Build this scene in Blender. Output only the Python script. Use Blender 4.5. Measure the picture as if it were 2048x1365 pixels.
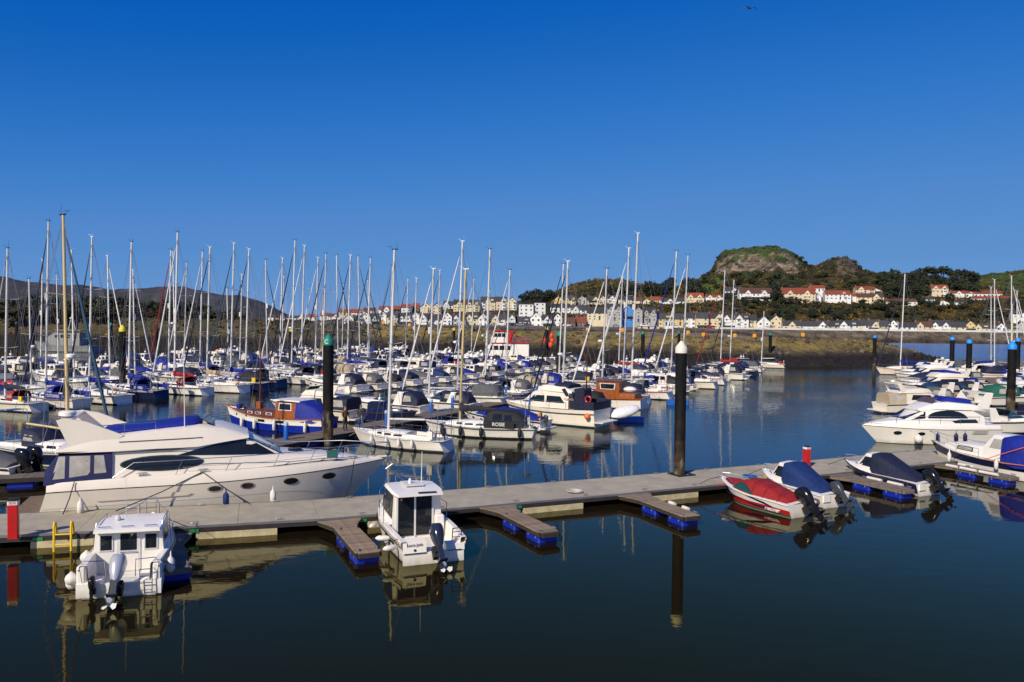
import bpy, bmesh, math, random
from mathutils import Vector, Matrix
random.seed(7)
S = bpy.context.scene
for o in list(bpy.data.objects): bpy.data.objects.remove(o)
COL = S.collection
rad = math.radians

# ------------------------------------------------------------------ camera
CH = 8.5; FPX = 1600.0; PITCH = rad(1.34); ROLL = rad(0.7)
cam_d = bpy.data.cameras.new('camera'); cam = bpy.data.objects.new('camera', cam_d); COL.objects.link(cam)
cam_d.sensor_width = 36; cam_d.lens = FPX / 2048 * 36; cam_d.clip_end = 20000; cam_d.clip_start = .5
CR = Matrix.Rotation(math.pi/2 - PITCH, 3, 'X') @ Matrix.Rotation(ROLL, 3, 'Z')
cam.matrix_world = Matrix.Translation((0, 0, CH)) @ CR.to_4x4()
S.camera = cam
S.render.resolution_x = 1024; S.render.resolution_y = 682
# ------------------------------------------------------------------ sky, sun, exposure
SUN_EL = rad(36); sx, sy = -0.52, -0.854
sunv = Vector((sx*math.cos(SUN_EL), sy*math.cos(SUN_EL), math.sin(SUN_EL))).normalized()
W = bpy.data.worlds.new('World'); S.world = W; W.use_nodes = True
nt = W.node_tree; nt.nodes.clear()
sky = nt.nodes.new('ShaderNodeTexSky'); sky.sky_type = 'NISHITA'; sky.sun_disc = False
sky.sun_elevation = SUN_EL; sky.sun_rotation = math.atan2(sx, sy)
sky.altitude = 0; sky.air_density = 0.6; sky.dust_density = 0.0; sky.ozone_density = 3.0
# one global colour grade on the whole sky: deep polarised blue above, paler at the horizon
v1 = nt.nodes.new('ShaderNodeVectorMath'); v1.operation = 'SCALE'; v1.inputs['Scale'].default_value = 1/20
cv = nt.nodes.new('ShaderNodeRGBCurve'); com = nt.nodes.new('ShaderNodeVectorMath'); com.operation = 'SCALE'; com.inputs['Scale'].default_value = 10
for ci, pts_ in enumerate((((0, 0), (.045, .003), (.082, .042), (.121, .085), (.31, .15), (1, .5)), ((0, 0), (.084, .117), (.14, .195), (.212, .248), (.415, .31), (1, .5)), ((0, 0), (.1, .42), (.1675, .49), (.271, .585), (.46, .61), (1, .65)))):
    c_ = cv.mapping.curves[ci]; c_.points[0].location = pts_[0]; c_.points[1].location = pts_[-1]
    for q_ in pts_[1:-1]: c_.points.new(*q_)
    for q_ in c_.points: q_.handle_type = 'VECTOR' if ci == 0 else 'AUTO_CLAMPED'
cv.mapping.update()
nt.links.new(sky.outputs[0], v1.inputs[0]); nt.links.new(v1.outputs[0], cv.inputs['Color']); nt.links.new(cv.outputs[0], com.inputs[0])
bg = nt.nodes.new('ShaderNodeBackground'); bg.inputs['Strength'].default_value = 0.1
wo = nt.nodes.new('ShaderNodeOutputWorld')
nt.links.new(com.outputs[0], bg.inputs[0]); nt.links.new(bg.outputs[0], wo.inputs[0])
sl = bpy.data.lights.new('sun', 'SUN'); sl.energy = 5.0; sl.angle = rad(.53); sl.color = (1, .90, .745)
so = bpy.data.objects.new('sun', sl); COL.objects.link(so)
so.rotation_euler = (-sunv).to_track_quat('-Z', 'Y').to_euler(); so.location = (-60, -80, 90)
S.view_settings.view_transform = 'Standard'; S.view_settings.look = 'None'
S.view_settings.exposure = 0.0; S.view_settings.gamma = 1.0; S.view_settings.use_curve_mapping = False

# ------------------------------------------------------------------ pixel helpers
def ray(px, py): return CR @ Vector(((px-1024)/FPX, -(py-682.5)/FPX, -1))
def gp(px, py, z=0.0):
    r = ray(px, py); t = (z-CH)/r.z; return Vector((0, 0, CH)) + r*t
def atd(px, py, Y):
    r = ray(px, py); return Vector((0, 0, CH)) + r*(Y/r.y)
def proj(p):
    q = CR.transposed() @ (Vector(p)-Vector((0, 0, CH))); return 1024+FPX*q.x/-q.z, 682.5-FPX*q.y/-q.z
def lerp(a, b, t): return a+(b-a)*t
def interp(tab, x):
    if x <= tab[0][0]: return tab[0][1]
    for (a, b), (c, d) in zip(tab, tab[1:]):
        if x <= c: return b+(d-b)*(x-a)/(c-a)
    return tab[-1][1]

# ------------------------------------------------------------------ materials
MATS = {}
def M(name, col, rough=.5, metal=0, var=.1, scale=2.0, bump=0, bscale=30, ior=1.45, streak=0, objvar=0.0):
    if name in MATS: return MATS[name]
    m = bpy.data.materials.new(name); m.use_nodes = True; MATS[name] = m
    n = m.node_tree; b = n.nodes['Principled BSDF']; L = n.links.new
    b.inputs['Roughness'].default_value = rough; b.inputs['Metallic'].default_value = metal; b.inputs['IOR'].default_value = ior
    tc = n.nodes.new('ShaderNodeTexCoord'); nz = n.nodes.new('ShaderNodeTexNoise')
    nz.inputs['Scale'].default_value = scale; nz.inputs['Detail'].default_value = 6; nz.inputs['Roughness'].default_value = .65
    if streak:
        mp = n.nodes.new('ShaderNodeMapping'); mp.inputs['Scale'].default_value = (1, 1, streak)
        L(tc.outputs['Object'], mp.inputs[0]); L(mp.outputs[0], nz.inputs['Vector'])
    else: L(tc.outputs['Object'], nz.inputs['Vector'])
    mr = n.nodes.new('ShaderNodeMapRange'); mr.inputs[1].default_value = .3; mr.inputs[2].default_value = .7
    mr.inputs[3].default_value = 1-var; mr.inputs[4].default_value = 1+var*.6
    L(nz.outputs[0], mr.inputs[0])
    vm = n.nodes.new('ShaderNodeVectorMath'); vm.operation = 'SCALE'; vm.inputs[0].default_value = col[:3]
    L(mr.outputs[0], vm.inputs['Scale'])
    out = vm.outputs[0]
    if objvar:
        oi = n.nodes.new('ShaderNodeObjectInfo'); m2 = n.nodes.new('ShaderNodeMapRange')
        m2.inputs[3].default_value = 1-objvar; m2.inputs[4].default_value = 1+objvar
        L(oi.outputs['Random'], m2.inputs[0]); v2 = n.nodes.new('ShaderNodeVectorMath'); v2.operation = 'SCALE'
        L(out, v2.inputs[0]); L(m2.outputs[0], v2.inputs['Scale']); out = v2.outputs[0]
    L(out, b.inputs['Base Color'])
    rr = n.nodes.new('ShaderNodeMapRange'); rr.inputs[3].default_value = max(.02, rough*.8); rr.inputs[4].default_value = min(1, rough*1.25)
    L(nz.outputs[0], rr.inputs[0]); L(rr.outputs[0], b.inputs['Roughness'])
    if bump:
        n2 = n.nodes.new('ShaderNodeTexNoise'); n2.inputs['Scale'].default_value = bscale; n2.inputs['Detail'].default_value = 5
        L(tc.outputs['Object'], n2.inputs['Vector'])
        bp = n.nodes.new('ShaderNodeBump'); bp.inputs['Strength'].default_value = bump; bp.inputs['Distance'].default_value = .05
        L(n2.outputs[0], bp.inputs['Height']); L(bp.outputs[0], b.inputs['Normal'])
    return m
def grime(m):
    n = m.node_tree; b = n.nodes['Principled BSDF']; L = n.links.new; src = b.inputs['Base Color'].links[0].from_socket
    g = n.nodes.new('ShaderNodeNewGeometry'); sp = n.nodes.new('ShaderNodeSeparateXYZ'); L(g.outputs['Position'], sp.inputs[0])
    mr = n.nodes.new('ShaderNodeMapRange'); mr.inputs[1].default_value = .03; mr.inputs[2].default_value = .34; mr.inputs[3].default_value = .75; mr.inputs[4].default_value = 0; L(sp.outputs['Z'], mr.inputs[0])
    mp = n.nodes.new('ShaderNodeMapping'); mp.inputs['Scale'].default_value = (3, 3, .5); tc = n.nodes.new('ShaderNodeTexCoord'); nz_ = n.nodes.new('ShaderNodeTexNoise'); nz_.inputs['Scale'].default_value = 1.4; nz_.inputs['Detail'].default_value = 6
    L(tc.outputs['Object'], mp.inputs[0]); L(mp.outputs[0], nz_.inputs['Vector']); mu = n.nodes.new('ShaderNodeMath'); mu.operation = 'MULTIPLY'; L(mr.outputs[0], mu.inputs[0]); L(nz_.outputs[0], mu.inputs[1])
    mx = n.nodes.new('ShaderNodeMix'); mx.data_type = 'RGBA'; L(mu.outputs[0], mx.inputs[0]); L(src, mx.inputs[6]); mx.inputs[7].default_value = (.20, .16, .08, 1); L(mx.outputs[2], b.inputs['Base Color'])
def MV(name, rough=.9, scale=.5, amt=.25, bump=.5, bscale=2.0, bdist=.3):
    """colour from the mesh's 'col' attribute with noise breaking it up"""
    m = bpy.data.materials.new(name); m.use_nodes = True; n = m.node_tree; b = n.nodes['Principled BSDF']; L = n.links.new
    at = n.nodes.new('ShaderNodeAttribute'); at.attribute_name = 'col'
    tc = n.nodes.new('ShaderNodeTexCoord'); nz = n.nodes.new('ShaderNodeTexNoise'); nz.inputs['Scale'].default_value = scale
    nz.inputs['Detail'].default_value = 9; nz.inputs['Roughness'].default_value = .7; L(tc.outputs['Object'], nz.inputs['Vector'])
    mr = n.nodes.new('ShaderNodeMapRange'); mr.inputs[1].default_value = .3; mr.inputs[2].default_value = .7
    mr.inputs[3].default_value = 1-amt*1.4; mr.inputs[4].default_value = 1+amt
    L(nz.outputs[0], mr.inputs[0]); vm = n.nodes.new('ShaderNodeVectorMath'); vm.operation = 'SCALE'
    L(at.outputs['Color'], vm.inputs[0]); L(mr.outputs[0], vm.inputs['Scale']); L(vm.outputs[0], b.inputs['Base Color'])
    b.inputs['Roughness'].default_value = rough; b.inputs['IOR'].default_value = 1.3
    n2 = n.nodes.new('ShaderNodeTexNoise'); n2.inputs['Scale'].default_value = bscale; n2.inputs['Detail'].default_value = 8
    L(tc.outputs['Object'], n2.inputs['Vector']); bp = n.nodes.new('ShaderNodeBump')
    bp.inputs['Strength'].default_value = bump; bp.inputs['Distance'].default_value = bdist
    L(n2.outputs[0], bp.inputs['Height']); L(bp.outputs[0], b.inputs['Normal'])
    return m

white = M('gelcoat_white', (.80, .75, .665), .25, var=.05, scale=1.2, streak=.25, objvar=.05)
cream = M('gelcoat_cream', (.76, .69, .56), .22, var=.05, scale=1.2, streak=.25)
ivory = M('gelcoat_ivory', (.76, .685, .57), .25, var=.05, scale=1.2, streak=.25)
for q_ in (white, cream, ivory): grime(q_)
greyw = M('deck_grey', (.60, .60, .57), .55, var=.1, scale=4)
navy = M('navy_canvas', (.008, .011, .034), .7, var=.3, scale=4, bump=.8, bscale=4)
navyhull = M('navy_gelcoat', (.012, .018, .06), .15, var=.1)
royal = M('royal_blue_canvas', (.003, .014, .22), .7, var=.3, scale=3, bump=.9, bscale=4)
midblue = M('mid_blue_canvas', (.004, .024, .11), .75, var=.3, scale=3, bump=.8, bscale=4)
bluehull = M('royal_blue_paint', (.005, .02, .26), .3, var=.12)
redc = M('red_canvas', (.27, .010, .009), .75, var=.3, scale=3, bump=.8, bscale=4)
redp = M('red_paint', (.50, .012, .012), .35, var=.1)
blackc = M('black_canvas', (.012, .012, .013), .75, var=.3, scale=5, bump=.5, bscale=8)
greyc = M('grey_canvas', (.10, .10, .10), .85, var=.25, scale=4, bump=.4, bscale=8)
beigec = M('beige_canvas', (.42, .34, .22), .85, var=.2, scale=4, bump=.4, bscale=8)
greenc = M('green_canvas', (.01, .10, .06), .8, var=.2, scale=4, bump=.3, bscale=8)
whitec = M('white_canvas', (.70, .69, .66), .8, var=.12, scale=3, bump=.5, bscale=6)
glass = M('tinted_glass', (.012, .014, .016), .04, var=.2, ior=1.5)
bglass = M('blue_tint_glass', (.02, .05, .09), .05, var=.2, ior=1.5)
gglass = M('green_tint_glass', (.012, .07, .06), .06, var=.3, scale=6)
vinyl = M('clear_vinyl', (.40, .37, .32), .12, var=.35, scale=1.4)
steel = M('stainless_steel', (.72, .72, .72), .22, metal=1, var=.1)
alu = M('mast_aluminium', (.70, .68, .63), .38, metal=.15, var=.08, scale=1, objvar=.1)
tan = M('tan_mast_paint', (.62, .46, .20), .4, var=.1, scale=1)
wire = M('rigging_wire', (.30, .30, .30), .4, metal=.6)
rope = M('dark_rope', (.012, .012, .012), .9)
ropew = M('pale_rope', (.55, .5, .4), .9)
black = M('black_rubber', (.012, .012, .012), .6, var=.2)
dkgrey = M('engine_grey', (.045, .05, .055), .3, var=.1)
navyeng = M('engine_navy', (.018, .024, .042), .16, var=.1)
blackeng = M('engine_black', (.010, .010, .011), .16, var=.1)
silver = M('engine_silver', (.46, .47, .48), .3, metal=.3, var=.06)
yellow = M('yellow_paint', (.75, .48, .01), .45, var=.1)
orange = M('orange_plastic', (.85, .17, .03), .5, var=.1)
amber = M('amber_plastic', (.75, .33, .02), .5, var=.12)
teak = M('weathered_teak', (.17, .115, .07), .8, var=.3, scale=6, bump=.3, bscale=40)
varn = M('varnished_wood', (.30, .085, .018), .25, var=.3, scale=5)
dvarn = M('dark_varnished_wood', (.13, .035, .012), .3, var=.3, scale=5)
antif = M('antifoul_blue', (.012, .03, .05), .7, var=.3)
antig = M('antifoul_green', (.006, .09, .05), .7, var=.3)
antir = M('antifoul_red', (.16, .02, .015), .7, var=.3)
antik = M('antifoul_black', (.012, .012, .012), .7, var=.3)
fendw = M('fender_white', (.70, .66, .58), .5, var=.2, scale=6)
navyblue = M('navy_blue_canvas', (.010, .013, .070), .8, var=.25, scale=5, bump=.6, bscale=5)
tealfurl = M('teal_canvas', (.015, .06, .10), .8, var=.2)
skin = M('skin', (.50, .27, .18), .6, var=.08)
redletter = M('red_lettering', (.45, .02, .02), .5)
pinkletter = M('faded_lettering', (.40, .25, .20), .6)

# ------------------------------------------------------------------ mesh helpers
class MB:
    def __init__(s): s.v = []; s.f = []; s.m = []
    def add(s, vs, fs, mi=0):
        b = len(s.v); s.v += [tuple(p) for p in vs]
        for f in fs: s.f.append([b+i for i in f]); s.m.append(mi)
        return s
    def box(s, x0, x1, y0, y1, z0, z1, mi=0):
        return s.add([(x0,y0,z0),(x1,y0,z0),(x1,y1,z0),(x0,y1,z0),(x0,y0,z1),(x1,y0,z1),(x1,y1,z1),(x0,y1,z1)],
                     [(3,2,1,0),(4,5,6,7),(0,1,5,4),(1,2,6,5),(2,3,7,6),(3,0,4,7)], mi)
    def cbox(s, x0, x1, y0, y1, z0, z1, c=.02, mi=0):
        """box with chamfered vertical and top edges"""
        r = [(x0+c,y0),(x1-c,y0),(x1,y0+c),(x1,y1-c),(x1-c,y1),(x0+c,y1),(x0,y1-c),(x0,y0+c)]
        cx, cy = (x0+x1)/2, (y0+y1)/2
        kx = ((x1-x0)/2-c)/max(1e-6,(x1-x0)/2); ky = ((y1-y0)/2-c)/max(1e-6,(y1-y0)/2)
        vs = [(x,y,z0) for x,y in r]+[(x,y,z1-c) for x,y in r]+[(cx+(x-cx)*kx,cy+(y-cy)*ky,z1) for x,y in r]
        fs = [[7,6,5,4,3,2,1,0],[16+i for i in range(8)]]
        for k in (0, 8):
            for i in range(8): j = (i+1) % 8; fs.append([k+i,k+j,k+8+j,k+8+i])
        return s.add(vs, fs, mi)
    def tube(s, pts, r, n=6, mi=0, cap=True):
        pts = [Vector(p) for p in pts]; rs = r if isinstance(r, (list, tuple)) else [r]*len(pts)
        vs = []; up = None
        for i, p in enumerate(pts):
            d = (pts[min(i+1, len(pts)-1)]-pts[max(i-1, 0)])
            d = d.normalized() if d.length > 1e-9 else Vector((0,0,1))
            if up is None: up = Vector((0,0,1)) if abs(d.z) < .9 else Vector((1,0,0))
            a = d.cross(up); a = a.normalized() if a.length > 1e-6 else d.orthogonal().normalized()
            b = a.cross(d).normalized(); up = b
            for k in range(n):
                t = 2*math.pi*k/n; vs.append(p+(a*math.cos(t)+b*math.sin(t))*rs[i])
        fs = []
        for i in range(len(pts)-1):
            for k in range(n):
                k2 = (k+1) % n; fs.append([i*n+k, i*n+k2, (i+1)*n+k2, (i+1)*n+k])
        if cap: fs += [list(range(n))[::-1], [(len(pts)-1)*n+k for k in range(n)]]
        return s.add(vs, fs, mi)
    def lathe(s, prof, n=12, c=(0,0,0), mi=0, ax=(0,0,1)):
        ax = Vector(ax).normalized(); a = ax.orthogonal().normalized(); b = ax.cross(a); c = Vector(c); vs = []
        for r, z in prof:
            for k in range(n):
                t = 2*math.pi*k/n; vs.append(c+ax*z+(a*math.cos(t)+b*math.sin(t))*r)
        fs = []
        for i in range(len(prof)-1):
            for k in range(n):
                k2 = (k+1) % n; fs.append([i*n+k, i*n+k2, (i+1)*n+k2, (i+1)*n+k])
        fs += [list(range(n))[::-1], [(len(prof)-1)*n+k for k in range(n)]]
        return s.add(vs, fs, mi)
    def ell(s, c, r, n=10, m=6, mi=0):
        prof = []; vs = []; fs = []
        for i in range(m+1):
            t = math.pi*i/m-math.pi/2
            for k in range(n):
                q = 2*math.pi*k/n
                vs.append((c[0]+r[0]*math.cos(t)*math.cos(q), c[1]+r[1]*math.cos(t)*math.sin(q), c[2]+r[2]*math.sin(t)))
        for i in range(m):
            for k in range(n):
                k2 = (k+1) % n; fs.append([i*n+k, i*n+k2, (i+1)*n+k2, (i+1)*n+k])
        return s.add(vs, fs, mi)
    def prism(s, poly, y0, y1, mi=0):
        """side profile (x,z) extruded across y"""
        n = len(poly); vs = [(x,y0,z) for x,z in poly]+[(x,y1,z) for x,z in poly]
        fs = [list(range(n)), [n+i for i in range(n)][::-1]]+[[i,n+i,n+(i+1)%n,(i+1)%n] for i in range(n)]
        return s.add(vs, fs, mi)
    def plate(s, poly, z0, z1, mi=0):
        n = len(poly); vs = [(x,y,z0) for x,y in poly]+[(x,y,z1) for x,y in poly]
        fs = [list(range(n))[::-1], [n+i for i in range(n)]]+[[i,(i+1)%n,n+(i+1)%n,n+i] for i in range(n)]
        return s.add(vs, fs, mi)
    def build(s, name, mats, parent=None, smooth=40, recalc=True):
        me = bpy.data.meshes.new(name); me.from_pydata(s.v, [], s.f)
        for m in (mats if isinstance(mats, (list, tuple)) else [mats]): me.materials.append(m)
        me.polygons.foreach_set('material_index', s.m)
        if recalc or smooth:
            bm = bmesh.new(); bm.from_mesh(me)
            bmesh.ops.remove_doubles(bm, verts=bm.verts, dist=.0004)
            if recalc: bmesh.ops.recalc_face_normals(bm, faces=bm.faces)
            bm.to_mesh(me); bm.free()
        if smooth:
            me.polygons.foreach_set('use_smooth', [True]*len(me.polygons)); me.set_sharp_from_angle(angle=rad(smooth))
        me.update()
        o = bpy.data.objects.new(name, me); COL.objects.link(o)
        if parent: o.parent = parent
        return o
def tag(o, label, cat=None, group=None, kind=None):
    if label: o['label'] = label
    if cat: o['category'] = cat
    if group: o['group'] = group
    if kind: o['kind'] = kind
    return o
def thing(name, label, cat, loc=(0,0,0), rz=0, group=None):
    o = bpy.data.objects.new(name, None); COL.objects.link(o); o.empty_display_size = .3
    o.location = loc; o.rotation_euler = (0, 0, rz); return tag(o, label, cat, group)
def inst(me_obj, parent=None, loc=(0,0,0), rot=(0,0,0), sc=(1,1,1), name=None):
    o = bpy.data.objects.new(name or me_obj.name.split('.')[0], me_obj.data); COL.objects.link(o)
    o.parent = parent; o.location = loc; o.rotation_euler = rot; o.scale = sc; return o
_txt = {}
def lettering(parent, txt, size, loc, rot, mat, name='lettering'):
    key = (txt, mat.name)
    if key not in _txt:
        c = bpy.data.curves.new('t', 'FONT'); c.body = txt; c.size = 1; c.extrude = .004; c.align_x = 'CENTER'; c.align_y = 'CENTER'
        c.offset = .012; c.resolution_u = 3
        t = bpy.data.objects.new('t', c); COL.objects.link(t); dg = bpy.context.evaluated_depsgraph_get()
        me = bpy.data.meshes.new_from_object(t.evaluated_get(dg)); bpy.data.objects.remove(t); bpy.data.curves.remove(c)
        me.materials.clear(); me.materials.append(mat); _txt[key] = me
    o = bpy.data.objects.new(name, _txt[key]); COL.objects.link(o); o.parent = parent
    o.location = loc; o.rotation_euler = rot; o.scale = (size, size, size); return o

class Loft:
    """stations [(x, [(y,z[,dx]) bottom..top])], mirrored about y=0"""
    def __init__(s, st): s.st = st
    def at(s, x):
        st = s.st
        if x <= st[0][0]: return st[0][1]
        for (xa, A), (xb, B) in zip(st, st[1:]):
            if x <= xb:
                t = (x-xa)/(xb-xa); return [(lerp(p[0], q[0], t), lerp(p[1], q[1], t)) for p, q in zip(A, B)]
        return st[-1][1]
    def y(s, x, z):
        P = s.at(x); best = None
        for p, q in zip(P, P[1:]):
            if min(p[1], q[1]) <= z <= max(p[1], q[1]) and abs(p[1]-q[1]) > 1e-6:
                y = lerp(p[0], q[0], (z-p[1])/(q[1]-p[1])); best = y if best is None else max(best, y)
        return best if best is not None else min(P, key=lambda p: abs(p[1]-z))[0]
    def mesh(s, mb, seg=None, caps=(True, True), capm=(0, 0)):
        st = s.st; n = len(st[0][1]); vs = []
        for x, P in st:
            vs += [(x+(p[2] if len(p) > 2 else 0), -p[0], p[1]) for p in P]+[(x+(p[2] if len(p) > 2 else 0), p[0], p[1]) for p in P]
        base = len(mb.v); mb.v += vs; w = 2*n
        for i in range(len(st)-1):
            for k in range(n-1):
                mi = seg[k] if seg else 0; a = base+i*w+k; b = base+(i+1)*w+k
                mb.f.append([a, b, b+1, a+1]); mb.m.append(mi)
                a += n; b += n; mb.f.append([a+1, b+1, b, a]); mb.m.append(mi)
        for c, i in ((caps[0], 0), (caps[1], len(st)-1)):
            if c:
                r = [base+i*w+k for k in range(n)]+[base+i*w+n+k for k in range(n)][::-1]
                mb.f.append(r); mb.m.append(capm[0 if i == 0 else 1])
        return s
    def patch(s, mb, poly, side=-1, eps=.012, n=8, mi=0, both=False, th=0):
        xs = [p[0] for p in poly]; x0, x1 = min(xs), max(xs); rows = []
        e = (x1-x0)*.004; sx_ = sorted(set([lerp(x0, x1, i/n) for i in range(n+1)]+[q for v in xs for q in (v-e, v+e)]))
        for x in sx_:
            if not x0+e*.9 <= x <= x1-e*.9: continue
            zz = []
            for p, q in zip(poly, poly[1:]+poly[:1]):
                if min(p[0], q[0]) <= x <= max(p[0], q[0]) and abs(p[0]-q[0]) > 1e-9: zz.append(lerp(p[1], q[1], (x-p[0])/(q[0]-p[0])))
            if len(zz) < 2: continue
            lo, hi = min(zz), max(zz); rows.append([(x, z) for z in (lo, lerp(lo, hi, .5), hi)])
        for sd in ((-1, 1) if both else (side,)):
            vs = [(x, sd*(s.y(x, z)+eps), z) for r in rows for x, z in r]; fs = []
            for i in range(len(rows)-1):
                for k in range(2): a = i*3+k; fs.append([a, a+3, a+4, a+1])
            mb.add(vs, fs, mi)
        return mb
def ellipse(cx, cz, rx, rz, n=16, tilt=0):
    return [(cx+rx*math.cos(2*math.pi*i/n), cz+rz*math.sin(2*math.pi*i/n)+tilt*rx*math.cos(2*math.pi*i/n)) for i in range(n)]
# ================================================================== SETTING
from mathutils import noise as mnoise
def nz(x, y, z=0): return mnoise.fractal(Vector((x, y, z)), 1.0, 2.0, 5)
def setcol(o, cols):
    a = o.data.color_attributes.new('col', 'FLOAT_COLOR', 'POINT')
    a.data.foreach_set('color', [c for q in cols for c in (q[0], q[1], q[2], 1)])
def hy(px): return 645+.01222*(px-1024)
# ---- water
def water_mat():
    m = bpy.data.materials.new('harbour_water'); m.use_nodes = True; n = m.node_tree; L = n.links.new; n.nodes.remove(n.nodes['Principled BSDF'])
    di = n.nodes.new('ShaderNodeBsdfDiffuse'); di.inputs[0].default_value = (.0105, .0070, .0035, 1)      # silty body of the water
    b = n.nodes.new('ShaderNodeBsdfGlossy'); fr = n.nodes.new('ShaderNodeFresnel'); fr.inputs[0].default_value = 1.333
    cr = n.nodes.new('ShaderNodeValToRGB'); cr.color_ramp.elements[0].position = .10; cr.color_ramp.elements[0].color = (1, .88, .30, 1); cr.color_ramp.elements[1].position = .34; cr.color_ramp.elements[1].color = (.9, .95, .92, 1)
    mx = n.nodes.new('ShaderNodeMixShader'); L(fr.outputs[0], mx.inputs[0]); L(di.outputs[0], mx.inputs[1]); L(b.outputs[0], mx.inputs[2]); L(fr.outputs[0], cr.inputs[0]); L(cr.outputs[0], b.inputs['Color'])
    L(mx.outputs[0], n.nodes['Material Output'].inputs[0])
    tc = n.nodes.new('ShaderNodeTexCoord')
    def no(scale, sc, det=3, dist=0):
        mp = n.nodes.new('ShaderNodeMapping'); mp.inputs['Scale'].default_value = sc; mp.inputs['Rotation'].default_value = (0, 0, rad(18))
        t = n.nodes.new('ShaderNodeTexNoise'); t.inputs['Scale'].default_value = scale; t.inputs['Detail'].default_value = det; t.inputs['Distortion'].default_value = dist
        L(tc.outputs['Object'], mp.inputs[0]); L(mp.outputs[0], t.inputs['Vector']); return t
    a = no(1.1, (.55, 1.3, 1), 3, .4); c = no(5.0, (.45, 1.4, 1), 3, .3); k = no(.035, (1, 1.2, 1), 3)
    # ripples grow with distance from the sheltered quay side and in breezy patches
    sp = n.nodes.new('ShaderNodeSeparateXYZ'); L(tc.outputs['Object'], sp.inputs[0])
    mr = n.nodes.new('ShaderNodeMapRange'); mr.interpolation_type = 'SMOOTHSTEP'; mr.inputs[1].default_value = 34; mr.inputs[2].default_value = 95; mr.inputs[3].default_value = .11; mr.inputs[4].default_value = 1.15
    L(sp.outputs['Y'], mr.inputs[0])
    mk = n.nodes.new('ShaderNodeMapRange'); mk.inputs[1].default_value = .38; mk.inputs[2].default_value = .62; mk.inputs[3].default_value = .35; mk.inputs[4].default_value = 1.1
    L(k.outputs[0], mk.inputs[0])
    mu = n.nodes.new('ShaderNodeMath'); mu.operation = 'MULTIPLY'; L(mr.outputs[0], mu.inputs[0]); L(mk.outputs[0], mu.inputs[1])
    ad = n.nodes.new('ShaderNodeMath'); ad.operation = 'MULTIPLY_ADD'; ad.inputs[1].default_value = .22; L(c.outputs[0], ad.inputs[0]); L(a.outputs[0], ad.inputs[2])
    # open, wind-ruffled estuary beyond the breakwater
    rf = n.nodes.new('ShaderNodeMapRange'); rf.inputs[1].default_value = 188; rf.inputs[2].default_value = 235; rf.inputs[3].default_value = .012; rf.inputs[4].default_value = .30
    L(sp.outputs['Y'], rf.inputs[0]); L(rf.outputs[0], b.inputs['Roughness'])
    bp = n.nodes.new('ShaderNodeBump'); bp.inputs['Distance'].default_value = .05
    L(mu.outputs[0], bp.inputs['Strength']); L(ad.outputs[0], bp.inputs['Height']); L(bp.outputs[0], b.inputs['Normal']); L(bp.outputs[0], fr.inputs['Normal'])
    return m
mb = MB(); mb.add([(-6000, -200, 0), (6000, -200, 0), (6000, 6000, 0), (-6000, 6000, 0)], [(0, 1, 2, 3)])
tag(mb.build('water', water_mat(), smooth=None), None, kind='structure')
mb = MB(); mb.add([(-6000, -200, -6), (6000, -200, -6), (6000, 6000, -6), (-6000, 6000, -6)], [(0, 1, 2, 3)])
tag(mb.build('harbour_bed', M('mud', (.05, .04, .03), .9), smooth=None), None, kind='structure')

# ---- breakwater spit with rock armour
WL = [(-430, 262), (-330, 250), (-230, 238), (-95, 214), (-30, 210), (10, 192), (38, 170), (56, 164), (72, 167), (95, 186), (113, 204)]
ZC = [(-430, 8.6), (-95, 8.4), (-50, 7.2), (-10, 6.1), (30, 5.6), (56, 5.35), (74, 5.35), (95, 5.1), (105, 4.3), (113, 1.3)]
def path_pts(P, step):
    out = []
    for (a, b), (c, d) in zip(P, P[1:]):
        L_ = math.hypot(c-a, d-b); n = max(1, int(L_/step))
        out += [(lerp(a, c, i/n), lerp(b, d, i/n)) for i in range(n)]
    return out+[P[-1]]
pp = path_pts(WL, 2.5)
for _ in range(6):
    pp = [pp[0]]+[((pp[i-1][0]+2*pp[i][0]+pp[i+1][0])/4, (pp[i-1][1]+2*pp[i][1]+pp[i+1][1])/4) for i in range(1, len(pp)-1)]+[pp[-1]]
SEC = [(-3, -.35), (0, -.05), (1.5, .08), (3, .2), (5, .36), (7, .5), (9, .64), (11, .8), (13, .92), (15, 1.0), (19, 1.02), (23, .9), (28, .5), (35, -.2)]
mb = MB(); cols = []; BW = []
for i, (x, y) in enumerate(pp):
    a = pp[max(0, i-1)]; b = pp[min(len(pp)-1, i+1)]; dx, dy = b[0]-a[0], b[1]-a[1]; l = math.hypot(dx, dy)
    nx, ny = -dy/l, dx/l; zc = interp(ZC, x); wsc = .35+.65*min(1, zc/5)
    for j, (o, f) in enumerate(SEC):
        q = nz(x*.35, y*.35, j*1.7)*.45 if j > 0 else 0
        X, Y = x+nx*o*wsc, y+ny*o*wsc; Z = f*zc+q*min(1, zc/3)
        if j == 0: Z = -1.5
        if j == len(SEC)-1: Z = -1.5
        mb.v.append((X, Y, Z)); w = nz(X*.12, Y*.12, 3)
        hgt = Z/max(1, zc)
        if hgt < .42+.08*w: c = (.020, .016, .012)
        elif hgt < .62+.1*w: c = (.07, .053, .028)
        else: c = (.20, .15, .045) if w > -.3 else (.14, .105, .045)
        if X < -40 and hgt > .5: c = (.085, .062, .030) if w > -.05 else (.05, .05, .022)
        cols.append(c); BW.append((X, Y, Z, hgt))
ns = len(SEC)
for i in range(len(pp)-1):
    for j in range(ns-1):
        a = i*ns+j; mb.f.append([a, a+1, a+ns+1, a+ns]); mb.m.append(0)
seamat = MV('breakwater_rock_and_weed', .9, .9, .5, .9, 1.6, .5)
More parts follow.
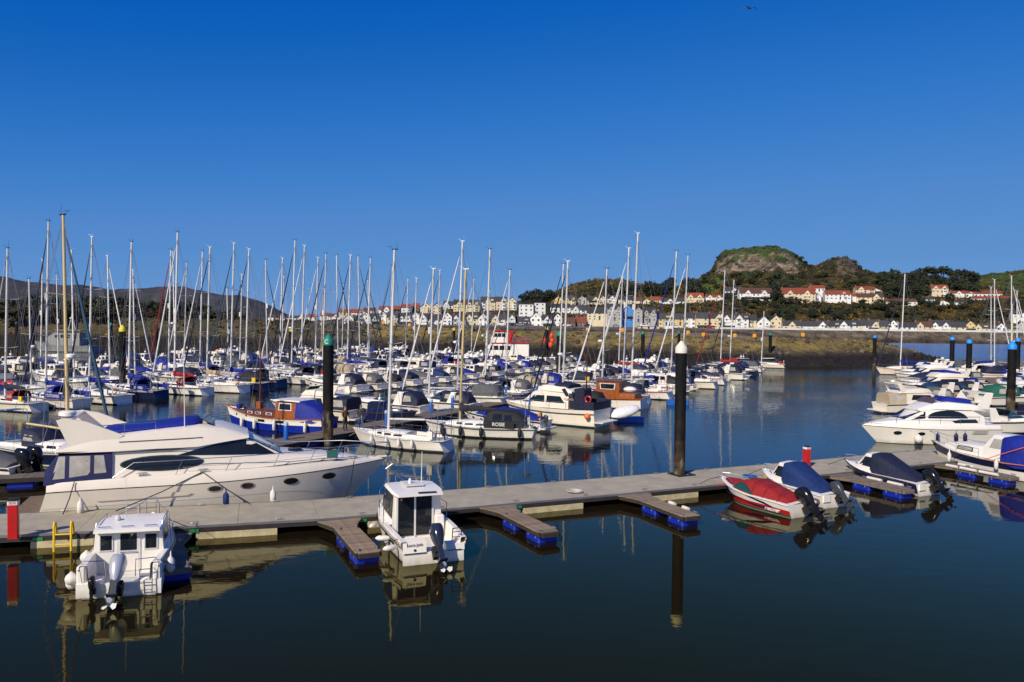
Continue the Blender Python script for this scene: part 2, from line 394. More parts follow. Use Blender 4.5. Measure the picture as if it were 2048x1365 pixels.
o = mb.build('breakwater', seamat, recalc=False, smooth=None); setcol(o, cols); tag(o, None, kind='structure')
# loose stones
ICO = bmesh.new(); bmesh.ops.create_icosphere(ICO, subdivisions=1, radius=1); IV = [v.co.copy() for v in ICO.verts]; IF = [[v.index for v in f.verts] for f in ICO.faces]; ICO.free()
rng = random.Random(3)
def stones(name, pts, mat, label):
    mb = MB(); cols = []
    for (x, y, z, s, c) in pts:
        R = Matrix.Rotation(rng.random()*6.3, 3, 'Z') @ Matrix.Rotation(rng.random()*6.3, 3, 'X'); sc = Vector((s*rng.uniform(.7, 1.3), s*rng.uniform(.6, 1.1), s*rng.uniform(.5, .9)))
        vs = [Vector((x, y, z))+R @ Vector((v.x*sc.x*rng.uniform(.8, 1.2), v.y*sc.y*rng.uniform(.8, 1.2), v.z*sc.z*rng.uniform(.8, 1.2))) for v in IV]
        mb.add(vs, IF); cols += [c]*len(vs)
    o = mb.build(name, mat, recalc=False, smooth=None); setcol(o, cols); tag(o, label, 'rocks', kind='stuff')
pts = []
for _ in range(3400):
    i = rng.randrange(len(BW)-ns); X, Y, Z, h = BW[i]
    if i % ns in (0, ns-1) or X < -120 and rng.random() < .6: continue
    k = i % ns
    if k > 10: continue
    q = BW[i+1]; t = rng.random(); X, Y, Z = lerp(X, q[0], t)+rng.uniform(-1.2, 1.2), lerp(Y, q[1], t), lerp(Z, q[2], t)
    g = rng.uniform(.6, 1.5); h = Z/max(1, interp(ZC, X))
    c = (.022*g, .018*g, .013*g) if h < .42 else ((.10*g, .083*g, .058*g) if rng.random() < .6 else (.17*g, .12*g, .03*g))
    if X < -40 and h > .5: c = (.08*g, .06*g, .032*g)
    pts.append((X, Y, Z, rng.uniform(.25, .8), c))
stones('rock_armour', pts, seamat, 'loose dark rocks and weed along the breakwater')

# ---- far shore and hills (height by bearing and distance)
PR = {500: [(-400, 641), (560, 643), (700, 640), (900, 637), (1100, 634), (1300, 636), (1480, 640), (1700, 645), (2048, 648), (2500, 648)],
      560: [(-400, 640), (640, 642), (800, 626), (900, 618), (1000, 614), (1100, 614), (1200, 612), (1300, 606), (1400, 606), (1450, 602), (1550, 606), (1700, 611), (1800, 613), (1900, 614), (2048, 604), (2500, 600)],
      640: [(-400, 640), (640, 642), (800, 622), (900, 612), (1000, 607), (1060, 602), (1110, 594), (1200, 580), (1300, 592), (1400, 590), (1500, 580), (1560, 584), (1700, 588), (1800, 592), (1900, 594), (2048, 580), (2500, 570)],
      735: [(-400, 640), (640, 642), (900, 617), (1040, 603), (1100, 592), (1150, 578), (1200, 570), (1290, 578), (1340, 580), (1390, 573), (1420, 560), (1440, 546), (1480, 543), (1520, 545), (1560, 541), (1600, 548), (1640, 556), (1690, 552), (1740, 565), (1850, 574), (1950, 576), (2048, 562), (2500, 548)],
      775: [(-400, 640), (640, 642), (900, 618), (1040, 604), (1100, 590), (1150, 572), (1200, 563), (1290, 574), (1340, 579), (1390, 566), (1415, 551), (1432, 521), (1450, 511), (1500, 510), (1540, 505), (1575, 508), (1600, 531), (1625, 541), (1650, 530), (1690, 524), (1725, 545), (1760, 552), (1850, 560), (1940, 565), (2048, 550), (2500, 538)],
      820: [(-400, 640), (640, 642), (900, 619), (1000, 612), (1060, 604), (1100, 590), (1130, 577), (1160, 566), (1200, 560), (1245, 560), (1280, 570), (1330, 578), (1370, 568), (1400, 553), (1418, 545), (1432, 514), (1445, 502), (1480, 498), (1510, 494), (1535, 490), (1555, 493), (1575, 503), (1598, 519), (1612, 531), (1630, 532), (1648, 523), (1668, 516), (1690, 516), (1706, 526), (1722, 540), (1750, 546), (1800, 546), (1860, 553), (1910, 561), (1940, 555), (2000, 545), (2048, 538), (2500, 525)],
      960: [(-400, 641), (640, 643), (1000, 630), (1200, 590), (1400, 580), (1535, 530), (1700, 560), (1900, 580), (2048, 565), (2500, 550)]}
DS = sorted(PR)
def zy(px, y, D): return CH+(hy(px)-y)*D/FPX
def tz(px, D):
    beach = interp([(1450, 1.0), (1640, 0.0)], px)
    rows = [(285, -1.2), (320, lerp(-1.2, .6, beach)), (400, lerp(-1.2, 3.0, beach)), (424, lerp(-1.0, 3.8, beach)), (438, 6.2), (462, 6.5), (475, 7.0)]
    rows += [(d, zy(px, interp(PR[d], px), d)) for d in DS]
    return interp(rows, D)
def tzn(px, D):
    z = tz(px, D)
    if D > 600:
        X = (px-1024)/FPX*D; f = min(1, (D-600)/150)
        hill = max(0, min(1, (z-30)/30)); cr = max(0, 1-abs(D-768)/38) if 1425 < px < 1600 or 1665 < px < 1715 else 0
        z -= cr*7*abs(nz(X*.10, D*.03, 8))+cr*4.5*abs(nz(X*.30, D*.08, 6)); z += hill*nz(X*.22, D*.1, 12)*1.6; z += f*(nz(X*.03, D*.03, 1)*2.2+nz(X*.11, D*.06, 5)*1.6*hill)
    elif 425 < D < 437: z += nz((px-1024)/FPX*D*.4, D*.4, 2)*.4
    return z
DR = [285, 320, 360, 400, 418, 424, 428, 432, 436, 439, 450, 462, 475, 500, 530, 560, 590, 620, 640, 665, 690, 710, 725, 732, 736, 740, 744, 748, 752, 756, 760, 764, 768, 772, 777, 782, 787, 792, 798, 804, 812, 820, 840, 870, 910, 960]
PXS = list(range(-420, 2520, 6)); mb = MB(); cols = []
ROCK = (.155, .122, .080)
for px in PXS:
    for D in DR:
        k = (px-1024)/FPX; z = tzn(px, D); X = k*D; mb.v.append((X, D, z)); y = hy(px)-(z-CH)*FPX/D
        w = nz(X*.02, D*.02, 9); w2 = nz(X*.08, D*.08, 4)
        if D <= 424: c = (.23, .175, .105) if z > .6 else (.09, .07, .045)
        elif D < 439: c = (.135, .105, .07) if D > 430 else (.05, .04, .027)
        elif D < 480: c = (.16, .15, .13)
        else:
            c = (.024, .032, .011) if w+w2*.5 > -.05 else (.05, .038, .014)
            if w2 > .25: c = (.10, .065, .012)
            # bright turf
            if 1395 < px < 1452 and 556 < y < 592: c = (.085, .13, .018)
            if px > 1925 and y < 592 and w2 < .3: c = (.05, .085, .016) if w > -.2 else (.09, .07, .02)
            if D > 765 and 1440 < px < 1600: c = (.05, .085, .015) if w2 < .2 else (.06, .055, .02)
            if D > 690 and 1440 < px < 1640 and y > 545 and w > 0: c = (.04, .062, .014)
            if 1640 < px < 1760 and 555 < y < 600: c = (.09, .058, .014) if w2 > -.05 else (.045, .06, .018)
            if 1090 < px < 1300 and D > 700: c = (.11, .085, .03) if w2 > -.1 else (.055, .055, .02)
            # crags
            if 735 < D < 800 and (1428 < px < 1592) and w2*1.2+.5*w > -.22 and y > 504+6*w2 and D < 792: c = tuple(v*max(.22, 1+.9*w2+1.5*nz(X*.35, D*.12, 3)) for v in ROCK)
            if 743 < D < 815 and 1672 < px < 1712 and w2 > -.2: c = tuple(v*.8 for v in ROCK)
        cols.append(c)
nr = len(DR)
for i in range(len(PXS)-1):
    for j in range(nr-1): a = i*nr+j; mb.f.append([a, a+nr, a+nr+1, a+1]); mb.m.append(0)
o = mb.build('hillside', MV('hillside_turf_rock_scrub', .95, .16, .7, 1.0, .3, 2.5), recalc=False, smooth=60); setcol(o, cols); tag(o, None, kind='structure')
# distant hills across the estuary
PF = [(-700, 545), (-300, 552), (0, 555), (30, 560), (90, 570), (160, 571), (230, 581), (290, 578), (330, 573), (400, 581), (440, 590), (480, 592), (520, 603), (560, 622), (600, 641), (640, 648)]
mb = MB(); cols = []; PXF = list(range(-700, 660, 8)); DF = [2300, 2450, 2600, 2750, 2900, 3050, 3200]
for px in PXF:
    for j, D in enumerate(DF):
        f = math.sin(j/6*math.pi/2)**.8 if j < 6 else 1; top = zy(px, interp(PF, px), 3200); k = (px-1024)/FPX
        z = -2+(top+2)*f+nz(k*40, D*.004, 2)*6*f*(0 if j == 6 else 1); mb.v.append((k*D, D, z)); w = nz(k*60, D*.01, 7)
        cols.append((.050, .047, .050) if w > .05 else ((.042, .044, .042) if w > -.2 else (.072, .066, .066)))  # patchy moor tones, with the distance haze painted in as a greyish tint
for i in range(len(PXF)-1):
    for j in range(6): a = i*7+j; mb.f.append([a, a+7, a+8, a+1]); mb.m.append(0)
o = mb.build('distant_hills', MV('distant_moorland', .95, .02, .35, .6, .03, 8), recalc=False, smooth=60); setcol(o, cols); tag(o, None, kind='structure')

# ---- sea wall along the promenade
mb = MB(); wpts = []
for px in range(1430, 2500, 12):
    D = 439.5; wpts.append(((px-1024)/FPX*D, D, 6.2))
for (a, b) in zip(wpts, wpts[1:]):
    mb.add([(a[0], a[1], 5.6), (b[0], b[1], 5.6), (b[0], b[1], 7.25), (a[0], a[1], 7.25), (a[0], a[1]+.4, 5.6), (b[0], b[1]+.4, 5.6), (b[0], b[1]+.4, 7.25), (a[0], a[1]+.4, 7.25)],
           [(0, 1, 2, 3), (3, 2, 6, 7), (5, 4, 7, 6)])
seawall = mb.build('sea_wall', M('painted_wall', (.62, .60, .55), .8, var=.2, scale=.5), recalc=False, smooth=None)
tag(seawall, 'long low white sea wall along the far promenade', 'wall')

# ---- houses
WC = dict(w=(.74, .73, .69), c=(.66, .56, .36), y=(.62, .47, .20), g=(.40, .39, .36), p=(.62, .50, .36), b=(.05, .24, .62), n=(.18, .10, .06), t=(.45, .36, .25))
WN = dict(w='white', c='cream', y='yellow', g='grey', p='peach', b='bright blue', n='brown', t='stone coloured')
WM = {k: M('render_'+WN[k].replace(' ', '_'), v, .85, var=.12, scale=.6, objvar=.07) for k, v in WC.items()}
RM = dict(s=M('roof_slate', (.045, .045, .05), .7, var=.3, scale=1.5, bump=.4, bscale=4, objvar=.2), r=M('roof_red_tile', (.24, .055, .025), .8, var=.3, scale=1.5, bump=.4, bscale=4, objvar=.15),
          n=M('roof_brown_tile', (.10, .045, .03), .8, var=.3, scale=1.5, bump=.4, bscale=4, objvar=.15))
RN = dict(s='slate', r='red tiled', n='brown tiled')
frame_m = M('window_frame_white', (.75, .75, .73), .5); brick = M('chimney_brick', (.26, .12, .07), .9, var=.25)
mb = MB()
mb.box(-.6, .6, -.06, .02, -.7, .7, 0); mb.box(-.5, -.03, -.075, -.03, -.6, .6, 1); mb.box(.03, .5, -.075, -.03, -.6, .6, 1)
WIN = mb.build('window', [frame_m, glass], smooth=None, recalc=False); COL.objects.unlink(WIN)
mb = MB(); mb.box(-.5, .5, -.08, .02, 0, 2.1, 0); mb.box(-.35, .35, -.1, -.05, 1.2, 1.9, 1)
DOOR = mb.build('door', [M('door_paint', (.08, .10, .14), .5, objvar=.5), glass], smooth=None, recalc=False); COL.objects.unlink(DOOR)
mb = MB(); mb.box(-.55, .55, -.35, .35, 0, 1.5, 0); mb.box(-.62, .62, -.42, .42, 1.3, 1.5, 0)
for q in (-.3, .3): mb.lathe([(.14, 1.5), (.11, 2.0)], 6, (q, 0, 0), 1)
CHIM = mb.build('chimney', [brick, M('chimney_pot', (.35, .15, .07), .9)], smooth=None, recalc=False); COL.objects.unlink(CHIM)
hcount = 0
def house(pl, pr, yb, yt, D, wc='w', rc='s', style='r', ng=0, fl=2, chim=1, label='', grp='houses on the far shore'):
    """style r = ridge along the front, g = gable end to the front, f = flat roof"""
    global hcount; hcount += 1; rg = random.Random(hcount*17)
    pc = (pl+pr)/2; k = (pc-1024)/FPX; w = (pr-pl)/FPX*D/math.cos(math.atan(k)); z0 = zy(pc, yb, D); H = (yb-yt)*D/FPX
    dep = max(6, min(11, w*.7)); rh = 0 if style == 'f' else min(H*.42, (dep/2 if style == 'r' else w/2)*.95); wh = H-rh
    t = thing('house', label, 'house', (k*D, D, z0), -math.atan(k)*.55+rg.uniform(-.04, .04), grp)
    hw = w/2; mb = MB(); lo = -4
    if style == 'g':
        mb.add([(-hw, 0, lo), (hw, 0, lo), (hw, 0, wh), (0, 0, H), (-hw, 0, wh), (-hw, dep, lo), (hw, dep, lo), (hw, dep, wh), (0, dep, H), (-hw, dep, wh)],
               [(0, 1, 2, 3, 4), (6, 5, 9, 8, 7), (1, 6, 7, 2), (5, 0, 4, 9)])
    elif style == 'r':
        mb.add([(-hw, 0, lo), (hw, 0, lo), (hw, 0, wh), (-hw, 0, wh), (-hw, dep, lo), (hw, dep, lo), (hw, dep, wh), (-hw, dep, wh), (-hw, dep/2, H), (hw, dep/2, H)],
               [(0, 1, 2, 3), (5, 4, 7, 6), (1, 5, 6, 9, 2), (4, 0, 3, 8, 7)])
    else: mb.box(-hw, hw, 0, dep, lo, wh)
    mb.build('wall', WM[wc], t, smooth=None, recalc=False)
    mb = MB(); ov = .35; th = .22
    def slope(a, b, c, d):   # roof slab from 4 corners, thickened downwards
        v = [Vector(q) for q in (a, b, c, d)]; mb.add([*v, *[q+Vector((0, 0, th)) for q in v]], [(3, 2, 1, 0), (4, 5, 6, 7), (0, 1, 5, 4), (1, 2, 6, 5), (2, 3, 7, 6), (3, 0, 4, 7)])
    if style == 'r':
        s = rh/(dep/2)*ov
        slope((-hw-.1, -ov, wh-s), (hw+.1, -ov, wh-s), (hw+.1, dep/2, H), (-hw-.1, dep/2, H)); slope((-hw-.1, dep/2, H), (hw+.1, dep/2, H), (hw+.1, dep+ov, wh-s), (-hw-.1, dep+ov, wh-s))
    elif style == 'g':
        s = rh/hw*ov
        slope((-hw-ov, -ov, wh-s), (0, -ov, H), (0, dep, H), (-hw-ov, dep, wh-s)); slope((0, -ov, H), (hw+ov, -ov, wh-s), (hw+ov, dep, wh-s), (0, dep, H))
    else: mb.box(-hw-.25, hw+.25, -.3, dep+.2, wh+.003, wh+.35)
    rf = mb.build('roof', RM[rc], t, smooth=None, recalc=False)
    for i in range(ng if style == 'r' else 0):          # front facing gables
        gx = -hw+w*(i+.5)/ng if ng > 1 else rg.choice((-.22, .22, 0))*w; gw = min(w/ng*.62, 4.2)/2; gh = min(rh*.92, gw*1.15); gb = wh-.6
        mb = MB(); f0 = -.35
        mb.add([(gx-gw, f0, gb-1.5), (gx+gw, f0, gb-1.5), (gx+gw, f0, gb+.7), (gx, f0, gb+.7+gh), (gx-gw, f0, gb+.7), (gx-gw, .0, gb-1.5), (gx+gw, .0, gb-1.5), (gx+gw, dep*.4, gb+.7), (gx-gw, dep*.4, gb+.7)],
               [(0, 1, 2, 3, 4), (1, 6, 7, 2), (5, 0, 4, 8)])
        gp_ = mb.build('gable', WM[wc], t, smooth=None, recalc=False)
        mb = MB(); e = .3; zz = gb+.7-e*gh/gw
        slope((gx-gw-e, f0-.3, zz), (gx, f0-.3, gb+.7+gh), (gx, dep*.5, gb+.7+gh), (gx-gw-e, dep*.35, zz)); slope((gx, f0-.3, gb+.7+gh), (gx+gw+e, f0-.3, zz), (gx+gw+e, dep*.35, zz), (gx, dep*.5, gb+.7+gh))
        mb.build('gable_roof', RM[rc], gp_, smooth=None, recalc=False)
        inst(WIN, gp_, (gx, f0, gb+.25), sc=(.85, 1, .8))
    nc = max(1, int(w/2.6)); fh = wh/fl
    for f in range(fl):
        for c in range(nc):
            x = -hw+w*(c+.5)/nc
            if f == 0 and c == nc//2: inst(DOOR, t, (x, 0, .1)); continue
            if rg.random() < .06: continue
            inst(WIN, t, (x, 0, fh*f+fh*.55), sc=(rg.choice((.8, 1, 1.15)), 1, min(1, fh/2.9)*rg.uniform(.85, 1.05)))
    if fl >= 2 and w > 4.5 and rg.random() < .55:
        bx = rg.choice((-.27, .27))*w; bh = wh*rg.choice((.48, .92)); mb = MB(); mb.plate([(bx-1.3, -.01), (bx-.8, -.9), (bx+.8, -.9), (bx+1.3, -.01)], -2, bh); by_ = mb.build('bay', frame_m if rg.random() < .4 else WM[wc], t, smooth=None, recalc=False)
        mb = MB(); mb.plate([(bx-1.45, .0), (bx-.9, -1.05), (bx+.9, -1.05), (bx+1.45, .0)], bh+.003, bh+.2); mb.build('bay_roof', RM[rc], by_, smooth=None, recalc=False)
        for f in range(1 if bh < wh*.6 else fl): inst(WIN, by_, (bx, -.9, fh*f+fh*.55), sc=(1.15, 1, .95))
    elif fl >= 2 and rg.random() < .5:
        mb = MB(); mb.prism([(-1.4, 2.35), (0, 2.75), (0, 2.6), (-1.4, 2.2)], -hw*.9, hw*.9); q_ = mb.build('awning', RM[rg.choice('ssn')], t, smooth=None, recalc=False); q_.rotation_euler = (0, 0, math.pi/2)
    if rg.random() < .3: mb = MB(); mb.box(hw*.35, hw*.35+2.0, .6, 2.4, wh-.2, wh+rh*.55); mb.build('dormer', WM['g' if wc == 'w' else wc], rf, smooth=None, recalc=False)
    if style == 'g' and w > 4: inst(WIN, t, (0, 0, wh+rh*.3), sc=(.7, 1, .7))
    for i in range(chim if style != 'f' else 0):
        x = (-hw+.8) if i == 0 else hw-.8
        inst(CHIM, rf, (x if style == 'r' else 0, dep*.5 if style == 'r' else dep*.6, H-.5), sc=(.8, .8, .8))
    return t
ORD = 'first second third fourth fifth sixth seventh eighth ninth tenth eleventh twelfth thirteenth fourteenth fifteenth sixteenth seventeenth eighteenth nineteenth twentieth'.split()
ORD += ['twenty-'+o for o in ORD[:9]]+['thirtieth']+['thirty-'+o for o in ORD[:9]]
def hlabel(wc, rc, style, ng, fl, where):
    bits = ('gable-fronted ' if style == 'g' else '')+('flat-roofed block' if style == 'f' else 'house, %s roof' % RN[rc])
    if ng: bits += ', %s gable%s' % (('one', 'two', 'three', 'four')[ng-1], '' if ng == 1 else 's')
    return '%s %s, %s' % (WN[wc], bits, where)
FR = [(688, 706, 0, 23, 'w', 's', 'g', 0, 2), (706, 724, 0, 20, 'w', 's', 'r', 0, 2), (724, 740, 0, 27, 'w', 's', 'g', 0, 2), (741, 757, 0, 25, 'g', 's', 'r', 1, 2), (758, 772, 0, 29, 'w', 's', 'g', 0, 3), (774, 795, 0, 28, 'c', 's', 'r', 1, 2),
      (796, 822, 0, 26, 'w', 's', 'r', 2, 2), (823, 838, 0, 29, 'w', 's', 'g', 0, 3), (839, 862, 0, 26, 'w', 's', 'r', 1, 2), (863, 884, 0, 24, 'w', 's', 'r', 0, 2), (885, 903, 0, 29, 'w', 's', 'g', 0, 3), (904, 930, 0, 25, 'w', 's', 'r', 1, 2),
      (931, 955, 0, 27, 'c', 's', 'r', 1, 2), (956, 975, 0, 28, 'w', 's', 'g', 0, 2), (976, 1004, 0, 26, 'c', 's', 'r', 1, 2), (1005, 1030, 0, 27, 'w', 's', 'r', 1, 2), (1031, 1058, 0, 22, 'w', 's', 'r', 0, 2), (1060, 1082, 0, 31, 'w', 's', 'g', 0, 2),
      (1083, 1104, 0, 27, 'w', 's', 'r', 1, 2), (1105, 1124, 0, 30, 'w', 's', 'g', 0, 2), (1127, 1150, 0, 22, 'n', 'n', 'r', 0, 2), (1151, 1172, 0, 24, 'n', 'r', 'r', 0, 2), (1174, 1213, -18, 26, 'c', 's', 'r', 0, 3), (1214, 1243, -17, 34, 'g', 's', 'r', 2, 3), (1244, 1267, -17, 32, 'b', 's', 'g', 0, 3),
      (1268, 1284, -14, 31, 'g', 's', 'g', 0, 3), (1285, 1312, -14, 30, 'g', 's', 'r', 2, 2), (1314, 1340, -8, 24, 'y', 's', 'r', 0, 2), (1341, 1366, -8, 24, 'y', 's', 'r', 0, 2), (1368, 1391, 0, 34, 'w', 's', 'r', 0, 3), (1392, 1416, 0, 34, 'c', 's', 'r', 0, 3), (1417, 1444, 0, 34, 'c', 's', 'r', 1, 3),
      (1446, 1470, 0, 32, 'w', 's', 'r', 1, 2), (1471, 1496, 0, 33, 'w', 's', 'r', 1, 3), (1497, 1513, 0, 31, 'c', 's', 'r', 0, 2), (1515, 1539, 0, 29, 'w', 's', 'g', 0, 2), (1540, 1563, 0, 31, 'c', 's', 'g', 0, 2)]
for i, (pl, pr, dy, h, wc, rc, st, ng, fl) in enumerate(FR):
    pc = (pl+pr)/2; yb = interp([(640, 651), (1000, 655), (1200, 659), (1400, 660), (2048, 668)], pc)+dy
    house(pl, pr, yb, yb-h, 462+(i*7 % 5)*1.3, wc, rc, st, ng, fl, 1+(i % 2), hlabel(wc, rc, st, ng, fl, '%s from left in seafront row' % ORD[i]))
FC = [(1567, 1600, 21, 'c', 's', 'r', 1, 1), (1601, 1632, 20, 'w', 's', 'r', 0, 1), (1634, 1655, 22, 'w', 's', 'r', 1, 2), (1656, 1676, 21, 'g', 's', 'r', 0, 2), (1677, 1716, 23, 'w', 's', 'r', 1, 2), (1718, 1736, 24, 'c', 's', 'r', 0, 2), (1737, 1755, 25, 'p', 's', 'r', 1, 2), (1757, 1776, 23, 't', 's', 'r', 0, 2), (1777, 1795, 25, 'w', 's', 'g', 0, 2),
      (1797, 1830, 20, 'w', 's', 'r', 0, 2), (1833, 1862, 22, 'p', 'n', 'r', 1, 2), (1863, 1897, 25, 'w', 's', 'r', 2, 2), (1898, 1928, 22, 'c', 's', 'r', 0, 2), (1931, 1949, 25, 'y', 's', 'g', 0, 2), (1950, 1975, 19, 'c', 's', 'r', 1, 1), (1977, 1992, 18, 'w', 's', 'r', 0, 1), (1993, 2010, 21, 'w', 's', 'g', 0, 2), (2012, 2031, 18, 'g', 's', 'r', 0, 1), (2032, 2052, 24, 'g', 's', 'g', 0, 2), (2054, 2080, 22, 'w', 's', 'r', 1, 2)]
for i, (pl, pr, h, wc, rc, st, ng, fl) in enumerate(FC):
    pc = (pl+pr)/2; yb = interp([(1560, 663), (2048, 668)], pc)
    house(pl, pr, yb, yb-h, 455+(i*3 % 4), wc, rc, st, ng, fl, 1, hlabel(wc, rc, st, ng, fl, '%s cottage behind the sea wall' % ORD[i]))
UP = [(640, 655, 640, 626, 600, 'w', 'r', 'r', 0, 1), (657, 676, 640, 628, 600, 'w', 'n', 'r', 1, 1), (678, 700, 632, 619, 590, 'c', 'r', 'r', 0, 1), (702, 722, 634, 619, 560, 'w', 'r', 'r', 0, 2), (726, 750, 630, 616, 560, 'p', 'n', 'r', 0, 2), (757, 778, 628, 613, 560, 'w', 'r', 'r', 1, 2), (780, 800, 626, 612, 560, 'n', 'r', 'r', 0, 2), (802, 822, 624, 609, 560, 'w', 'r', 'r', 0, 2), (824, 838, 622, 607, 565, 'n', 'r', 'r', 0, 2),
      (840, 862, 626, 606, 530, 'c', 's', 'g', 0, 2), (863, 882, 626, 607, 530, 'c', 's', 'g', 0, 2), (886, 905, 620, 603, 560, 'w', 's', 'r', 1, 2), (906, 930, 622, 600, 540, 'c', 's', 'r', 1, 3), (931, 958, 624, 600, 535, 'c', 's', 'r', 2, 3), (960, 990, 622, 594, 540, 'c', 's', 'r', 1, 3), (991, 1012, 622, 594, 540, 'p', 's', 'r', 1, 3), (1013, 1033, 620, 595, 540, 'c', 's', 'g', 0, 3),
      (1037, 1066, 639, 609, 500, 'w', 's', 'f', 0, 4), (1068, 1090, 637, 606, 502, 'w', 's', 'f', 0, 4), (1105, 1126, 612, 592, 560, 'y', 's', 'g', 0, 2), (1128, 1150, 612, 592, 560, 'y', 's', 'r', 2, 2), (1100, 1140, 624, 608, 520, 'w', 's', 'r', 0, 2), (1142, 1172, 632, 611, 515, 'w', 's', 'r', 1, 2), (1153, 1172, 609, 592, 565, 'g', 's', 'g', 0, 2), (1174, 1196, 609, 593, 565, 'c', 's', 'r', 1, 2), (1197, 1212, 609, 592, 565, 'c', 's', 'g', 0, 2),
      (1214, 1232, 606, 591, 565, 'w', 's', 'r', 1, 2), (1236, 1262, 608, 593, 560, 'p', 's', 'r', 0, 2), (1264, 1284, 610, 595, 560, 'c', 'n', 'r', 0, 2), (1285, 1299, 610, 597, 555, 'c', 's', 'g', 0, 2), (1300, 1320, 609, 594, 560, 'c', 'r', 'r', 0, 1), (1322, 1345, 611, 597, 555, 'w', 's', 'r', 1, 2), (1346, 1367, 611, 596, 555, 'w', 's', 'r', 0, 2), (1371, 1406, 607, 586, 560, 'c', 'r', 'r', 2, 2), (1411, 1443, 601, 590, 565, 'w', 'r', 'r', 2, 1),
      (1450, 1484, 593, 575, 600, 'w', 's', 'r', 1, 2), (1480, 1541, 602, 576, 570, 'w', 'n', 'r', 2, 2)]
for i, (pl, pr, yb, yt, D, wc, rc, st, ng, fl) in enumerate(UP):
    house(pl, pr, yb, yt, D, wc, rc, st, ng, fl, 1, hlabel(wc, rc, st, ng, fl, '%s from left above the seafront' % ORD[i]), 'houses above the seafront')
HS = [(1565, 1626, 603, 576, 565, 'c', 'r', 'r', 2, 3), (1619, 1646, 584, 571, 610, 'w', 'r', 'r', 0, 1), (1628, 1640, 603, 588, 566, 'w', 'r', 'g', 0, 1), (1652, 1697, 600, 581, 570, 'w', 'r', 'r', 0, 2), (1712, 1745, 588, 573, 600, 'c', 'r', 'r', 1, 2), (1738, 1760, 590, 577, 606, 'w', 'r', 'g', 0, 2), (1698, 1716, 600, 587, 575, 'w', 'r', 'r', 0, 1), (1716, 1762, 605, 587, 570, 'c', 'n', 'r', 1, 2),
      (1776, 1827, 611, 598, 566, 'w', 'n', 'r', 0, 1), (1846, 1866, 604, 595, 585, 'w', 's', 'r', 0, 1), (1864, 1891, 586, 570, 640, 'p', 'r', 'r', 2, 2), (1874, 1894, 613, 601, 568, 'w', 's', 'g', 0, 1), (1906, 1950, 594, 582, 620, 'w', 'r', 'r', 1, 1), (1953, 1996, 596, 582, 615, 'w', 'r', 'r', 0, 1), (1955, 2018, 603, 593, 590, 'w', 'r', 'r', 0, 1), (1912, 1931, 610, 601, 570, 'w', 's', 'r', 0, 1), (2028, 2056, 636, 622, 500, 'w', 's', 'r', 1, 2)]
for i, (pl, pr, yb, yt, D, wc, rc, st, ng, fl) in enumerate(HS):
    house(pl, pr, yb, yt, D, wc, rc, st, ng, fl, 1, hlabel(wc, rc, st, ng, fl, '%s from left below the crags' % ORD[i]), 'houses on the hillside')
for i, (pl, pr, yb, yt) in enumerate([(536, 552, 641, 630), (556, 568, 641, 633), (574, 596, 641, 632), (598, 612, 640, 630), (616, 634, 640, 629)]):
    house(pl, pr, yb, yt, 640, 'w', 'nrs'[i % 3], 'r', i % 2, 1, 1, hlabel('w', 'nrs'[i % 3], 'r', i % 2, 1, '%s of the small far houses' % ORD[i]), 'small far houses')

# ---- parked cars and vans on the promenade
def car(px, D, col, van, label):
    k = (px-1024)/FPX; t = thing('parked_van' if van else 'parked_car', label, 'van' if van else 'car', (k*D, D, 6.55), -math.atan(k)*.5, 'vehicles on the promenade')
    h = 2.2 if van else 1.45; prof = [(-2.3, .3), (-2.3, h*.62), (-2.1, h*.95 if van else h*.66), (-1.6 if not van else -2.0, h), (.7, h), (1.3, h*.66), (2.25, h*.58), (2.3, .3)]
    mb = MB(); mb.prism(prof, -.85, .85); mb.build('body', col, t)
    mb = MB(); mb.prism([(-1.5, h*.68), (-1.3, h*.94), (.6, h*.94), (1.05, h*.68)], -.86, -.84); mb.build('side_window', glass, t, smooth=None)
    for x in (-1.45, 1.4):
        mb = MB(); mb.lathe([(.32, -.1), (.32, .1)], 10, (x, -.8, .32), 0, (0, 1, 0)); mb.build('wheel', black, t)
carc = {'white': M('car_white', (.72, .72, .72), .3), 'silver': M('car_silver', (.4, .41, .42), .3, metal=.5), 'dark': M('car_dark', (.03, .035, .05), .25), 'red': M('car_red', (.3, .02, .02), .3)}
CW = ['beside the café', 'by the shelter', 'left of the blue house', 'in front of the cream block', 'before the grey gables', 'below the yellow terrace', 'in front of the tall white terrace', 'at the start of the sea wall']
for i, (px, c, van) in enumerate([(1003, 'white', 1), (1040, 'silver', 0), (1133, 'white', 0), (1176, 'dark', 0), (1232, 'silver', 0), (1288, 'white', 1), (1352, 'white', 0), (1425, 'red', 0)]):
    car(px, 447, carc[c], van, '%s %s parked on the promenade %s' % (c if c != 'dark' else 'dark blue', 'van' if van else 'car', CW[i]))
# low white pavilion walls on the shore
for (px0, px1, y0, y1, lab) in [(1276, 1318, 653, 661, 'long low white pavilion above the shingle beach'), (1329, 1347, 642, 652, 'small white kiosk on the promenade beside the long pavilion')]:
    D = 436; k = ((px0+px1)/2-1024)/FPX; z0 = zy((px0+px1)/2, y1, D); w = (px1-px0)/FPX*D; h = (y1-y0)/FPX*D
    t = thing('beach_pavilion', lab, 'building', (k*D, D, z0), 0)
    mb = MB(); mb.box(-w/2, w/2, 0, 4, -3, h); mb.build('wall', WM['p' if w > 8 else 'w'], t, smooth=None)
    mb = MB(); mb.box(-w/2-.3, w/2+.3, -.3, 4.3, h+.003, h+.25); mb.build('roof', WM['g'], t, smooth=None)
    for i in range(3): inst(DOOR, t, (-w/2+w*(i+.5)/3, 0, .0), name='door')

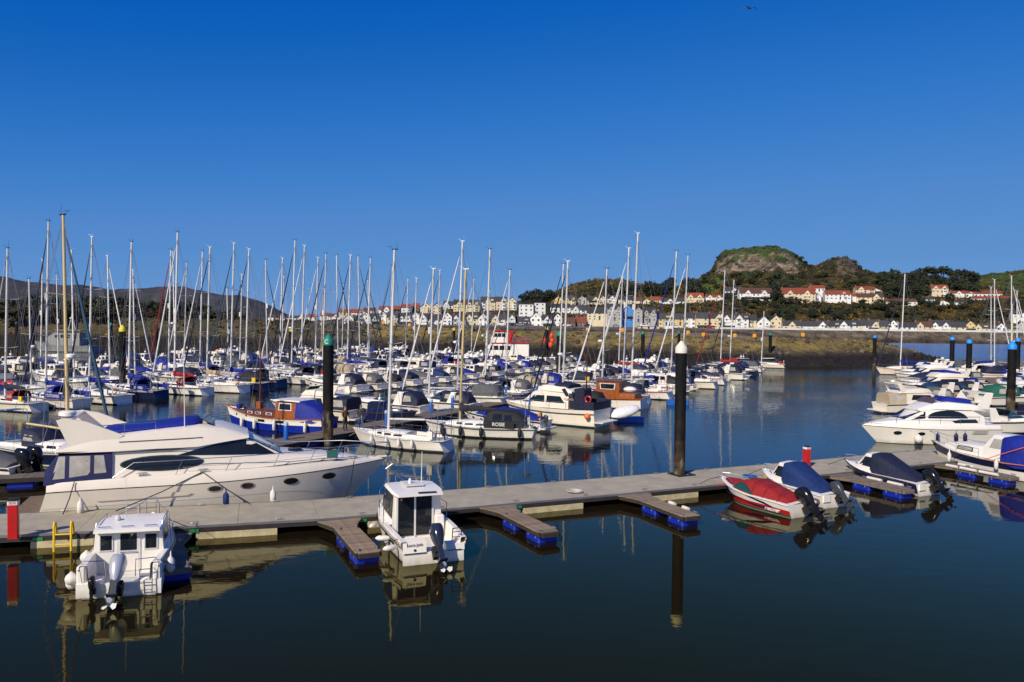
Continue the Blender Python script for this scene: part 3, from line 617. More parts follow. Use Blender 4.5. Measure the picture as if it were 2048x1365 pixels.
# ---- trees
leafm = [M('leaf_dark', (.028, .038, .016), .8, var=.4, scale=.6, objvar=.25), M('leaf_olive', (.055, .058, .020), .8, var=.4, scale=.6, objvar=.25), M('leaf_brown', (.075, .055, .028), .85, var=.4, scale=.6, objvar=.25), M('gorse_yellow', (.26, .17, .01), .8, var=.4, scale=.8)]
bark = M('bark', (.07, .055, .04), .9, var=.3)
def crown_mesh(seed, kind, nclump, leaf, mat):
    rg = random.Random(seed); mb = MB()
    for _ in range(nclump):
        while True:
            p = Vector((rg.uniform(-1, 1), rg.uniform(-1, 1), rg.uniform(-1, 1)))
            if .25 < p.length < 1: break
        if kind == 'pine': c = Vector((p.x*.62, p.y*.62, .74+p.z*.22))
        else: c = Vector((p.x*.5, p.y*.5, .60+p.z*.38))
        s = rg.uniform(.10, .19)
        for _ in range(26):
            d = Vector((rg.gauss(0, 1), rg.gauss(0, 1), rg.gauss(0, .8))).normalized()*s*rg.random()**.4; q = c+d
            n = Vector((rg.gauss(0, 1), rg.gauss(0, 1), rg.gauss(0, 1)+.6)).normalized(); a = n.orthogonal().normalized()*leaf*rg.uniform(.6, 1.3); b = n.cross(a).normalized()*leaf*rg.uniform(.4, 1)
            mb.add([q-a-b, q+a-b*.6, q+a*.7+b, q-a*.8+b*.8], [(0, 1, 2, 3)])
    o = mb.build('crown', mat, smooth=None, recalc=False); COL.objects.unlink(o); return o
def trunk_mesh(seed, kind):
    rg = random.Random(seed); mb = MB(); top = .75 if kind == 'pine' else .62
    mb.tube([(0, 0, -.12), (.01, 0, .2), (rg.uniform(-.04, .04), rg.uniform(-.04, .04), top)], [.04, .03, .014], 6)
    for i in range(5):
        a = rg.random()*6.3; z = rg.uniform(.3, .6); mb.tube([(0, 0, z), (.2*math.cos(a), .2*math.sin(a), z+.14), (.38*math.cos(a), .38*math.sin(a), z+.2)], [.014, .01, .004], 4)
    o = mb.build('trunk', bark, smooth=None, recalc=False); COL.objects.unlink(o); return o
CRN = {'d': [crown_mesh(i, 'round', 46, .045, leafm[0]) for i in range(3)], 'o': [crown_mesh(i+9, 'round', 40, .045, leafm[1]) for i in range(2)], 'b': [crown_mesh(i+20, 'round', 34, .04, leafm[2]) for i in range(2)], 'p': [crown_mesh(i+30, 'pine', 30, .045, leafm[0]) for i in range(3)], 'y': [crown_mesh(40, 'round', 30, .05, leafm[3])]}
TRK = [trunk_mesh(i, 'round') for i in range(3)]
trg = random.Random(11)
def tree(x, y, z, h, wide, kind, label, group):
    t = thing('pine_tree' if kind == 'p' else ('gorse_bush' if kind == 'y' else 'tree'), label, 'bush' if kind == 'y' else 'tree', (x, y, z), trg.random()*6.3, group); t.scale = (h*wide, h*wide, h)
    inst(TRK[trg.randrange(3)], t, name='trunk'); inst(trg.choice(CRN[kind]), t, name='crown')
def hill_tree(px, ybase, h, wide, kind, label, group):
    D = 480
    while D < 815 and tzn(px, D) < zy(px, ybase, D): D += 4
    tree((px-1024)/FPX*D, D, tzn(px, D)-.3, h, wide, kind, label, group)
TL = {'wood': 'dark evergreen tree in the wood behind the hillside houses', 'gap': 'dark round tree among the houses above the seafront', 'knoll': 'dark tree on the slope of the brown knoll', 'slope': 'bushy tree on the scrubby bank behind the seafront terrace', 'crag': 'small wind-bent tree on the skyline beside the crags'}
for i in range(34): hill_tree(trg.uniform(1765, 1945), trg.uniform(566, 600), trg.uniform(8, 13), trg.uniform(.8, 1.2), 'd', TL['wood'], 'wood on the hillside')
for i in range(16): hill_tree(trg.uniform(1290, 1400), trg.uniform(576, 596), trg.uniform(7, 12), trg.uniform(.8, 1.2), 'd', TL['knoll'], 'trees beside the knoll')
for i in range(12): hill_tree(trg.uniform(1200, 1300), trg.uniform(582, 594), trg.uniform(4, 8), trg.uniform(.9, 1.3), 'd', TL['knoll'], 'trees beside the knoll')
for px, yb, h in [(1045, 606, 7), (1058, 605, 9), (1072, 605, 10), (1087, 605, 8), (1098, 604, 9), (1110, 602, 6), (1165, 600, 5), (1260, 600, 6), (1405, 592, 6), (1450, 600, 5), (1478, 596, 7), (1545, 600, 11), (1556, 598, 13), (1552, 606, 9), (1566, 592, 8), (1647, 588, 6), (1768, 606, 8), (1835, 604, 6), (1842, 612, 6), (1898, 606, 7), (845, 612, 4)]:
    hill_tree(px, yb, h, 1.0, 'd', TL['gap'], 'trees among the upper houses')
for i in range(100): hill_tree(trg.uniform(1440, 2040), trg.uniform(604, 640), trg.uniform(2.5, 5.5), trg.uniform(1, 1.7), trg.choice('oobd'), TL['slope'], 'bushes on the bank')
for i in range(80): hill_tree(trg.uniform(1400, 1770), trg.uniform(553, 600), trg.uniform(3, 6), trg.uniform(1, 1.8), trg.choice('oodb'), 'low shrub on the hillside under the crags', 'shrubs under the crags')
for px, yb, h in [(1588, 517, 4), (1598, 524, 5), (1607, 531, 4), (1618, 536, 3), (1706, 530, 4), (1716, 540, 4), (1728, 546, 3), (1405, 556, 4), (1415, 552, 4), (1424, 547, 3), (1737, 551, 3)]: hill_tree(px, yb, h, 1.2, 'o', TL['crag'], 'skyline trees')
for px, yb, h, w in [(1850, 562, 13, 1.2), (1866, 563, 14, 1.3), (1884, 565, 11, 1.3), (1902, 566, 10, 1.2), (1918, 566, 12, 1.4), (1928, 568, 12, 1.3), (1838, 562, 9, 1.2)]: hill_tree(px, yb, h, w, 'p', 'spreading pine in the skyline clump right of the crags', 'skyline pines')
for px, yb, h in [(1855, 602, 4), (1917, 608, 4.5), (1462, 614, 3), (1504, 616, 3)]: hill_tree(px, yb, h, 1.2, 'y', 'yellow flowering gorse bush among the hillside houses', 'gorse bushes')
# wooded bank behind the marina on the left
for i in range(44):
    px = 2+i*9.6+trg.uniform(-6, 6); D = trg.uniform(242, 262); top = interp([(0, 600), (60, 592), (110, 598), (150, 603), (190, 592), (215, 588), (235, 590), (280, 604), (330, 600), (400, 600), (430, 622)], px)
    zb = 7.2; h = (zy(px, top+trg.uniform(-2, 9), D)-zb)*1.02; tree((px-1024)/FPX*D, D, zb, h, trg.uniform(.85, 1.15), trg.choice('ddddo'), 'dark tree in the wood behind the marina, left side', 'wood behind the marina')
for i in range(60):
    px = trg.uniform(-20, 610); D = trg.uniform(228, 240); h = trg.uniform(2, 4.2) if px < 480 else trg.uniform(1.2, 2)
    tree((px-1024)/FPX*D, D, interp(ZC, (px-1024)/FPX*D)-.5, h, trg.uniform(1.3, 2), trg.choice('bbbo'), 'brown scrub bush along the top of the left bank', 'scrub on the bank')

# bracken, gorse and bramble covering the slopes: one mass
def scrub(name, pts, label):
    rg = random.Random(77); mb = MB(); cols = []
    for (x, y, z, s, c) in pts:
        for _ in range(7):
            q = Vector((x+rg.gauss(0, s*.5), y+rg.gauss(0, s*.5), z+abs(rg.gauss(0, s*.35)))); n = Vector((rg.gauss(0, 1), rg.gauss(0, 1)-.5, rg.gauss(0, 1)+.5)).normalized(); a = n.orthogonal().normalized()*s*rg.uniform(.2, .5); b = n.cross(a).normalized()*s*rg.uniform(.2, .45)
            mb.add([q-a-b, q+a-b*.6, q+a*.7+b, q-a*.8+b*.8], [(0, 1, 2, 3)]); k = rg.uniform(.65, 1.4); cols += [tuple(v*k for v in c)]*4
    o = mb.build(name, MV('scrub_leaves', .9, .6, .3, .2, 3, .1), smooth=None, recalc=False); setcol(o, cols); tag(o, label, 'scrub', kind='stuff')
pts = []; sg = random.Random(19); SC = [(.026, .034, .012), (.045, .048, .016), (.07, .05, .018), (.10, .065, .016), (.16, .105, .012), (.02, .026, .011)]
while len(pts) < 6500:
    px = sg.uniform(1090, 2090); D = sg.uniform(478, 818)
    if D > 735 and 1430 < px < 1600 and D < 795 and sg.random() < .85: continue
    if D > 770 and 1440 < px < 1600 and sg.random() < .75: continue
    if px > 1930 and D > 640 and sg.random() < .7: continue
    w = nz(px*.02, D*.03, 21); pts.append(((px-1024)/FPX*D, D, tzn(px, D)-.1, sg.uniform(.8, 2.0), SC[max(0, min(5, int((w+.45)*6+sg.uniform(-1, 1))))]))
scrub('hillside_scrub', pts, 'bracken, gorse and bramble scrub over the hill slopes')
pts = []
for _ in range(2600):
    i = sg.randrange(len(BW)); X, Y, Z, h = BW[i]
    if h < .6 or X > 20 or X < -190: continue
    pts.append((X+sg.uniform(-1, 1), Y+sg.uniform(-1, 1), Z-.1, sg.uniform(.5, 1.3)*(1 if X < -40 else .6), sg.choice(((.09, .065, .03), (.06, .05, .022), (.12, .09, .04), (.05, .055, .02)))))
scrub('bank_grass', pts, 'dry grass and scrub on the bank behind the marina')
# lamp posts along the promenade
for i, px in enumerate((790, 860, 950, 1020, 1110, 1240, 1330, 1440, 1545, 1660, 1770, 1885, 1965)):
    D = 441.5; r = thing('lamp_post', 'thin promenade lamp post, %s from the left along the far seafront' % ORD[i], 'lamp post', ((px-1024)/FPX*D, D, 6.25), 0, 'promenade lamp posts')
    mb = MB(); mb.tube([(0, 0, 0), (0, 0, 6.2), (.5, -.3, 6.5)], [.09, .06, .05], 6); mb.build('pole', M('lamp_pole', (.05, .06, .06), .5), r); mb = MB(); mb.box(.35, .85, -.45, -.15, 6.45, 6.6); mb.build('lamp_head', M('lamp_head', (.4, .4, .4), .4), r)
# ================================================================== PONTOONS AND PILES
deckm = M('pontoon_deck', (.37, .325, .235), .85, var=.22, scale=1.3, bump=.25, bscale=60, objvar=.05)
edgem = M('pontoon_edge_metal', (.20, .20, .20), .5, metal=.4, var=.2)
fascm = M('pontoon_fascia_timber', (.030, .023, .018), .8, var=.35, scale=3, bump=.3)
concm = M('float_concrete', (.50, .42, .24), .9, var=.3, scale=2.5, bump=.3, bscale=12)
bluef = M('blue_float_plastic', (.004, .022, .34), .4, var=.15, scale=3)
plankm = M('pontoon_plank', (.24, .175, .115), .85, var=.35, scale=5, bump=.3, bscale=30, objvar=.22)
plankg = M('pontoon_plank_grey', (.17, .135, .10), .9, var=.35, scale=5, bump=.3, bscale=30, objvar=.25)
galv = M('galvanised', (.35, .36, .37), .5, metal=.7, var=.2)
greentag = M('green_tag', (.01, .22, .08), .5)
FRONT = [(-30, 26.2), (-22, 28.1), (-18.56, 28.96), (-13.68, 30.25), (-7.64, 32.0), (-1.3, 34.6), (5.17, 37.45), (10.56, 40.0), (17.3, 43.2), (25.5, 47.3), (40, 54.8), (64, 67.4)]
mb = MB(); mb.tube([(-.16, 0, .07), (-.1, 0, .085), (.1, 0, .085), (.16, 0, .07)], [.012, .02, .02, .012], 6); mb.tube([(-.05, 0, 0), (-.05, 0, .08)], .018, 5); mb.tube([(.05, 0, 0), (.05, 0, .08)], .018, 5)
CLEAT = mb.build('mooring_cleat', galv); COL.objects.unlink(CLEAT)
mp = thing('walkway_pontoon', 'long pale grey walkway pontoon crossing the foreground', 'pontoon', (0, 0, 0))
WID = 3.55
def nrm(i):
    a = Vector(FRONT[max(0, i-1)]); b = Vector(FRONT[min(len(FRONT)-1, i+1)]); d = (b-a).normalized(); return Vector((-d.y, d.x))
BACK = [Vector(FRONT[i])+nrm(i)*WID for i in range(len(FRONT))]
for i in range(len(FRONT)-1):
    A, B, C_, D_ = Vector(FRONT[i]), Vector(FRONT[i+1]), BACK[i+1], BACK[i]; n = max(1, round((B-A).length/2.6))
    for k in range(n):
        t0, t1 = k/n, (k+1)/n; g = .006/(B-A).length
        q = [A.lerp(B, t0+g), A.lerp(B, t1-g), D_.lerp(C_, t1-g), D_.lerp(C_, t0+g)]
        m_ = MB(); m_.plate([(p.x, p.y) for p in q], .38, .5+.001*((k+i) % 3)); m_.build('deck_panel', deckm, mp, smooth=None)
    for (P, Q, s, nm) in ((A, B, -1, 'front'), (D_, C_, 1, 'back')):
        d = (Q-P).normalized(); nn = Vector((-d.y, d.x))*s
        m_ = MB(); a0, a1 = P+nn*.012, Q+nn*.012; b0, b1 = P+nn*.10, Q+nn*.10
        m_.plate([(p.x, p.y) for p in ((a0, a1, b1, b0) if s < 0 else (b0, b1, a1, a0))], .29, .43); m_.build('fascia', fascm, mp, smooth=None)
        m_ = MB(); b0, b1 = P+nn*.07, Q+nn*.07; m_.plate([(p.x, p.y) for p in ((P+nn*.004, Q+nn*.004, b1, b0))], .433, .512); m_.build('edge_strip', edgem, mp, smooth=None)
        m_ = MB(); a0, a1 = P-nn*.06, Q-nn*.06; m_.plate([(p.x, p.y) for p in (a0, a1, Q+nn*.006, P+nn*.006)], .25, .287); m_.build('lower_rail', galv, mp, smooth=None)
    L_ = (B-A).length; nf = max(1, round(L_/6.5))
    for k in range(nf):
        t = (k+.5)/nf; hw = 1.5/L_; q = [A.lerp(B, t-hw)-nrm(i)*.13, A.lerp(B, t+hw)-nrm(i)*.13, D_.lerp(C_, t+hw)+nrm(i)*.1, D_.lerp(C_, t-hw)+nrm(i)*.1]
        m_ = MB(); m_.plate([(p.x, p.y) for p in q], -.55, .246); m_.build('concrete_float', concm, mp, smooth=None)
    for k in range(max(1, round(L_/3))):
        t = (k+.5)/max(1, round(L_/3)); az = math.atan2(B.y-A.y, B.x-A.x)
        for e in (A.lerp(B, t)+nrm(i)*.16, D_.lerp(C_, t)-nrm(i)*.16): inst(CLEAT, mp, (e.x, e.y, .503), (0, 0, az))
        if k == 0:
            m_ = MB(); e = A.lerp(B, t)-nrm(i)*.115; m_.box(-.17, .17, -.012, .012, -.06, .06); g_ = m_.build('number_tag', greentag, mp, smooth=None); g_.location = (e.x, e.y, .33); g_.rotation_euler = (0, 0, az)
# finger pontoons: planks, frame and blue floats
mb = MB(); mb.cbox(0, .135, -.46, .46, -.035, 0, .008); PLANK = mb.build('plank', plankm, smooth=None); COL.objects.unlink(PLANK)
PLANKG = bpy.data.objects.new('plank', PLANK.data.copy()); PLANKG.data.materials[0] = plankg
def finger(bx, by, ang, L_, label, grey=False, white=(), ftag=True, w=.92):
    t = thing('finger_pontoon', label, 'pontoon', (bx, by, .44), rad(ang), 'finger pontoons on the near walkway')
    n = int(L_/.142); pl = PLANKG if grey else PLANK
    for i in range(n):
        s = w/.92*(1+.9*max(0, 1-i*.142/1.1)**1.4)
        if i == n-1: s *= .8
        inst(pl, t, (i*.142+.02, 0, random.uniform(-.004, .004)), sc=(1, s, 1), name='plank')
    for s in (-1, 1):
        m_ = MB(); y0 = s*w/2; m_.add([(0, y0*1.85, -.19), (1.1, y0*1.01, -.19), (L_-.1, y0*1.01, -.19), (0, y0*1.85, -.04), (1.1, y0*1.01, -.04), (L_-.1, y0*1.01, -.04)]+[(x, y0*q-s*.08, z) for z in (-.19, -.04) for x, q in ((0, 1.85), (1.1, 1.01), (L_-.1, 1.01))],
              [(0, 1, 4, 3), (1, 2, 5, 4), (6, 9, 10, 7), (7, 10, 11, 8), (3, 4, 10, 9), (4, 5, 11, 10), (0, 6, 7, 1), (1, 7, 8, 2), (2, 8, 11, 5)]); m_.build('side_beam', fascm if not grey else plankg, t, smooth=None)
    m_ = MB(); m_.cbox(L_-.1, L_+.02, -w*.42, w*.42, -.19, -.02, .03); m_.build('end_beam', fascm if not grey else plankg, t, smooth=None)
    for x in (L_*.40, L_*.84):
        m_ = MB(); m_.cbox(x-.55, x+.55, -w*.46, w*.46, -.85, -.20, .06); m_.build('float', bluef, t, smooth=30)
        for s in (-1, 1):
            for q in (-.3, .3):
                m_ = MB(); m_.box(x+q-.03, x+q+.03, s*w*.46-.015, s*w*.46+.015, -.30, -.2); m_.build('float_bracket', galv, t, smooth=None)
    for x in (L_*.3, L_*.93):
        for s in (-1, 1): inst(CLEAT, t, (x, s*w*.36, .006))
    for (s, x0, x1) in white:
        m_ = MB(); m_.tube([(x0, s*(w/2+.03), .03), (x1, s*(w/2+.03), .03)], .085, 8); m_.build('fender_strip', fendw, t)
    return t
FG = [(-12.75, 29.6, -63, 4.5, 'grey-planked finger pontoon beside the small cabin boat, far left', True, ()),
      (-6.9, 32.2, -66, 5.0, 'brown finger pontoon with blue floats left of the pilothouse boat', False, ()),
      (-.55, 34.9, -63.5, 4.8, 'empty finger pontoon with blue floats right of the pilothouse boat', False, ()),
      (5.85, 37.7, -66, 4.6, 'finger pontoon with two small white fenders near the tall white-capped pile', False, ((1, 2.2, 2.6), (1, 3.2, 3.6))),
      (12.35, 40.9, -65, 4.3, 'finger pontoon between the red-covered speedboat and the blue-covered boat', True, ()),
      (18.0, 43.5, -66, 4.4, 'weathered finger pontoon with two long white fender strips by the navy-covered boat', True, ((1, 1.4, 2.3), (1, 2.7, 3.6))),
      (25.7, 47.3, -68, 4.4, 'finger pontoon lined with white fenders by the boat under blue tarpaulin', True, ((-1, .6, 1.3), (-1, 1.5, 2.5), (-1, 2.7, 3.8), (1, .6, 1.6)))]
for a in FG: finger(*a)

pilem = MV('pile_steel_weed', .75, 1.5, .35, .6, 6, .03)
capm = dict(white=M('pile_cap_white', (.70, .66, .55), .6, var=.15, scale=3), green=M('pile_cap_green', (.01, .20, .13), .5), yellow=M('pile_cap_yellow', (.72, .55, .01), .5), blue=M('pile_cap_blue', (.02, .26, .70), .5), black=M('pile_cap_black', (.02, .02, .02), .5))
def pile(px, ytop, D, cap, label, r=.3, conical=True, letter=None):
    p = atd(px, ytop, D); H = p.z; t = thing('mooring_pile', label, 'pile', (p.x, p.y, 0), 0, 'mooring piles'); ch = r*(2.1 if conical else 1.5)
    mb = MB(); cols = []; n = 18; zs = [-1]+[i*.16 for i in range(24)]+[lerp(3.84, H-ch, i/5) for i in range(1, 6)]; pr_ = random.Random(int(px))
    for z in zs:
        c = (.085, .062, .035) if z < 1.2 else ((.035, .022, .013) if z < 2.3 else ((.010, .008, .006) if z < 3.4 else (.006, .006, .006)))
        for k in range(n):
            q = nz(k*.45, z*1.3, px); rr = r*(1+(.035*q if z < 2.6 else 0)); j = max(.35, 1+1.3*q); mb.v.append((rr*math.cos(k*2*math.pi/n), rr*math.sin(k*2*math.pi/n), z)); cols.append((c[0]*j, c[1]*j, c[2]*j) if not (z < 2.4 and q > .38) else (.16, .15, .12))
    for i in range(len(zs)-1):
        for k in range(n): mb.f.append([i*n+k, i*n+(k+1) % n, (i+1)*n+(k+1) % n, (i+1)*n+k]); mb.m.append(0)
    o = mb.build('shaft', pilem, t, recalc=False, smooth=None); o.data.polygons.foreach_set('use_smooth', [True]*len(o.data.polygons)); setcol(o, cols)
    mb = MB(); c = r*1.06
    prof = [(c, -.02), (c, ch*.42), (c*.93, ch*.48), (c*.55, ch*.74), (.05, ch*.98), (.0, ch)] if conical else [(c, -.02), (c, ch*.55), (c*.86, ch*.75), (c*.5, ch*.93), (0, ch)]
    mb.lathe(prof, 18, (0, 0, H-ch)); q = mb.build('cap', capm[cap], t)
    if letter: lettering(q, letter, .42, (-.05, -c-.02, H-ch*.72), (math.pi/2, 0, 0), whitec)
PL = [(1363, 682, 42.4, 'white', 'tall black pile with white conical cap rising from the near walkway', .30, True, None),
      (657, 668, 54.5, 'green', 'black pile with green conical cap marked C beside the blue wooden boat', .36, True, 'C'),
      (245, 650, 92, 'yellow', 'black pile with yellow conical cap among the yachts on the left', .36, True, None),
      (582, 655, 130, 'yellow', 'black pile with yellow cap left of the pile marked C', .32, True, None),
      (908, 655, 160, 'yellow', 'thin black pile with yellow cap left of the tan wooden mast', .3, True, None), (923, 655, 190, 'yellow', 'far small pile with yellow cap just right of the tan mast', .3, True, None),
      (1094, 653, 150, 'yellow', 'pile with yellow cap hung with orange buoys right of the ferry', .3, True, None),
      (1119, 663, 117, 'green', 'black pile with rounded green cap above the cream flybridge cruiser', .42, False, None),
      (1286, 663, 150, 'green', 'pile with green cap beside the blue furled headsail', .36, False, None), (1358, 663, 160, 'green', 'pile with green cap just behind the white-capped pile', .3, False, None),
      (1541, 666, 172, 'green', 'lone pile with green cap beside the breakwater, centre right', .34, False, None),
      (1750, 671, 158, 'blue', 'pile with blue cap left of the right-hand yachts, in front of the spit', .34, False, None), (1905, 674, 125, 'blue', 'pile with blue cap at the tip of the spit', .34, False, None),
      (1939, 679, 110, 'blue', 'pile with blue cap between the right-hand motor yachts', .36, False, None), (2025, 682, 81, 'blue', 'nearest blue-capped pile at the right edge, weedy below', .40, True, None), (2036, 676, 120, 'blue', 'blue-capped pile half hidden behind the nearest one at right edge', .36, False, None),
      (34, 643, 150, 'black', 'all black pile near the left edge', .36, False, None), (66, 641, 175, 'black', 'far black pile second from the left edge', .34, False, None), (222, 645, 165, 'green', 'far pile with small green cap left of the yellow-capped one', .3, True, None), (313, 646, 165, 'black', 'far black pile right of the yellow-capped pile', .34, False, None), (458, 648, 175, 'green', 'far pile with green cap behind the red dinghy', .3, True, None)]
for a in PL: pile(*a)
# collar where the near pile passes through the walkway
p = atd(1363, 950, 42.4); mb = MB(); mb.box(-.55, .55, -.5, -.36, .505, .56); mb.box(-.55, .55, .36, .5, .505, .56); mb.box(-.55, -.4, -.36, .36, .505, .56); mb.box(.4, .55, -.36, .36, .505, .56)
o = mb.build('pile_collar', black, mp, smooth=None); o.location = (p.x, p.y, 0); o.rotation_euler = (0, 0, rad(26))

# red emergency posts and the yellow ladder
def red_post(px, py, H, label):
    p = gp(px, py, .5); t = thing('emergency_post', label, 'post', (p.x, p.y, .503), rad(20), 'red emergency posts')
    mb = MB(); mb.cbox(-.165, .165, -.15, .15, 0, H*.86, .02); mb.build('body', redp, t)
    mb = MB(); mb.cbox(-.17, .17, -.155, .155, H*.862, H*.965, .02); q = mb.build('sign_band', whitec, t)
    lettering(q, 'SOS', .13, (0, -.16, H*.915), (math.pi/2, 0, 0), redletter)
    mb = MB(); mb.cbox(-.175, .175, -.16, .16, H*.967, H, .03); mb.build('top', black, t)
red_post(27, 1077, 1.42, 'red emergency post with white band, far left of the walkway')
red_post(1613, 934, 1.18, 'red emergency post with white band, right side of the walkway')
p = gp(126, 1086, .3); t = thing('safety_ladder', 'yellow safety ladder on the walkway edge beside the small cabin boat', 'ladder', (p.x, p.y, 0), rad(15))
for s in (-.28, .28): mb = MB(); mb.tube([(s, .3, .55), (s, .12, 1.02), (s, 0, 1.06), (s, -.06, .9), (s, -.06, -.9)], .04, 6); mb.build('rail', yellow, t)
for z in (.62, .25, -.1, -.45): mb = MB(); mb.tube([(-.28, -.06, z), (.28, -.06, z)], .03, 6); mb.build('rung', yellow, t)

# ================================================================== BOAT PARTS
def hull(parent, L, B, zs=(1.0, .95, 1.3), mats=None, bs=.72, tm=.42, pw=2.1, wl=.84, rake=.7, sr=.0, draft=.35, stripe=.09, sl=.10, bowb=.02, n=15, flare=1.4, caps=(True, True), seg=None):
    mats = mats or [white, navyhull, antif, navyhull]; st = []; sheer = []
    for i in range(n):
        t = i/(n-1); t = 1-(1-t)**1.25 if t > .5 else t
        t = min(1, t)
        b = B/2*(bs+(1-bs)*(1-((tm-t)/tm)**2)) if t < tm else B/2*max(bowb, 1-((t-tm)/(1-tm))**pw)
        z = zs[1]+(zs[0]-zs[1])*((tm-t)/tm)**2 if t < tm else zs[1]+(zs[2]-zs[1])*((t-tm)/(1-tm))**1.8
        wf = wl*(1-.28*max(0, (t-.45)/.55)**1.5)
        P = []
        for q in (-draft, -.04, .03, .12, z*.55, z-sl-stripe, z-sl, z):
            if q <= 0: y = b*wf*(.0 if q == -draft else .93)
            else: y = b*(wf+(1-wf)*min(1, q/z)**flare)
            dx = -rake*max(0, (t-.55)/.45)**2*(1-max(0, q)/z)*(1.0 if q > -.1 else 1.25)+sr*(max(0, q)/z)*(1 if i == 0 else max(0, 1-t*8))
            P.append((y, q, dx))
        st.append((-L/2+t*L, P)); sheer.append((-L/2+t*L, b, z))
    lf = Loft(st); mb = MB(); lf.mesh(mb, seg=seg or [2, 2, 1, 0, 0, 3, 0], caps=caps); o = mb.build('hull', mats, parent, smooth=38)
    lf.sheer = sheer; lf.L = L
    return lf, o
def sh(lf, x, inset=0):
    s = lf.sheer; b = interp([(q[0], q[1]) for q in s], x); z = interp([(q[0], q[2]) for q in s], x); return max(.02, b-inset), z
def deck(parent, lf, mat, drop=.05, camber=.06, name='deck', x1=None):
    mb = MB(); vs = []; S_ = [q for q in lf.sheer if x1 is None or q[0] <= x1]
    for x, b, z in S_: vs += [(x, -b*.985, z-drop), (x, 0, z-drop+camber*min(1, b)), (x, b*.985, z-drop)]
    fs = []
    for i in range(len(S_)-1):
        for k in range(2): a = i*3+k; fs.append([a, a+3, a+4, a+1])
    mb.add(vs, fs); return mb.build(name, mat, parent)
def rub(parent, lf, mat, r=.03, dz=-.02, name='rubbing_strake', side=(-1, 1)):
    mb = MB()
    for s in side: mb.tube([(x, s*(b+.005), z+dz) for x, b, z in lf.sheer], r, 5)
    return mb.build(name, mat, parent)
def rails(parent, lf, h=.6, x0=None, x1=None, step=1.5, mat=None, bow=True, inset=.06, mid=True, r=.013, front=.1):
    mat = mat or steel; L = lf.L; x0 = -L*.45 if x0 is None else x0; x1 = L*.42 if x1 is None else x1
    for s in (-1, 1):
        mb = MB(); n = max(2, int((x1-x0)/step)); top = []
        for i in range(n+1):
            x = lerp(x0, x1, i/n); b, z = sh(lf, x, inset); mb.tube([(x, s*b, z-.03), (x, s*b, z+h)], r, 4); top.append((x, s*b, z+h))
        mb.tube(top, r*.8, 4)
        if mid: mb.tube([(a, b, c-h*.45) for a, b, c in top], r*.6, 3)
        mb.build('guard_rail', mat, parent, smooth=None)
    if bow:
        mb = MB(); pts = []
        for s in (-1, 1):
            P = [(x1, s*sh(lf, x1, inset)[0], sh(lf, x1)[1]+h)]
            for f in (.45, .49): x = L*f; b, z = sh(lf, x, .02); P.append((x+front, s*max(.16, b), z+h+.05))
            pts.append(P)
            b, z = sh(lf, L*.45, .04); mb.tube([(L*.45, s*b, z-.04), (L*.45+front, s*max(.16, b), z+h)], r, 4)
        mb.tube(pts[0]+pts[1][::-1], r*1.15, 5); mb.build('pulpit', mat, parent, smooth=None)
def outboard(parent, x, y, z, s=1.0, mat=None, tilt=25, logo=None, name='outboard_motor'):
    """engine hung on a transom at (x,y,z), bow is +x"""
    mat = mat or blackeng; mb = MB()
    secs = [(-.08, .07, .10), (.06, .13, .18), (.22, .18, .25), (.42, .205, .30), (.60, .20, .30), (.71, .165, .25), (.77, .09, .14)]
    lf = [(q, w, l) for q, w, l in secs]; vs = []; n = 14
    for q, w, l in lf:
        for k in range(n):
            a = 2*math.pi*k/n; cx, cy = math.cos(a), math.sin(a); vs.append((-.05+math.copysign(abs(cx)**.75, cx)*l, math.copysign(abs(cy)**.75, cy)*w, q+.06*cx))
    fs = []
    for i in range(len(lf)-1):
        for k in range(n): fs.append([i*n+k, i*n+(k+1) % n, (i+1)*n+(k+1) % n, (i+1)*n+k])
    fs += [list(range(n))[::-1], [(len(lf)-1)*n+k for k in range(n)]]; mb.add(vs, fs)
    o = mb.build(name, mat, parent, smooth=50); o.location = (x-.32*s, y, z+.05*s); o.rotation_euler = (0, rad(tilt), 0); o.scale = (s, s, s)
    mb = MB(); mb.prism([(-.2, .02), (.16, .02), (.1, -.45), (.06, -.75), (-.1, -.75), (-.14, -.4)], -.075, .075); mb.prism([(-.3, -.5), (.1, -.5), (.1, -.53), (-.3, -.54)], -.13, .13)
    mb.build('midsection', mat if mat != silver else dkgrey, o)
    mb = MB(); mb.tube([(-.28, 0, -.82), (-.2, 0, -.82), (.12, 0, -.82), (.24, 0, -.82)], [.045, .075, .075, .01], 8); mb.prism([(-.12, -.88), (.06, -.88), (-.02, -1.08), (-.12, -1.06)], -.012, .012); mb.box(-.08, .06, -.03, .03, -.8, -.7); mb.build('gearcase', mat if mat != silver else dkgrey, o)
    mb = MB()
    for k in range(3):
        a = k*2.094; R = Matrix.Rotation(a, 3, 'X'); mb.add([Vector((-.30, 0, -.82))+R @ Vector(v) for v in ((.03, -.02, .04), (-.03, .05, .06), (-.05, .09, .17), (0, 0, .2), (.05, -.06, .15))], [(0, 1, 2, 3, 4)])
    mb.build('propeller', greyw if mat == silver or mat == navyeng else dkgrey, o, smooth=None)
    mb = MB(); mb.box(.1, .34, -.16, .16, -.28, .08); mb.tube([(.16, -.14, -.1), (-.02, -.1, -.16)], .025, 5); mb.tube([(.16, .14, -.1), (-.02, .1, -.16)], .025, 5); mb.build('transom_bracket', black, o, smooth=None)
    if logo:
        for s_, rz in ((-1, 0), (1, math.pi)): lettering(o, logo, .11, (-.05, s_*.212, .50), (math.pi/2, 0, rz), whitec)
    return o
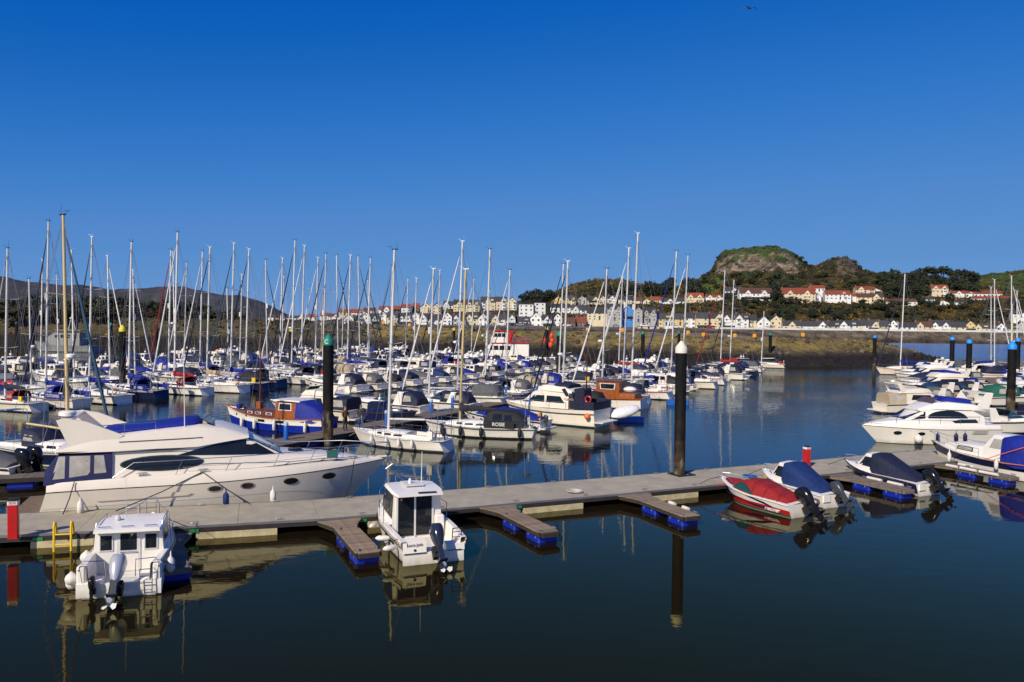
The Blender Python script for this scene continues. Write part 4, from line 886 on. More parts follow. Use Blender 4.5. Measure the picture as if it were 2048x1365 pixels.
def fender(loc, label, mat=None, h=.55, r=.11, group='fenders', cap=None, lie=None):
    mb = MB(); mb.lathe([(.02, -h/2-.05), (r*.6, -h/2), (r, -h/2+.08), (r, h/2-.08), (r*.6, h/2), (.03, h/2+.06), (.015, h/2+.22 if lie is None else h/2+.1)], 10)
    o = mb.build('fender', mat or fendw); o.location = loc
    if lie is not None: o.rotation_euler = (math.pi/2, 0, lie)
    return tag(o, label, 'fender', group)
def buoy_fender(loc, label, mat, r=.22, group='fenders'):
    mb = MB(); mb.lathe([(.01, -r), (r*.6, -r*.8), (r*.95, -r*.3), (r, r*.1), (r*.82, r*.6), (r*.45, r*.92), (.05, r*1.06), (.03, r*1.2), (.01, r*1.25)], 14); o = mb.build('ball_fender', mat); o.location = loc; return tag(o, label, 'fender', group)
def to_world(root, p): return Matrix.Translation(root.location) @ Matrix.Rotation(root.rotation_euler.z, 4, 'Z') @ Vector(p)
def windshield(parent, xa, wa, za, xb, wb, zb, mat, name='windscreen', panes=3, fr=None):
    """sloping screen from bottom front (xb,zb) up to top rear (xa,za)"""
    n = Vector((za-zb, 0, xb-xa)).normalized()*.012
    for i in range(panes):
        y0, y1 = -1+2*i/panes+.03, -1+2*(i+1)/panes-.03; mb = MB()
        vs = [Vector((xb, y0*wb, zb)), Vector((xb, y1*wb, zb)), Vector((xa, y1*wa, za)), Vector((xa, y0*wa, za))]
        mb.add([v+n for v in vs]+[v-n*2 for v in vs], [(0, 1, 2, 3), (0, 4, 5, 1), (1, 5, 6, 2), (2, 6, 7, 3), (3, 7, 4, 0)]); mb.build(name, mat, parent, smooth=None)
def radar(parent, x, y, z, r=.28):
    mb = MB(); mb.lathe([(r*.5, -.12), (r, -.06), (r, .08), (r*.8, .13), (0, .15)], 12, (x, y, z)); return mb.build('radar_dome', white, parent)
def boat_root(name, label, cat, stern, hdg, L, group=None):
    h = rad(hdg); return thing(name, label, cat, (stern[0]+math.cos(h)*L/2, stern[1]+math.sin(h)*L/2, 0), h, group)

# ------------------------------------------------------------------ sailing yacht
def sailboat(label, mastpos, hdg, L, H, hullm=None, stripe=None, boot=None, cover=royal, hood=navy, furl=whitec, mastm=None, lod=1, rdr=False, beam=None, wood=False, group='sailing yachts', reverse=True, bimini=None, dinghy=False, mastf=.08, ring=False, lean=0, deckmat=None, name='sailing_yacht', winm=None, horn=None):
    """mast stands at x = mastf*L; mastpos is its world foot"""
    h = rad(hdg); B = beam or (.30*L+.35); mastm = mastm or alu; mx = mastf*L
    t = thing(name, label, 'sailboat', (mastpos[0]-math.cos(h)*mx, mastpos[1]-math.sin(h)*mx, 0), h, group)
    z0 = .085*L+.12; hm = hullm or white
    lf, ho = hull(t, L, B, (z0*1.0, z0*.95, z0*1.32), [hm, boot or navyhull, antif, stripe or navyhull], bs=.66, wl=.78, rake=.09*L, sr=(.35 if reverse else -.25), n=13 if lod < 2 else 9)
    deck(t, lf, deckmat or greyw)
    if lod < 2: rub(t, lf, wood and teak or alu, .022)
    def zd(x): return sh(lf, x)[1]-.03
    # coachroof
    st = []
    for x, f, hh in ((-.12, .58, .0), (-.115, .58, .42), (.05, .60, .44), (.18, .50, .36), (.28, .34, .2), (.31, .25, .02)):
        b = B/2*f; z = zd(x*L); k = L/9.5; st.append((x*L, [(b, z-.02), (b*.94, z+hh*.75*k), (b*.8, z+hh*.97*k), (0, z+hh*1.08*k)]))
    cl = Loft(st); mb = MB(); cl.mesh(mb); cl_o = mb.build('coachroof', hm if hm in (white, cream, ivory) else white, t, smooth=38)
    zc = zd(0)+.46*L/9.5
    for (xa, xb) in ((-.09, .0), (.02, .1), (.12, .18)) if lod < 2 else ((-.08, .12),):
        for s in (-1, 1):
            zz = zd((xa+xb)/2*L); k = L/9.5; mb = MB(); cl.patch(mb, [(xa*L, zz+.12*k), (xb*L, zz+.12*k), (xb*L-.06, zz+.27*k), (xa*L+.04, zz+.28*k)], s, .008, 4); mb.build('window', winm or glass, t, smooth=None)
    # cockpit coaming and wheel
    mb = MB(); zk = zd(-.3*L)
    for s in (-1, 1): mb.prism([(-.42*L, zk-.03), (-.12*L, zk-.03), (-.12*L, zk+.30), (-.40*L, zk+.2)], s*B*.26-.07, s*B*.26+.07)
    mb.box(-.43*L, -.41*L, -B*.26, B*.26, zk-.03, zk+.16); mb.build('cockpit_coaming', white, t)
    mb = MB(); mb.plate([(-.40*L, -B*.22), (-.13*L, -B*.22), (-.13*L, B*.22), (-.40*L, B*.22)], zk-.01, zk+.035); mb.build('cockpit_sole', teak, t, smooth=None)
    # mast and spars
    lx = math.tan(rad(lean))*H
    mb = MB(); rm = .062+.0022*H
    mb.tube([(mx, 0, zd(mx)), (mx-.013*H, 0, H*.5), (mx-.028*H, 0, H)], [rm, rm, rm*.78], 8 if lod < 2 else 6); mo = mb.build('mast', mastm, t)
    mtop = mx-.028*H
    mb = MB(); mb.box(mtop-.28, mtop+.18, -.05, .05, H, H+.07); mb.tube([(mtop+.15, 0, H+.05), (mtop+.36, 0, H+.22)], .010, 3); mb.tube([(mtop+.24, -.1, H+.23), (mtop+.5, .1, H+.23)], .013, 3)
    mb.tube([(mtop-.2, .03, H+.05), (mtop-.2, .03, H+random.uniform(.25, .7))], .008, 3); mb.tube([(mtop-.22, -.08, H+.2), (mtop-.4, .12, H+.24)], .015, 3); mb.build('masthead_gear', black if random.random() < .6 else alu, mo, smooth=None)
    sps = (.52,) if H < 13.5 else (.38, .68)
    sw = B*.30
    for f in sps:
        mb = MB(); mr_ = mx-.027*H*f; mb.tube([(mr_-.35, -sw, H*f+.1), (mr_, 0, H*f), (mr_-.35, sw, H*f+.1)], .026, 4); mb.build('spreader', mastm, mo, smooth=None)
    # standing rigging
    fx, fz = L*.47, sh(lf, L*.47)[1]; ftop = H*(.97 if H > 13 else .88)
    mb = MB(); rw = .014
    for s in (-1, 1):
        P = [(mx-.25, s*B*.44, zd(mx)+.02)]+[(mx-.027*H*f-.35, s*sw, H*f+.1) for f in sps]+[(mtop, 0, H*.97)]; mb.tube(P, rw, 3, cap=False)
        mb.tube([(mx-.5, s*B*.43, zd(mx)), (mx-.027*H*sps[0], 0, H*sps[0]-.1)], rw, 3, cap=False); mb.tube([(mx+.5, s*B*.42, zd(mx)), (mx-.027*H*sps[0], 0, H*sps[0]-.1)], rw, 3, cap=False)
    mb.tube([(-L*.48, 0, zd(-L*.47)), (mtop, 0, H)], rw, 3, cap=False); mb.tube([(fx, 0, fz), (mtop+.06, 0, ftop)], rw, 3, cap=False); mb.tube([(mx+.12, .05, zd(mx)), (mtop+.08, .05, H*.95)], .009, 3, cap=False); mb.tube([(mx-.16, -.06, zd(mx)+.3), (mtop-.1, -.06, H*.98)], .009, 3, cap=False); mb.tube([(mtop-.12, 0, H*.98), (-.02*L-.36*L*.9, 0, zd(0)+1.2+.02*L)], .009, 3, cap=False)
    mb.build('rigging', wire, t, smooth=None)
    if furl:
        P = [(lerp(fx, mtop, f), 0, lerp(fz, ftop, f)) for f in (.04, .08, .3, .6, .9, .93)]; mb = MB(); mb.tube(P, [.03, .085, .10, .075, .045, .015], 6); mb.build('furled_headsail', furl, t)
    bz = zd(0)+.95+.02*L; bl = .36*L; bx1 = mx-.12
    mb = MB(); mb.tube([(bx1, 0, bz), (bx1-bl, 0, bz+.12)], .065, 6); bo = mb.build('boom', mastm, t)
    if cover:
        st = []
        for f, w, hh in ((0, .10, .95), (.03, .15, .80), (.12, .17, .50), (.4, .16, .42), (.75, .12, .30), (.97, .07, .18)):
            x = bx1+.14-f*bl; zb = bz+.12*f-.10; st.append((x, [(w*.6, zb), (w, zb+hh*.3), (w*.7, zb+hh*.75), (0, zb+hh)]))
        mb = MB(); Loft(st).mesh(mb); mb.build('sail_cover', cover, bo, smooth=50)
    mb = MB(); mb.tube([(mx+.02, 0, zd(mx)+.2), (bx1-bl*.3, 0, bz)], .02, 4); mb.tube([(bx1-bl*.92, 0, bz), (-.36*L, 0, zk+.1)], .018, 3); mb.build('vang_and_mainsheet', rope, t, smooth=None)
    if hood:
        k = L/9.5; st = []; zr = zd(-.1*L)+.35*k; b = B*.30
        for x, f, hh in ((-.20, .98, .78), (-.14, 1, .80), (-.10, .96, .66), (-.055, .85, .3), (-.04, .8, .05)):
            st.append((x*L, [(b*f, zr-.22*k), (b*f, zr+hh*.45*k), (b*f*.8, zr+hh*.85*k), (0, zr+hh*k)]))
        hl = Loft(st); mb = MB(); hl.mesh(mb, caps=(False, False)); hdo = mb.build('sprayhood', hood, t, smooth=45)
        if lod < 2:
            for s in (-1, 1): mb = MB(); hl.patch(mb, [(-.185*L, zr+.1*k), (-.10*L, zr+.1*k), (-.11*L, zr+.42*k), (-.18*L, zr+.45*k)], s, .012, 3); mb.build('sprayhood_window', vinyl, hdo, smooth=None)
    if bimini:
        st = []
        for x, z in ((-.44, 1.62), (-.40, 1.75), (-.26, 1.8), (-.22, 1.7)): st.append((x*L, [(B*.34, zk+z-.18), (B*.30, zk+z-.03), (0, zk+z+.06)]))
        mb = MB(); Loft(st).mesh(mb, caps=(False, False)); mb.build('bimini', bimini, t, smooth=50)
        mb = MB()
        for s in (-1, 1):
            for x in (-.42, -.24): mb.tube([(-.33*L, s*B*.36, zk), (x*L, s*B*.33, zk+1.58)], .016, 4)
        mb.build('bimini_frame', steel, t, smooth=None)
    if lod < 2:
        rails(t, lf, .58, step=1.7, x0=-.38*L, r=.014 if lod else .012)
        mb = MB(); b, z = sh(lf, -.46*L, .08); b2, z2 = sh(lf, -.36*L, .06); mb.tube([(-.36*L, -b2, z2+.58), (-.47*L, -b, z+.6), (-.485*L, -b*.5, z+.6)], .015, 4); mb.tube([(-.36*L, b2, z2+.58), (-.47*L, b, z+.6), (-.485*L, b*.5, z+.6)], .015, 4)
        for s in (-1, 1): mb.tube([(-.47*L, s*b, z-.04), (-.47*L, s*b, z+.6)], .015, 4); mb.tube([(-.485*L, s*b*.5, z-.04), (-.485*L, s*b*.5, z+.6)], .015, 4)
        mb.build('pushpit', steel, t, smooth=None)
        mb = MB(); mb.tube([(-.30*L, 0, zk), (-.30*L, 0, zk+.75)], .05, 6); mb.build('binnacle', white, t)
        mb = MB(); mb.tube([(-.31*L, .34*math.cos(a), zk+.72+.34*math.sin(a)) for a in [i*math.pi/5 for i in range(11)]], .015, 4); mb.build('steering_wheel', steel, t, smooth=None)
    else: rails(t, lf, .55, step=3, mid=False, r=.016)
    if rdr:
        f = random.uniform(.36, .46); o = radar(mo, mx+.42-.027*H*f, 0, H*f, .26); mb = MB(); mb.box(mx+.05-.027*H*f, mx+.5-.027*H*f, -.06, .06, H*f-.18, H*f-.12); mb.build('radar_bracket', alu, mo, smooth=None)
    elif random.random() < .5:
        f = random.uniform(.45, .62); mb = MB(); mb.lathe([(.06, -.35), (.12, -.3), (.12, .3), (.06, .35)], 8, (mx+.22-.027*H*f, 0, H*f)); mb.build('radar_reflector', whitec, mo)
    if ring:
        mb = MB(); b, z = sh(lf, -.44*L, .05); P = [(-.455*L, (-1)*b*.8+.0, z+.35)]
        mb.tube([(-.47*L+.03, b*.75+.24*math.cos(a), z+.42+.24*math.sin(a)) for a in [i*math.pi/6 for i in range(11)]], .055, 6); mb.build('lifebuoy', amber, t)
    if random.random() < .5:
        mb = MB(); b, z = sh(lf, -.45*L, .1); mb.cbox(-.475*L, -.455*L, b*.2, b*.2+.28, z+.25, z+.75, .04); mb.tube([(-.47*L, b*.2+.14, z+.3), (-.48*L, b*.2+.14, z-.15)], .05, 5); mb.build('stowed_outboard', random.choice((black, dkgrey, white)), t)
    if random.random() < .45:
        mb = MB(); mb.tube([(.02*L, -.3, zc+.12), (.02*L, .3, zc+.12)], .2, 8); mb.build('liferaft_canister', white, t)
    if random.random() < .3:
        mb = MB(); b, z = sh(lf, -.44*L, .1); mb.tube([(-.44*L, -b, z), (-.45*L, -b*.95, z+1.9), (-.45*L, b*.95, z+1.9), (-.44*L, b, z)], .025, 5); g_ = mb.build('stern_gantry', steel, t, smooth=60); mb = MB(); mb.box(-.49*L, -.41*L, -b*.6, b*.6, z+1.93, z+1.96); mb.build('solar_panel', glass, g_, smooth=None)
    if random.random() < .35:
        mb = MB(); b, z = sh(lf, -.40*L, .02); mb.box(-.42*L, -.37*L, b-.03, b+.1, z+.1, z+.6); mb.build('horseshoe_lifebuoy', random.choice((yellow, orange, white, redp)), t)
    if lod and random.random() < .24 and 'FOOTLOOSE' not in label and 'DE VERA' not in label:
        st = []; zr = zd(-.3*L)
        for x, f, hh in ((-.43, .7, .5), (-.38, .85, 1.15), (-.2, .9, 1.35), (-.15, .85, 1.2)): st.append((x*L, [(B*.36*f, zr+.15), (B*.36*f, zr+hh*.6), (B*.26*f, zr+hh*.95), (0, zr+hh)]))
        mb = MB(); Loft(st).mesh(mb); mb.build('cockpit_tent', random.choice((navy, greyc, blackc, beigec, navy)), t, smooth=45)
    if dinghy:
        mb = MB(); x = .36*L; z = zd(x)+.2; mb.ell((x, 0, z), (.09*L, .42, .22), 10, 6); mb.build('dinghy_cover', whitec, t)
    mb = MB(); b, z = sh(lf, 0); mb.tube([(.38*L, sh(lf, .38*L)[0]-.05, sh(lf, .38*L)[1]), (.44*L, sh(lf, .38*L)[0]+.5, .6)], .012, 3); mb.build('mooring_line', ropew, t, smooth=None)
    return t, lf

# ------------------------------------------------------------------ motor boats
def cabin(parent, lf, sts, mat, name='cabin', smooth=38):
    """sts: (x, half-width bottom, half-width top, z bottom, z top)"""
    st = [(x, [(wb, z0), (lerp(wb, wt, .45), lerp(z0, z1, .5)), (wt, z1-.10*min(1, (z1-z0))), (wt*.88, z1-.01), (0, z1+.05*min(1, (z1-z0)))]) for x, wb, wt, z0, z1 in sts]
    c = Loft(st); mb = MB(); c.mesh(mb); o = mb.build(name, mat, parent, smooth=smooth); return c, o
def pane(parent, c, poly, sides=(-1, 1), mat=None, name='window', n=8, eps=.012):
    for s in sides: mb = MB(); c.patch(mb, poly, s, eps, n); mb.build(name, mat or glass, parent, smooth=None)
def cruiser(label, stern, hdg, L, style='fly', hm=None, canvas=navy, B=None, group='motor cruisers', lod=1, stripe=None, boot=None, fly_cover=None, win=None, name='motor_cruiser', arch=True):
    hm = hm or white; B = B or (.26*L+.55); t = boat_root(name, label, 'motorboat', stern, hdg, L, group); k = L/10
    z0 = .78*k+.35
    lf, ho = hull(t, L, B, (z0*.92, z0, z0*1.32), [hm, boot or navyhull, antif, stripe or navyhull], bs=.90, tm=.35, wl=.80, rake=.13*L, sr=-.12*k, pw=2.4, flare=1.2, n=13)
    deck(t, lf, white if hm == white else hm); rub(t, lf, dkgrey if lod else navyhull, .03, -.10*k)
    win = win or glass
    def zd(x): return sh(lf, x)[1]-.04
    for i, x in enumerate((.08, .2, .32)):
        pane(t, lf, ellipse(x*L, zd(x*L)-.42*k, .22*k, .085*k, 10), mat=win, name='porthole', n=5)
    mb = MB(); mb.plate([(-L*.5-.75*k, -B*.40), (-L*.5+.02, -B*.43), (-L*.5+.02, B*.43), (-L*.5-.75*k, B*.40)], .22, .32); mb.build('swim_platform', hm, t, smooth=None)
    zc = zd(-.1*L)
    if style == 'fly':
        zt = zc+1.12*k
        c, co = cabin(t, lf, [(-.27*L, .43*B, .40*B, zc-.02, zt), (-.05*L, .43*B, .40*B, zc-.02, zt+.05*k), (.03*L, .42*B, .38*B, zc, zt+.02*k), (.15*L, .38*B, .34*B, zc+.05, zc+.42*k), (.30*L, .26*B, .2*B, zd(.3*L)-.02, zd(.3*L)+.22*k), (.38*L, .1*B, .08*B, zd(.38*L)-.03, zd(.38*L)+.02)], hm)
        pane(t, c, [(-.22*L, zc+.40*k), (.06*L, zc+.40*k), (.005*L, zc+.92*k), (-.2*L, zc+.95*k)], mat=win)
        windshield(t, .035*L, .34*B, zt-.02, .145*L, .33*B, zc+.48*k, win)
        st = [(-.36*L, .38*B, .36*B, zt-.02, zt+.10*k), (-.28*L, .40*B, .37*B, zt, zt+.42*k), (-.08*L, .40*B, .36*B, zt+.02, zt+.55*k), (0, .36*B, .32*B, zt+.05, zt+.50*k), (.06*L, .30*B, .26*B, zt, zt+.1*k)]
        f, fo = cabin(t, lf, st, hm, 'flybridge')
        if fly_cover:
            cabin(t, lf, [(-.26*L, .32*B, .28*B, zt+.3*k, zt+.62*k), (-.12*L, .32*B, .25*B, zt+.4*k, zt+.85*k), (-.04*L, .28*B, .2*B, zt+.4*k, zt+.70*k)], fly_cover, 'flybridge_cover')
        else: windshield(t, -.035*L, .26*B, zt+.8*k, .0*L, .28*B, zt+.52*k, bglass, 'flybridge_screen')
        if arch:
            mb = MB()
            for s in (-1, 1): mb.prism([(-.33*L, zt+.05), (-.25*L, zt+.05), (-.33*L, zt+1.0*k), (-.38*L, zt+1.0*k)], s*.37*B-.05, s*.37*B+.05)
            mb.box(-.385*L, -.33*L, -.37*B, .37*B, zt+.95*k, zt+1.05*k); a = mb.build('radar_arch', hm, t); radar(a, -.355*L, 0, zt+1.2*k, .26*k)
        # aft canopy
        c2, _ = cabin(t, lf, [(-.47*L, .40*B, .34*B, zc-.03, zt-.1*k), (-.28*L, .42*B, .38*B, zc-.03, zt-.03)], canvas, 'aft_canopy')
        pane(t, c2, [(-.44*L, zc+.25*k), (-.31*L, zc+.25*k), (-.31*L, zc+.85*k), (-.42*L, zc+.85*k)], mat=vinyl, name='canopy_window', n=3)
    elif style == 'sport':
        c, co = cabin(t, lf, [(-.10*L, .40*B, .36*B, zc-.05, zc+.32*k), (.05*L, .40*B, .34*B, zc, zc+.36*k), (.22*L, .30*B, .26*B, zd(.22*L)-.02, zd(.22*L)+.24*k), (.38*L, .1*B, .08*B, zd(.38*L)-.03, zd(.38*L)+.02)], hm)
        windshield(t, -.10*L, .34*B, zc+1.05*k, .04*L, .35*B, zc+.38*k, bglass)
        for s in (-1, 1): mb = MB(); mb.add([(.04*L, s*.36*B, zc+.36*k), (-.10*L, s*.37*B, zc+1.05*k), (-.14*L, s*.40*B, zc+.3*k)], [(0, 1, 2)]); mb.build('side_screen', bglass, t, smooth=None)
        if arch:
            mb = MB()
            for s in (-1, 1): mb.prism([(-.30*L, zc-.03), (-.20*L, zc-.03), (-.26*L, zc+1.2*k), (-.32*L, zc+1.2*k)], s*.42*B-.06, s*.42*B+.06)
            mb.box(-.325*L, -.255*L, -.42*B, .42*B, zc+1.15*k, zc+1.25*k); mb.build('radar_arch', hm, t)
        if canvas:
            c2, _ = cabin(t, lf, [(-.46*L, .40*B, .26*B, zc-.05, zc+.55*k), (-.40*L, .41*B, .33*B, zc-.04, zc+1.12*k), (-.26*L, .41*B, .35*B, zc-.03, zc+1.32*k), (-.12*L, .37*B, .32*B, zc+.25*k, zc+1.1*k)], canvas, 'cockpit_canopy')
            pane(t, c2, [(-.40*L, zc+.35*k), (-.29*L, zc+.3*k), (-.28*L, zc+.95*k), (-.385*L, zc+.85*k)], mat=vinyl, name='canopy_window', n=4); pane(t, c2, [(-.26*L, zc+.4*k), (-.16*L, zc+.5*k), (-.17*L, zc+.95*k), (-.25*L, zc+1.0*k)], mat=vinyl, name='canopy_window', n=4)
    elif style == 'pilot':
        c0, _ = cabin(t, lf, [(-.02*L, .36*B, .33*B, zc-.02, zc+.5*k), (.18*L, .33*B, .29*B, zd(.18*L)-.02, zd(.18*L)+.45*k), (.32*L, .16*B, .12*B, zd(.32*L)-.02, zd(.32*L)+.3*k)], hm, 'fore_cabin')
        pane(t, c0, [(.01*L, zc+.18*k), (.16*L, zc+.22*k), (.15*L, zc+.38*k), (.02*L, zc+.38*k)], mat=win)
        c, co = cabin(t, lf, [(-.22*L, .36*B, .32*B, zc-.02, zc+1.35*k), (-.02*L, .36*B, .32*B, zc-.02, zc+1.4*k), (.03*L, .34*B, .30*B, zc, zc+.75*k)], hm, 'wheelhouse')
        pane(t, c, [(-.20*L, zc+.68*k), (-.12*L, zc+.68*k), (-.12*L, zc+1.2*k), (-.19*L, zc+1.2*k)], mat=win); pane(t, c, [(-.105*L, zc+.68*k), (-.02*L, zc+.68*k), (-.025*L, zc+1.2*k), (-.105*L, zc+1.2*k)], mat=win)
        windshield(t, -.018*L, .27*B, zc+1.3*k, .026*L, .28*B, zc+.82*k, win)
        mb = MB(); mb.tube([(-.1*L, 0, zc+1.4*k), (-.1*L, 0, zc+2.4*k)], .03, 5); mb.build('stub_mast', white, t); radar(t, -.1*L, 0, zc+1.75*k, .22*k)
        if canvas: cabin(t, lf, [(-.45*L, .38*B, .30*B, zc-.05, zc+.5*k), (-.35*L, .40*B, .33*B, zc-.05, zc+.9*k), (-.225*L, .37*B, .32*B, zc-.03, zc+1.2*k)], canvas, 'cockpit_cover')
    elif style == 'cover':
        cabin(t, lf, [(-.47*L, .38*B, .2*B, zc-.04, zc+.18*k), (-.25*L, .42*B, .26*B, zc-.04, zc+.75*k), (.0, .42*B, .24*B, zc-.04, zc+1.0*k), (.12*L, .38*B, .2*B, zc, zc+.8*k), (.3*L, .22*B, .08*B, zd(.3*L)-.02, zd(.3*L)+.15*k)], canvas, 'boat_cover')
    if style != 'cover' and lod < 2: rails(t, lf, .55*k, x0=-.12*L, x1=.42*L, step=1.4, r=.015, mid=False)
    mb = MB(); x = .4*L; mb.box(x-.1, x+.25, -.1, .1, zd(x)+.02, zd(x)+.12); mb.build('anchor_locker', steel, t)
    return t, lf
# ================================================================== FOREGROUND AND NAMED BOATS
def off(lf, fn, inset=.1):
    l2 = Loft(lf.st); l2.L = lf.L; l2.sheer = [(x, max(.03, b-inset), z+fn(x)) for x, b, z in lf.sheer]; return l2
# ---- big flybridge motor yacht alongside the walkway
def big_yacht():
    h = 19.5; L = 14.75; B = 4.3; p0 = gp(62, 1033, .5); n = Vector((-math.sin(rad(h)), math.cos(rad(h)), 0)); st = p0+n*(B/2+.22)
    t = boat_root('flybridge_yacht', 'large cream flybridge motor yacht moored along the far side of the walkway', 'motor yacht', st, h, L)
    X = lambda x: x-L/2
    lf, ho = hull(t, L, B, (1.34, 1.42, 1.80), [ivory, ivory, antif, dkgrey], bs=.93, tm=.34, pw=2.5, wl=.80, rake=1.7, sr=.45, stripe=.05, sl=.0, n=19, flare=1.15)
    fn = lambda x: interp([(-7.4, .34), (-1, .42), (4, .34), (6.5, .14), (7.4, .05)], x)
    sts = [(x, [(b+.012, z), (b-.01, z+fn(x)*.6), (b*.985-.05, z+fn(x)), (max(0, b-.35)*.9, z+fn(x)+.02), (0, z+fn(x)+.06)]) for x, b, z in lf.sheer]
    sts[0] = (sts[0][0]+.46, sts[0][1]); up = Loft(sts); mb = MB(); up.mesh(mb); mb.build('upper_hull', ivory, t, smooth=38)
    l2 = off(lf, fn)
    for s in (-1, 1):
        mb = MB(); lf.patch(mb, [(X(2.2), .93), (X(2.35), .86), (X(5.8), .92), (X(6.0), 1.02), (X(5.8), 1.1), (X(2.35), 1.06)], s, .045, 10); mb.build('side_moulding', ivory, t)
        for x in (6.9, 8.25, 10.1, 11.85):
            mb = MB(); lf.patch(mb, ellipse(X(x), 1.13+.03*(x-6.9), .33, .16, 16), s, .012, 8); mb.build('porthole_rim', steel, t, smooth=None)
            mb = MB(); lf.patch(mb, ellipse(X(x), 1.13+.03*(x-6.9), .26, .115, 16), s, .02, 8); mb.build('porthole', glass, t, smooth=None)
        mb = MB(); lf.patch(mb, [(X(.2), .62), (X(.2), .60), (X(11.5), .80), (X(11.5), .82)], s, .014, 14); mb.build('spray_rail', greyw, t, smooth=None)
    c, _ = cabin(t, lf, [(X(2.7), 1.86, 1.74, 1.72, 2.93), (X(5.4), 1.86, 1.72, 1.76, 2.95), (X(6.9), 1.8, 1.58, 1.8, 3.2), (X(8.15), 1.68, 1.36, 1.85, 3.3), (X(9.75), 1.42, 1.15, 1.95, 2.40), (X(11.6), 1.0, .8, 2.0, 2.24), (X(13.2), .4, .3, 1.93, 2.0)], ivory, 'saloon')
    for s in (-1, 1):
        mb = MB(); c.patch(mb, ellipse(X(4.8), 2.32, 1.66, .335, 24), s, .012, 16); mb.build('window_frame', dkgrey, t, smooth=None)
        mb = MB(); c.patch(mb, ellipse(X(4.8), 2.32, 1.58, .285, 24), s, .022, 16); mb.build('window', glass, t, smooth=None)
        mb = MB(); c.patch(mb, [(X(5.35), 2.62), (X(9.45), 2.44), (X(8.3), 3.16), (X(7.6), 3.12), (X(6.9), 3.02), (X(6.1), 2.82)], s, .014, 16); mb.build('window', glass, t, smooth=None)
    windshield(t, X(8.2), 1.28, 3.26, X(9.7), 1.18, 2.44, glass, panes=3)
    f, fo = cabin(t, lf, [(X(.75), 1.86, 1.80, 2.90, 3.02), (X(2.0), 1.9, 1.80, 2.90, 3.36), (X(3.0), 1.9, 1.76, 2.90, 3.58), (X(4.5), 1.88, 1.70, 2.92, 3.72), (X(6.2), 1.80, 1.55, 2.96, 3.84), (X(7.2), 1.68, 1.38, 3.1, 3.72), (X(8.3), 1.45, 1.15, 3.22, 3.33)], ivory, 'flybridge')
    pane(t, f, [(X(3.1), 3.27), (X(6.4), 3.33), (X(6.4), 3.36), (X(3.1), 3.30)], mat=dkgrey, name='grab_rail', n=8, eps=.03)
    mb = MB()
    for s in (-1, 1): mb.tube([(X(.8), s*1.88, 2.93), (X(5.6), s*1.87, 2.93)], .018, 4)
    mb.build('roof_seam', black, t, smooth=None)
    cabin(t, lf, [(X(2.35), 1.25, 1.18, 3.3, 3.66), (X(2.6), 1.45, 1.28, 3.35, 3.70), (X(4.2), 1.45, 1.22, 3.5, 3.82), (X(5.6), 1.35, 1.1, 3.6, 4.0), (X(6.1), 1.2, 1.0, 3.6, 4.03), (X(6.3), 1.1, .9, 3.6, 3.9)], royal, 'flybridge_cover')
    windshield(t, X(6.25), 1.05, 4.12, X(6.85), 1.2, 3.78, glass, 'flybridge_screen', panes=3)
    for s in (-1, 1):
        mb = MB(); pr = [(.78, 4.25), (1.22, 3.2), (1.3, 3.0), (2.6, 3.1), (3.3, 3.55), (2.6, 3.85), (1.9, 4.16), (1.2, 4.3)]
        mb.prism([(X(a), b) for a, b in pr], s*1.72-.07, s*1.72+.07); mb.build('radar_wing', ivory, t, smooth=None)
    mb = MB(); mb.box(X(.85), X(1.3), -1.66, 1.66, 4.14, 4.26); a = mb.build('radar_arch', ivory, t); radar(a, X(1.05), -.9, 4.42, .34)
    mb = MB(); mb.tube([(X(1.9), -1.6, 3.45), (X(2.1), -1.62, 3.95), (X(4.5), -1.55, 4.05), (X(4.5), -1.5, 3.65)], .018, 5); mb.tube([(X(3.3), -1.6, 3.5), (X(3.3), -1.58, 4.0)], .016, 5); mb.build('flybridge_rail', steel, t, smooth=None)
    mb = MB(); mb.tube([(X(5.65), -1.45, 3.7), (X(5.6), -1.45, 7.0)], [.022, .012], 5); mb.build('whip_aerial', white, t)
    for x, w in ((10.4, .32), (12.1, .25)): mb = MB(); zz = interp([(9.75, 2.42), (11.6, 2.28), (13.2, 2.06)], x); mb.cbox(X(x)-w, X(x)+w, -w, w, zz-.06, zz+.07, .04); mb.build('deck_hatch', glass, t)
    for x in (1.2, 4.0, 6.4, 13.0):
        for s in (-1, 1): b, z = sh(l2, X(x), .1); inst(CLEAT, t, (X(x), s*b, z+.02), sc=(1.5, 1.5, 1.5))
    # enclosed aft cockpit
    c2, _ = cabin(t, lf, [(X(.35), 1.98, 1.70, 1.62, 2.2), (X(.85), 1.98, 1.78, 1.66, 2.88), (X(2.85), 1.96, 1.86, 1.74, 2.90)], navyblue, 'aft_canopy')
    for pl in ([(.62, 1.85), (1.12, 1.88), (1.12, 2.76), (.88, 2.76)], [(1.28, 1.9), (1.95, 1.98), (2.05, 2.1), (2.05, 2.76), (1.28, 2.76)], [(2.2, 2.02), (2.66, 2.05), (2.55, 2.76), (2.2, 2.76)]): pane(t, c2, [(X(a), b) for a, b in pl], mat=vinyl, name='canopy_window', n=5)
    mb = MB(); mb.plate([(X(-.9), -1.9), (X(.15), -2.0), (X(.15), 2.0), (X(-.9), 1.9)], .34, .46); mb.build('swim_platform', teak, t, smooth=None)
